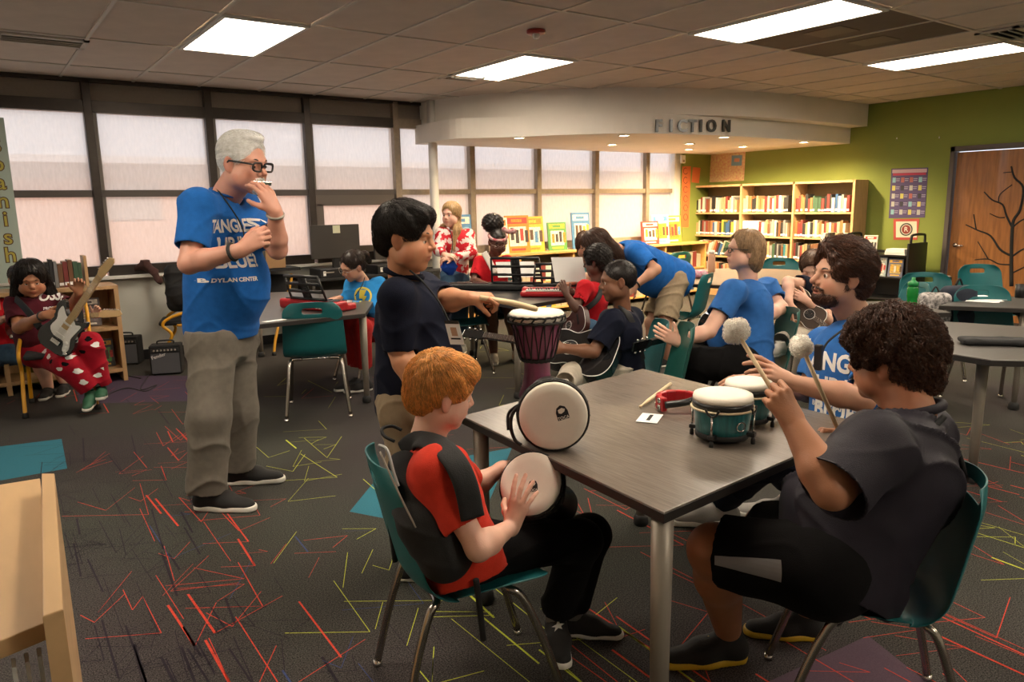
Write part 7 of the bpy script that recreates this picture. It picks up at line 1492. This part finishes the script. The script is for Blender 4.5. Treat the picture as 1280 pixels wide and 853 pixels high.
# 13 sweatshirt girl -------------------------------------------------------
J = JJ(head=(441, 333, 6.2), neck=(455, 352, 6.3), chest=(456, 368, 6.3), pelvis=(462, 404, 6.45), shR=(440, 356, 6.35), elR=(432, 384, 6.3), wrR=(424, 373, 6.25), shL=(474, 356, 6.3), elL=(468, 388, 6.1), wrL=(437, 381, 6.1),
       hpR=(455, 408, 6.4), hpL=(468, 410, 6.45), knR=(440, 405, 6.0), knL=(452, 410, 5.95), anR=(444, 455, 6.2), anL=(456, 458, 6.15))
root = person(on(458, 468), 'girl with glasses and a dark ponytail in a bright blue sweatshirt playing a red keyboard')
R = lean(dv(-.85, -.75, -.55), UPZ+RR*.25); body, W, s = fig(root, J, sk_olive, vx=fv, hvx=hv, head=dict(hh=.235, rot=R, c=J['head'], neck=J['neck'], neck_r=.04, eyes='down', nose=.9), hands=dict(R=dict(d=dv(-.9, -.2, -.1), pn=dv(0, -.3, 1), side=-1, curls=[(.3, .5, .3)]*4), L=dict(d=dv(-1, 0, -.05), pn=dv(0, -.4, 1), side=1, curls=[(.3, .5, .3)]*4), vx=.006), hsize=.17)
eyes_obj(W, s, R, root, down=True); hm = hairm('dark_brown', (.030, .017, .012)); brows(W, s, root, hm); glasses(W, s, root, mat('wire'), w=.022, h=.018, thick=.0014)
hair_std(root, W, s, R, hm, 1000, .06, vx=.006, grow=.009, front=.075, top=.004, extra=[((-.0, -.10, .03), (.02, -.15, .02), .025, .03), ((.02, -.15, .02), (.06, -.19, -.08), .032, .018)], r=.0016)
m_sb = clothm('sweatshirt_blue', (.02, .20, .50)); t, _ = shirt(root, J, m_sb, chest=(.165, .12), waist=(.16, .13), long=True, arm=.062, hem=.03, vx=.009, amp=.007, seed=45, fwd=dv(-.5, -.9, 0), cuff=.05, name='sweatshirt')
X = unit(np.cross(UPZ, dv(-.4, -1, 0))); TB = bvh(t); yel = mat('yellow_print', (.62, .5, .05), .7); C0 = at(449, 370, 6.0)
decal('print', '', 1, TB, C0, X, UPZ, yel, t, bar=[(.085*math.cos(u), .085*math.sin(u)) for u in np.linspace(0, 2*PI, 30, endpoint=False)], ray_dir=AX_F); decal('print', '', 1, TB, C0, X, UPZ, m_sb, t, off=.004, bar=[(.068*math.cos(u), .068*math.sin(u)) for u in np.linspace(0, 2*PI, 30, endpoint=False)], ray_dir=AX_F)
decal('print', '', 1, TB, C0, X, UPZ, yel, t, off=.0055, bar=[(-.03, .06), (.03, .06), (.008, .01), (.035, .01), (-.02, -.07), (-.004, -.012), (-.035, -.012)], ray_dir=AX_F)
MB().tube(catmull([at(456, 347, 6.2), at(452, 358, 6.12), at(444, 370, 6.05)], 4), .004, 5).build('lanyard', m_black, root)
pants(root, J, clothm('bright_red', (.42, .02, .02)), hip=.12, r=(.10, .08, .065), vx=cv); [shoe(root, J[a_], dv(-1, -.5, 0), L=.24, mu=m_shoeb, ms=m_solew) for a_ in ('anR', 'anL')]; done()

# 14 girl with the white guitar ----------------------------------------------
J = JJ(head=(39, 350, 5.75), neck=(38, 372, 5.85), chest=(48, 392, 5.85), pelvis=(52, 432, 5.95), shR=(20, 382, 5.80), elR=(24, 410, 5.65), wrR=(56, 394, 5.45), shL=(68, 378, 5.95), elL=(92, 385, 5.8), wrL=(98, 366, 5.55),
       hpR=(46, 440, 5.85), hpL=(66, 436, 5.95), knR=(84, 456, 5.55), knL=(112, 432, 5.65), anR=(112, 486, 5.65), anL=(126, 482, 5.75))
root = person(on(80, 520), 'girl with long black hair, maroon T-shirt and red pajama trousers playing a white guitar')
R = lean(dv(.65, -1, -.35)); body, W, s = fig(root, J, sk_tan, vx=.006, hvx=.0045, head=dict(hh=.25, rot=R, c=J['head'], neck=J['neck'], neck_r=.05, eyes='down', nose=.8, cheek=.005, jaw=1.08), hands=dict(R=dict(d=dv(.9, -.1, .0), pn=dv(-.1, -1, .4), side=-1, curls=[(.4, .6, .4)]*4), L=dict(d=dv(.3, -.2, 1), pn=dv(-.5, .8, .3), side=1, curls=[(.6, .8, .5)]*4), vx=.005), hsize=.175, arm_r=(.052, .045, .028))
eyes_obj(W, s, R, root, down=True); hm = hairm('black', (.013, .010, .010)); brows(W, s, root, hm, .003)
hair_std(root, W, s, R, hm, 2000, .16, vx=.006, grow=.022, front=.065, top=.008, ear=False, extra=[((.065, -.03, .0), (.10, -.03, -.12), .05, .035), ((-.065, -.03, .0), (-.11, -.02, -.12), .05, .035), ((0, -.08, .0), (0, -.09, -.15), .07, .06)], r=.002, seg=7, curl=.003, curlf=.7)
m_mar = clothm('maroon', (.085, .012, .020)); t, _ = shirt(root, J, m_mar, chest=(.185, .14), waist=(.18, .16), sleeve=.75, arm=.078, hem=.03, vx=.0085, amp=.006, seed=47, fwd=dv(.45, -1, 0), belly=.03, shr=.08)
X = unit(np.cross(UPZ, dv(.45, -1, 0))); shirt_text(t, [('OSSI', .085, .003, 1.0), ('PROJECT', .028, .001, 1.0)], at(56, 377, 5.5), X, root=t, rd=-dv(.45, -1, 0))
m_paj = clothm('red_pajama', (.34, .008, .020)); pj = pants(root, J, m_paj, hip=.13, r=(.105, .095, .078), vx=.009, amp=.007, seed=48, name='pajama_trousers')
PB = bvh(pj); R_p = random.Random(9)
for k, (px, py) in enumerate([(50, 440), (62, 446), (77, 440), (70, 452), (84, 461), (100, 464), (93, 447), (102, 440), (116, 431), (128, 450), (120, 462), (108, 424), (124, 440), (104, 478), (113, 470), (90, 455)]):
    q = at(px, py, 5.55); n = 9; a0 = R_p.uniform(0, 6); decal('print', '', 1, PB, q, RR, UPZ, [m_print, m_blackc][k % 4 == 3], pj, bar=[((.022+.006*math.sin(3*u+a0))*math.cos(u), (.018+.005*math.cos(2*u+a0))*math.sin(u)) for u in np.linspace(0, 2*PI, n, endpoint=False)], ray_dir=AX_F)
gr = mat('green_shoe', (.02, .10, .05), .6); shoe(root, J['anR']+V3(0, 0, -.02), dv(.35, -1, -.15), L=.25, mu=gr, ms=m_solew, ground=False, laces=m_white); shoe(root, J['anL']+V3(0, 0, .0), dv(.5, -1, .1), L=.25, mu=gr, ms=m_solew, ground=False, laces=m_white)
for a_, k_ in (('anR', 'knR'), ('anL', 'knL')): MB().tube([J[a_]+unit(J[k_]-J[a_])*.10, J[a_]], [.045, .040], 12).build('sock', m_print, root)
band('guitar_strap', [at(20, 374, 5.70), at(30, 384, 5.58), at(40, 396, 5.52), at(50, 410, 5.5)], .028, -FR, m_black, root, vx=.008)
wd_ = unit(J['wrR']-J['elR']); q = J['wrR']-wd_*.04; a = unit(np.cross(wd_, UPZ)); b2 = np.cross(wd_, a); MB().tube([q+(a*math.cos(u)+b2*math.sin(u))*.034 for u in np.linspace(0, 2*PI, 14, endpoint=False)], .006, 6, closed=True).build('wristband', m_rubber, root); done()
nk = unit(at(128, 332, 5.35)-at(80, 404, 5.42))
guitar('black electric guitar with a white pickguard and maple neck played by the girl in maroon', at(80, 412, 5.42), nk, dv(.15, -1, .25), 'electric', None, m_gblack, .92)

DF[0] = .965
# 15 player hidden behind her -------------------------------------------------
J = JJ(head=(26, 350, 6.45), neck=(16, 376, 6.45), chest=(0, 398, 6.4), pelvis=(6, 436, 6.45), shL=(14, 384, 6.45), elL=(40, 400, 6.6), wrL=(118, 394, 6.75), shR=(-18, 384, 6.35), elR=(-14, 408, 6.2), wrR=(6, 398, 6.0), hpR=(0, 440, 6.4), hpL=(12, 440, 6.5), knR=(50, 450, 6.3), knL=(70, 450, 6.5), anR=(60, 484, 6.4), anL=(80, 476, 6.5))
root = person(on(40, 490), 'player in red mostly hidden behind the guitar girl, one black and white shoe showing')
R = lean(dv(.8, -1, -.2)); body, W, s = fig(root, J, sk_fair, vx=.009, hvx=.006, head=dict(hh=.23, rot=R, c=J['head'], neck=J['neck'], neck_r=.045), hands=dict(L=dict(d=dv(.6, -.2, .6), pn=dv(0, 1, .2), side=1), vx=.008), hsize=.16, legs=(.08, .06, .042))
hm = hairm('dark_brown', (.030, .017, .012)); hair_std(root, W, s, R, hm, 400, .05, vx=.009, r=.002)
shirt(root, J, m_redC, chest=(.15, .11), waist=(.15, .12), vx=.012, seed=49, fwd=dv(.6, -1, 0)); pants(root, J, m_jean, hip=.11, r=(.09, .075, .06), stop=.9, vx=.012, name='shorts')
for a_ in ('anR', 'anL'): shoe(root, J[a_], dv(.3, -1, 0), L=.24, mu=m_shoeb, ms=m_solew)
done(); guitar('second electric guitar, only its maple neck showing behind the guitar girl', at(40, 402, 6.3), dv(1, .25, .06), dv(.1, -1, .2), 'electric', None, mat('guitar_dark_red', (.15, .01, .01), .2), .95)

DF[0] = 1.0
# 16 child behind the bending woman ---------------------------------------------
J = JJ(head=(733, 309, 7.1), neck=(733, 328, 7.2), chest=(733, 346, 7.2), pelvis=(735, 385, 7.3), shL=(750, 335, 7.2), elL=(752, 360, 7.1), wrL=(745, 372, 7.0), shR=(716, 335, 7.2), elR=(714, 360, 7.1), wrR=(720, 372, 7.0), hpR=(728, 388, 7.3), hpL=(742, 388, 7.3), knR=(726, 400, 6.95), knL=(744, 400, 6.95), anR=(726, 440, 7.1), anL=(745, 440, 7.1))
root = person(on(735, 448), 'child with curly brown hair whose face peeks out beside the bending woman')
R = lean(dv(-.2, -1, -.15)); body, W, s = fig(root, J, sk_olive, vx=.009, hvx=.006, head=dict(hh=.235, rot=R, c=J['head'], neck=J['neck'], neck_r=.045)); eyes_obj(W, s, R, root)
hm = hairm('curly_brown', (.11, .05, .028)); hair_std(root, W, s, R, hm, 900, .06, vx=.008, grow=.022, front=.07, top=.008, ear=False, r=.002, curl=.006, curlf=1.2, extra=[((.06, 0, -.02), (.06, 0, -.07), .03, .025), ((-.06, 0, -.02), (-.06, 0, -.07), .03, .025)])
shirt(root, J, clothm('teal_shirt', (.03, .12, .12)), chest=(.15, .11), waist=(.15, .12), vx=.012, seed=51, fwd=-FR); pants(root, J, m_jean, hip=.11, r=(.09, .075, .06), vx=.012); [shoe(root, J[a_], -FR, L=.22, mu=m_shoeb, ms=m_solew) for a_ in ('anR', 'anL')]; done()
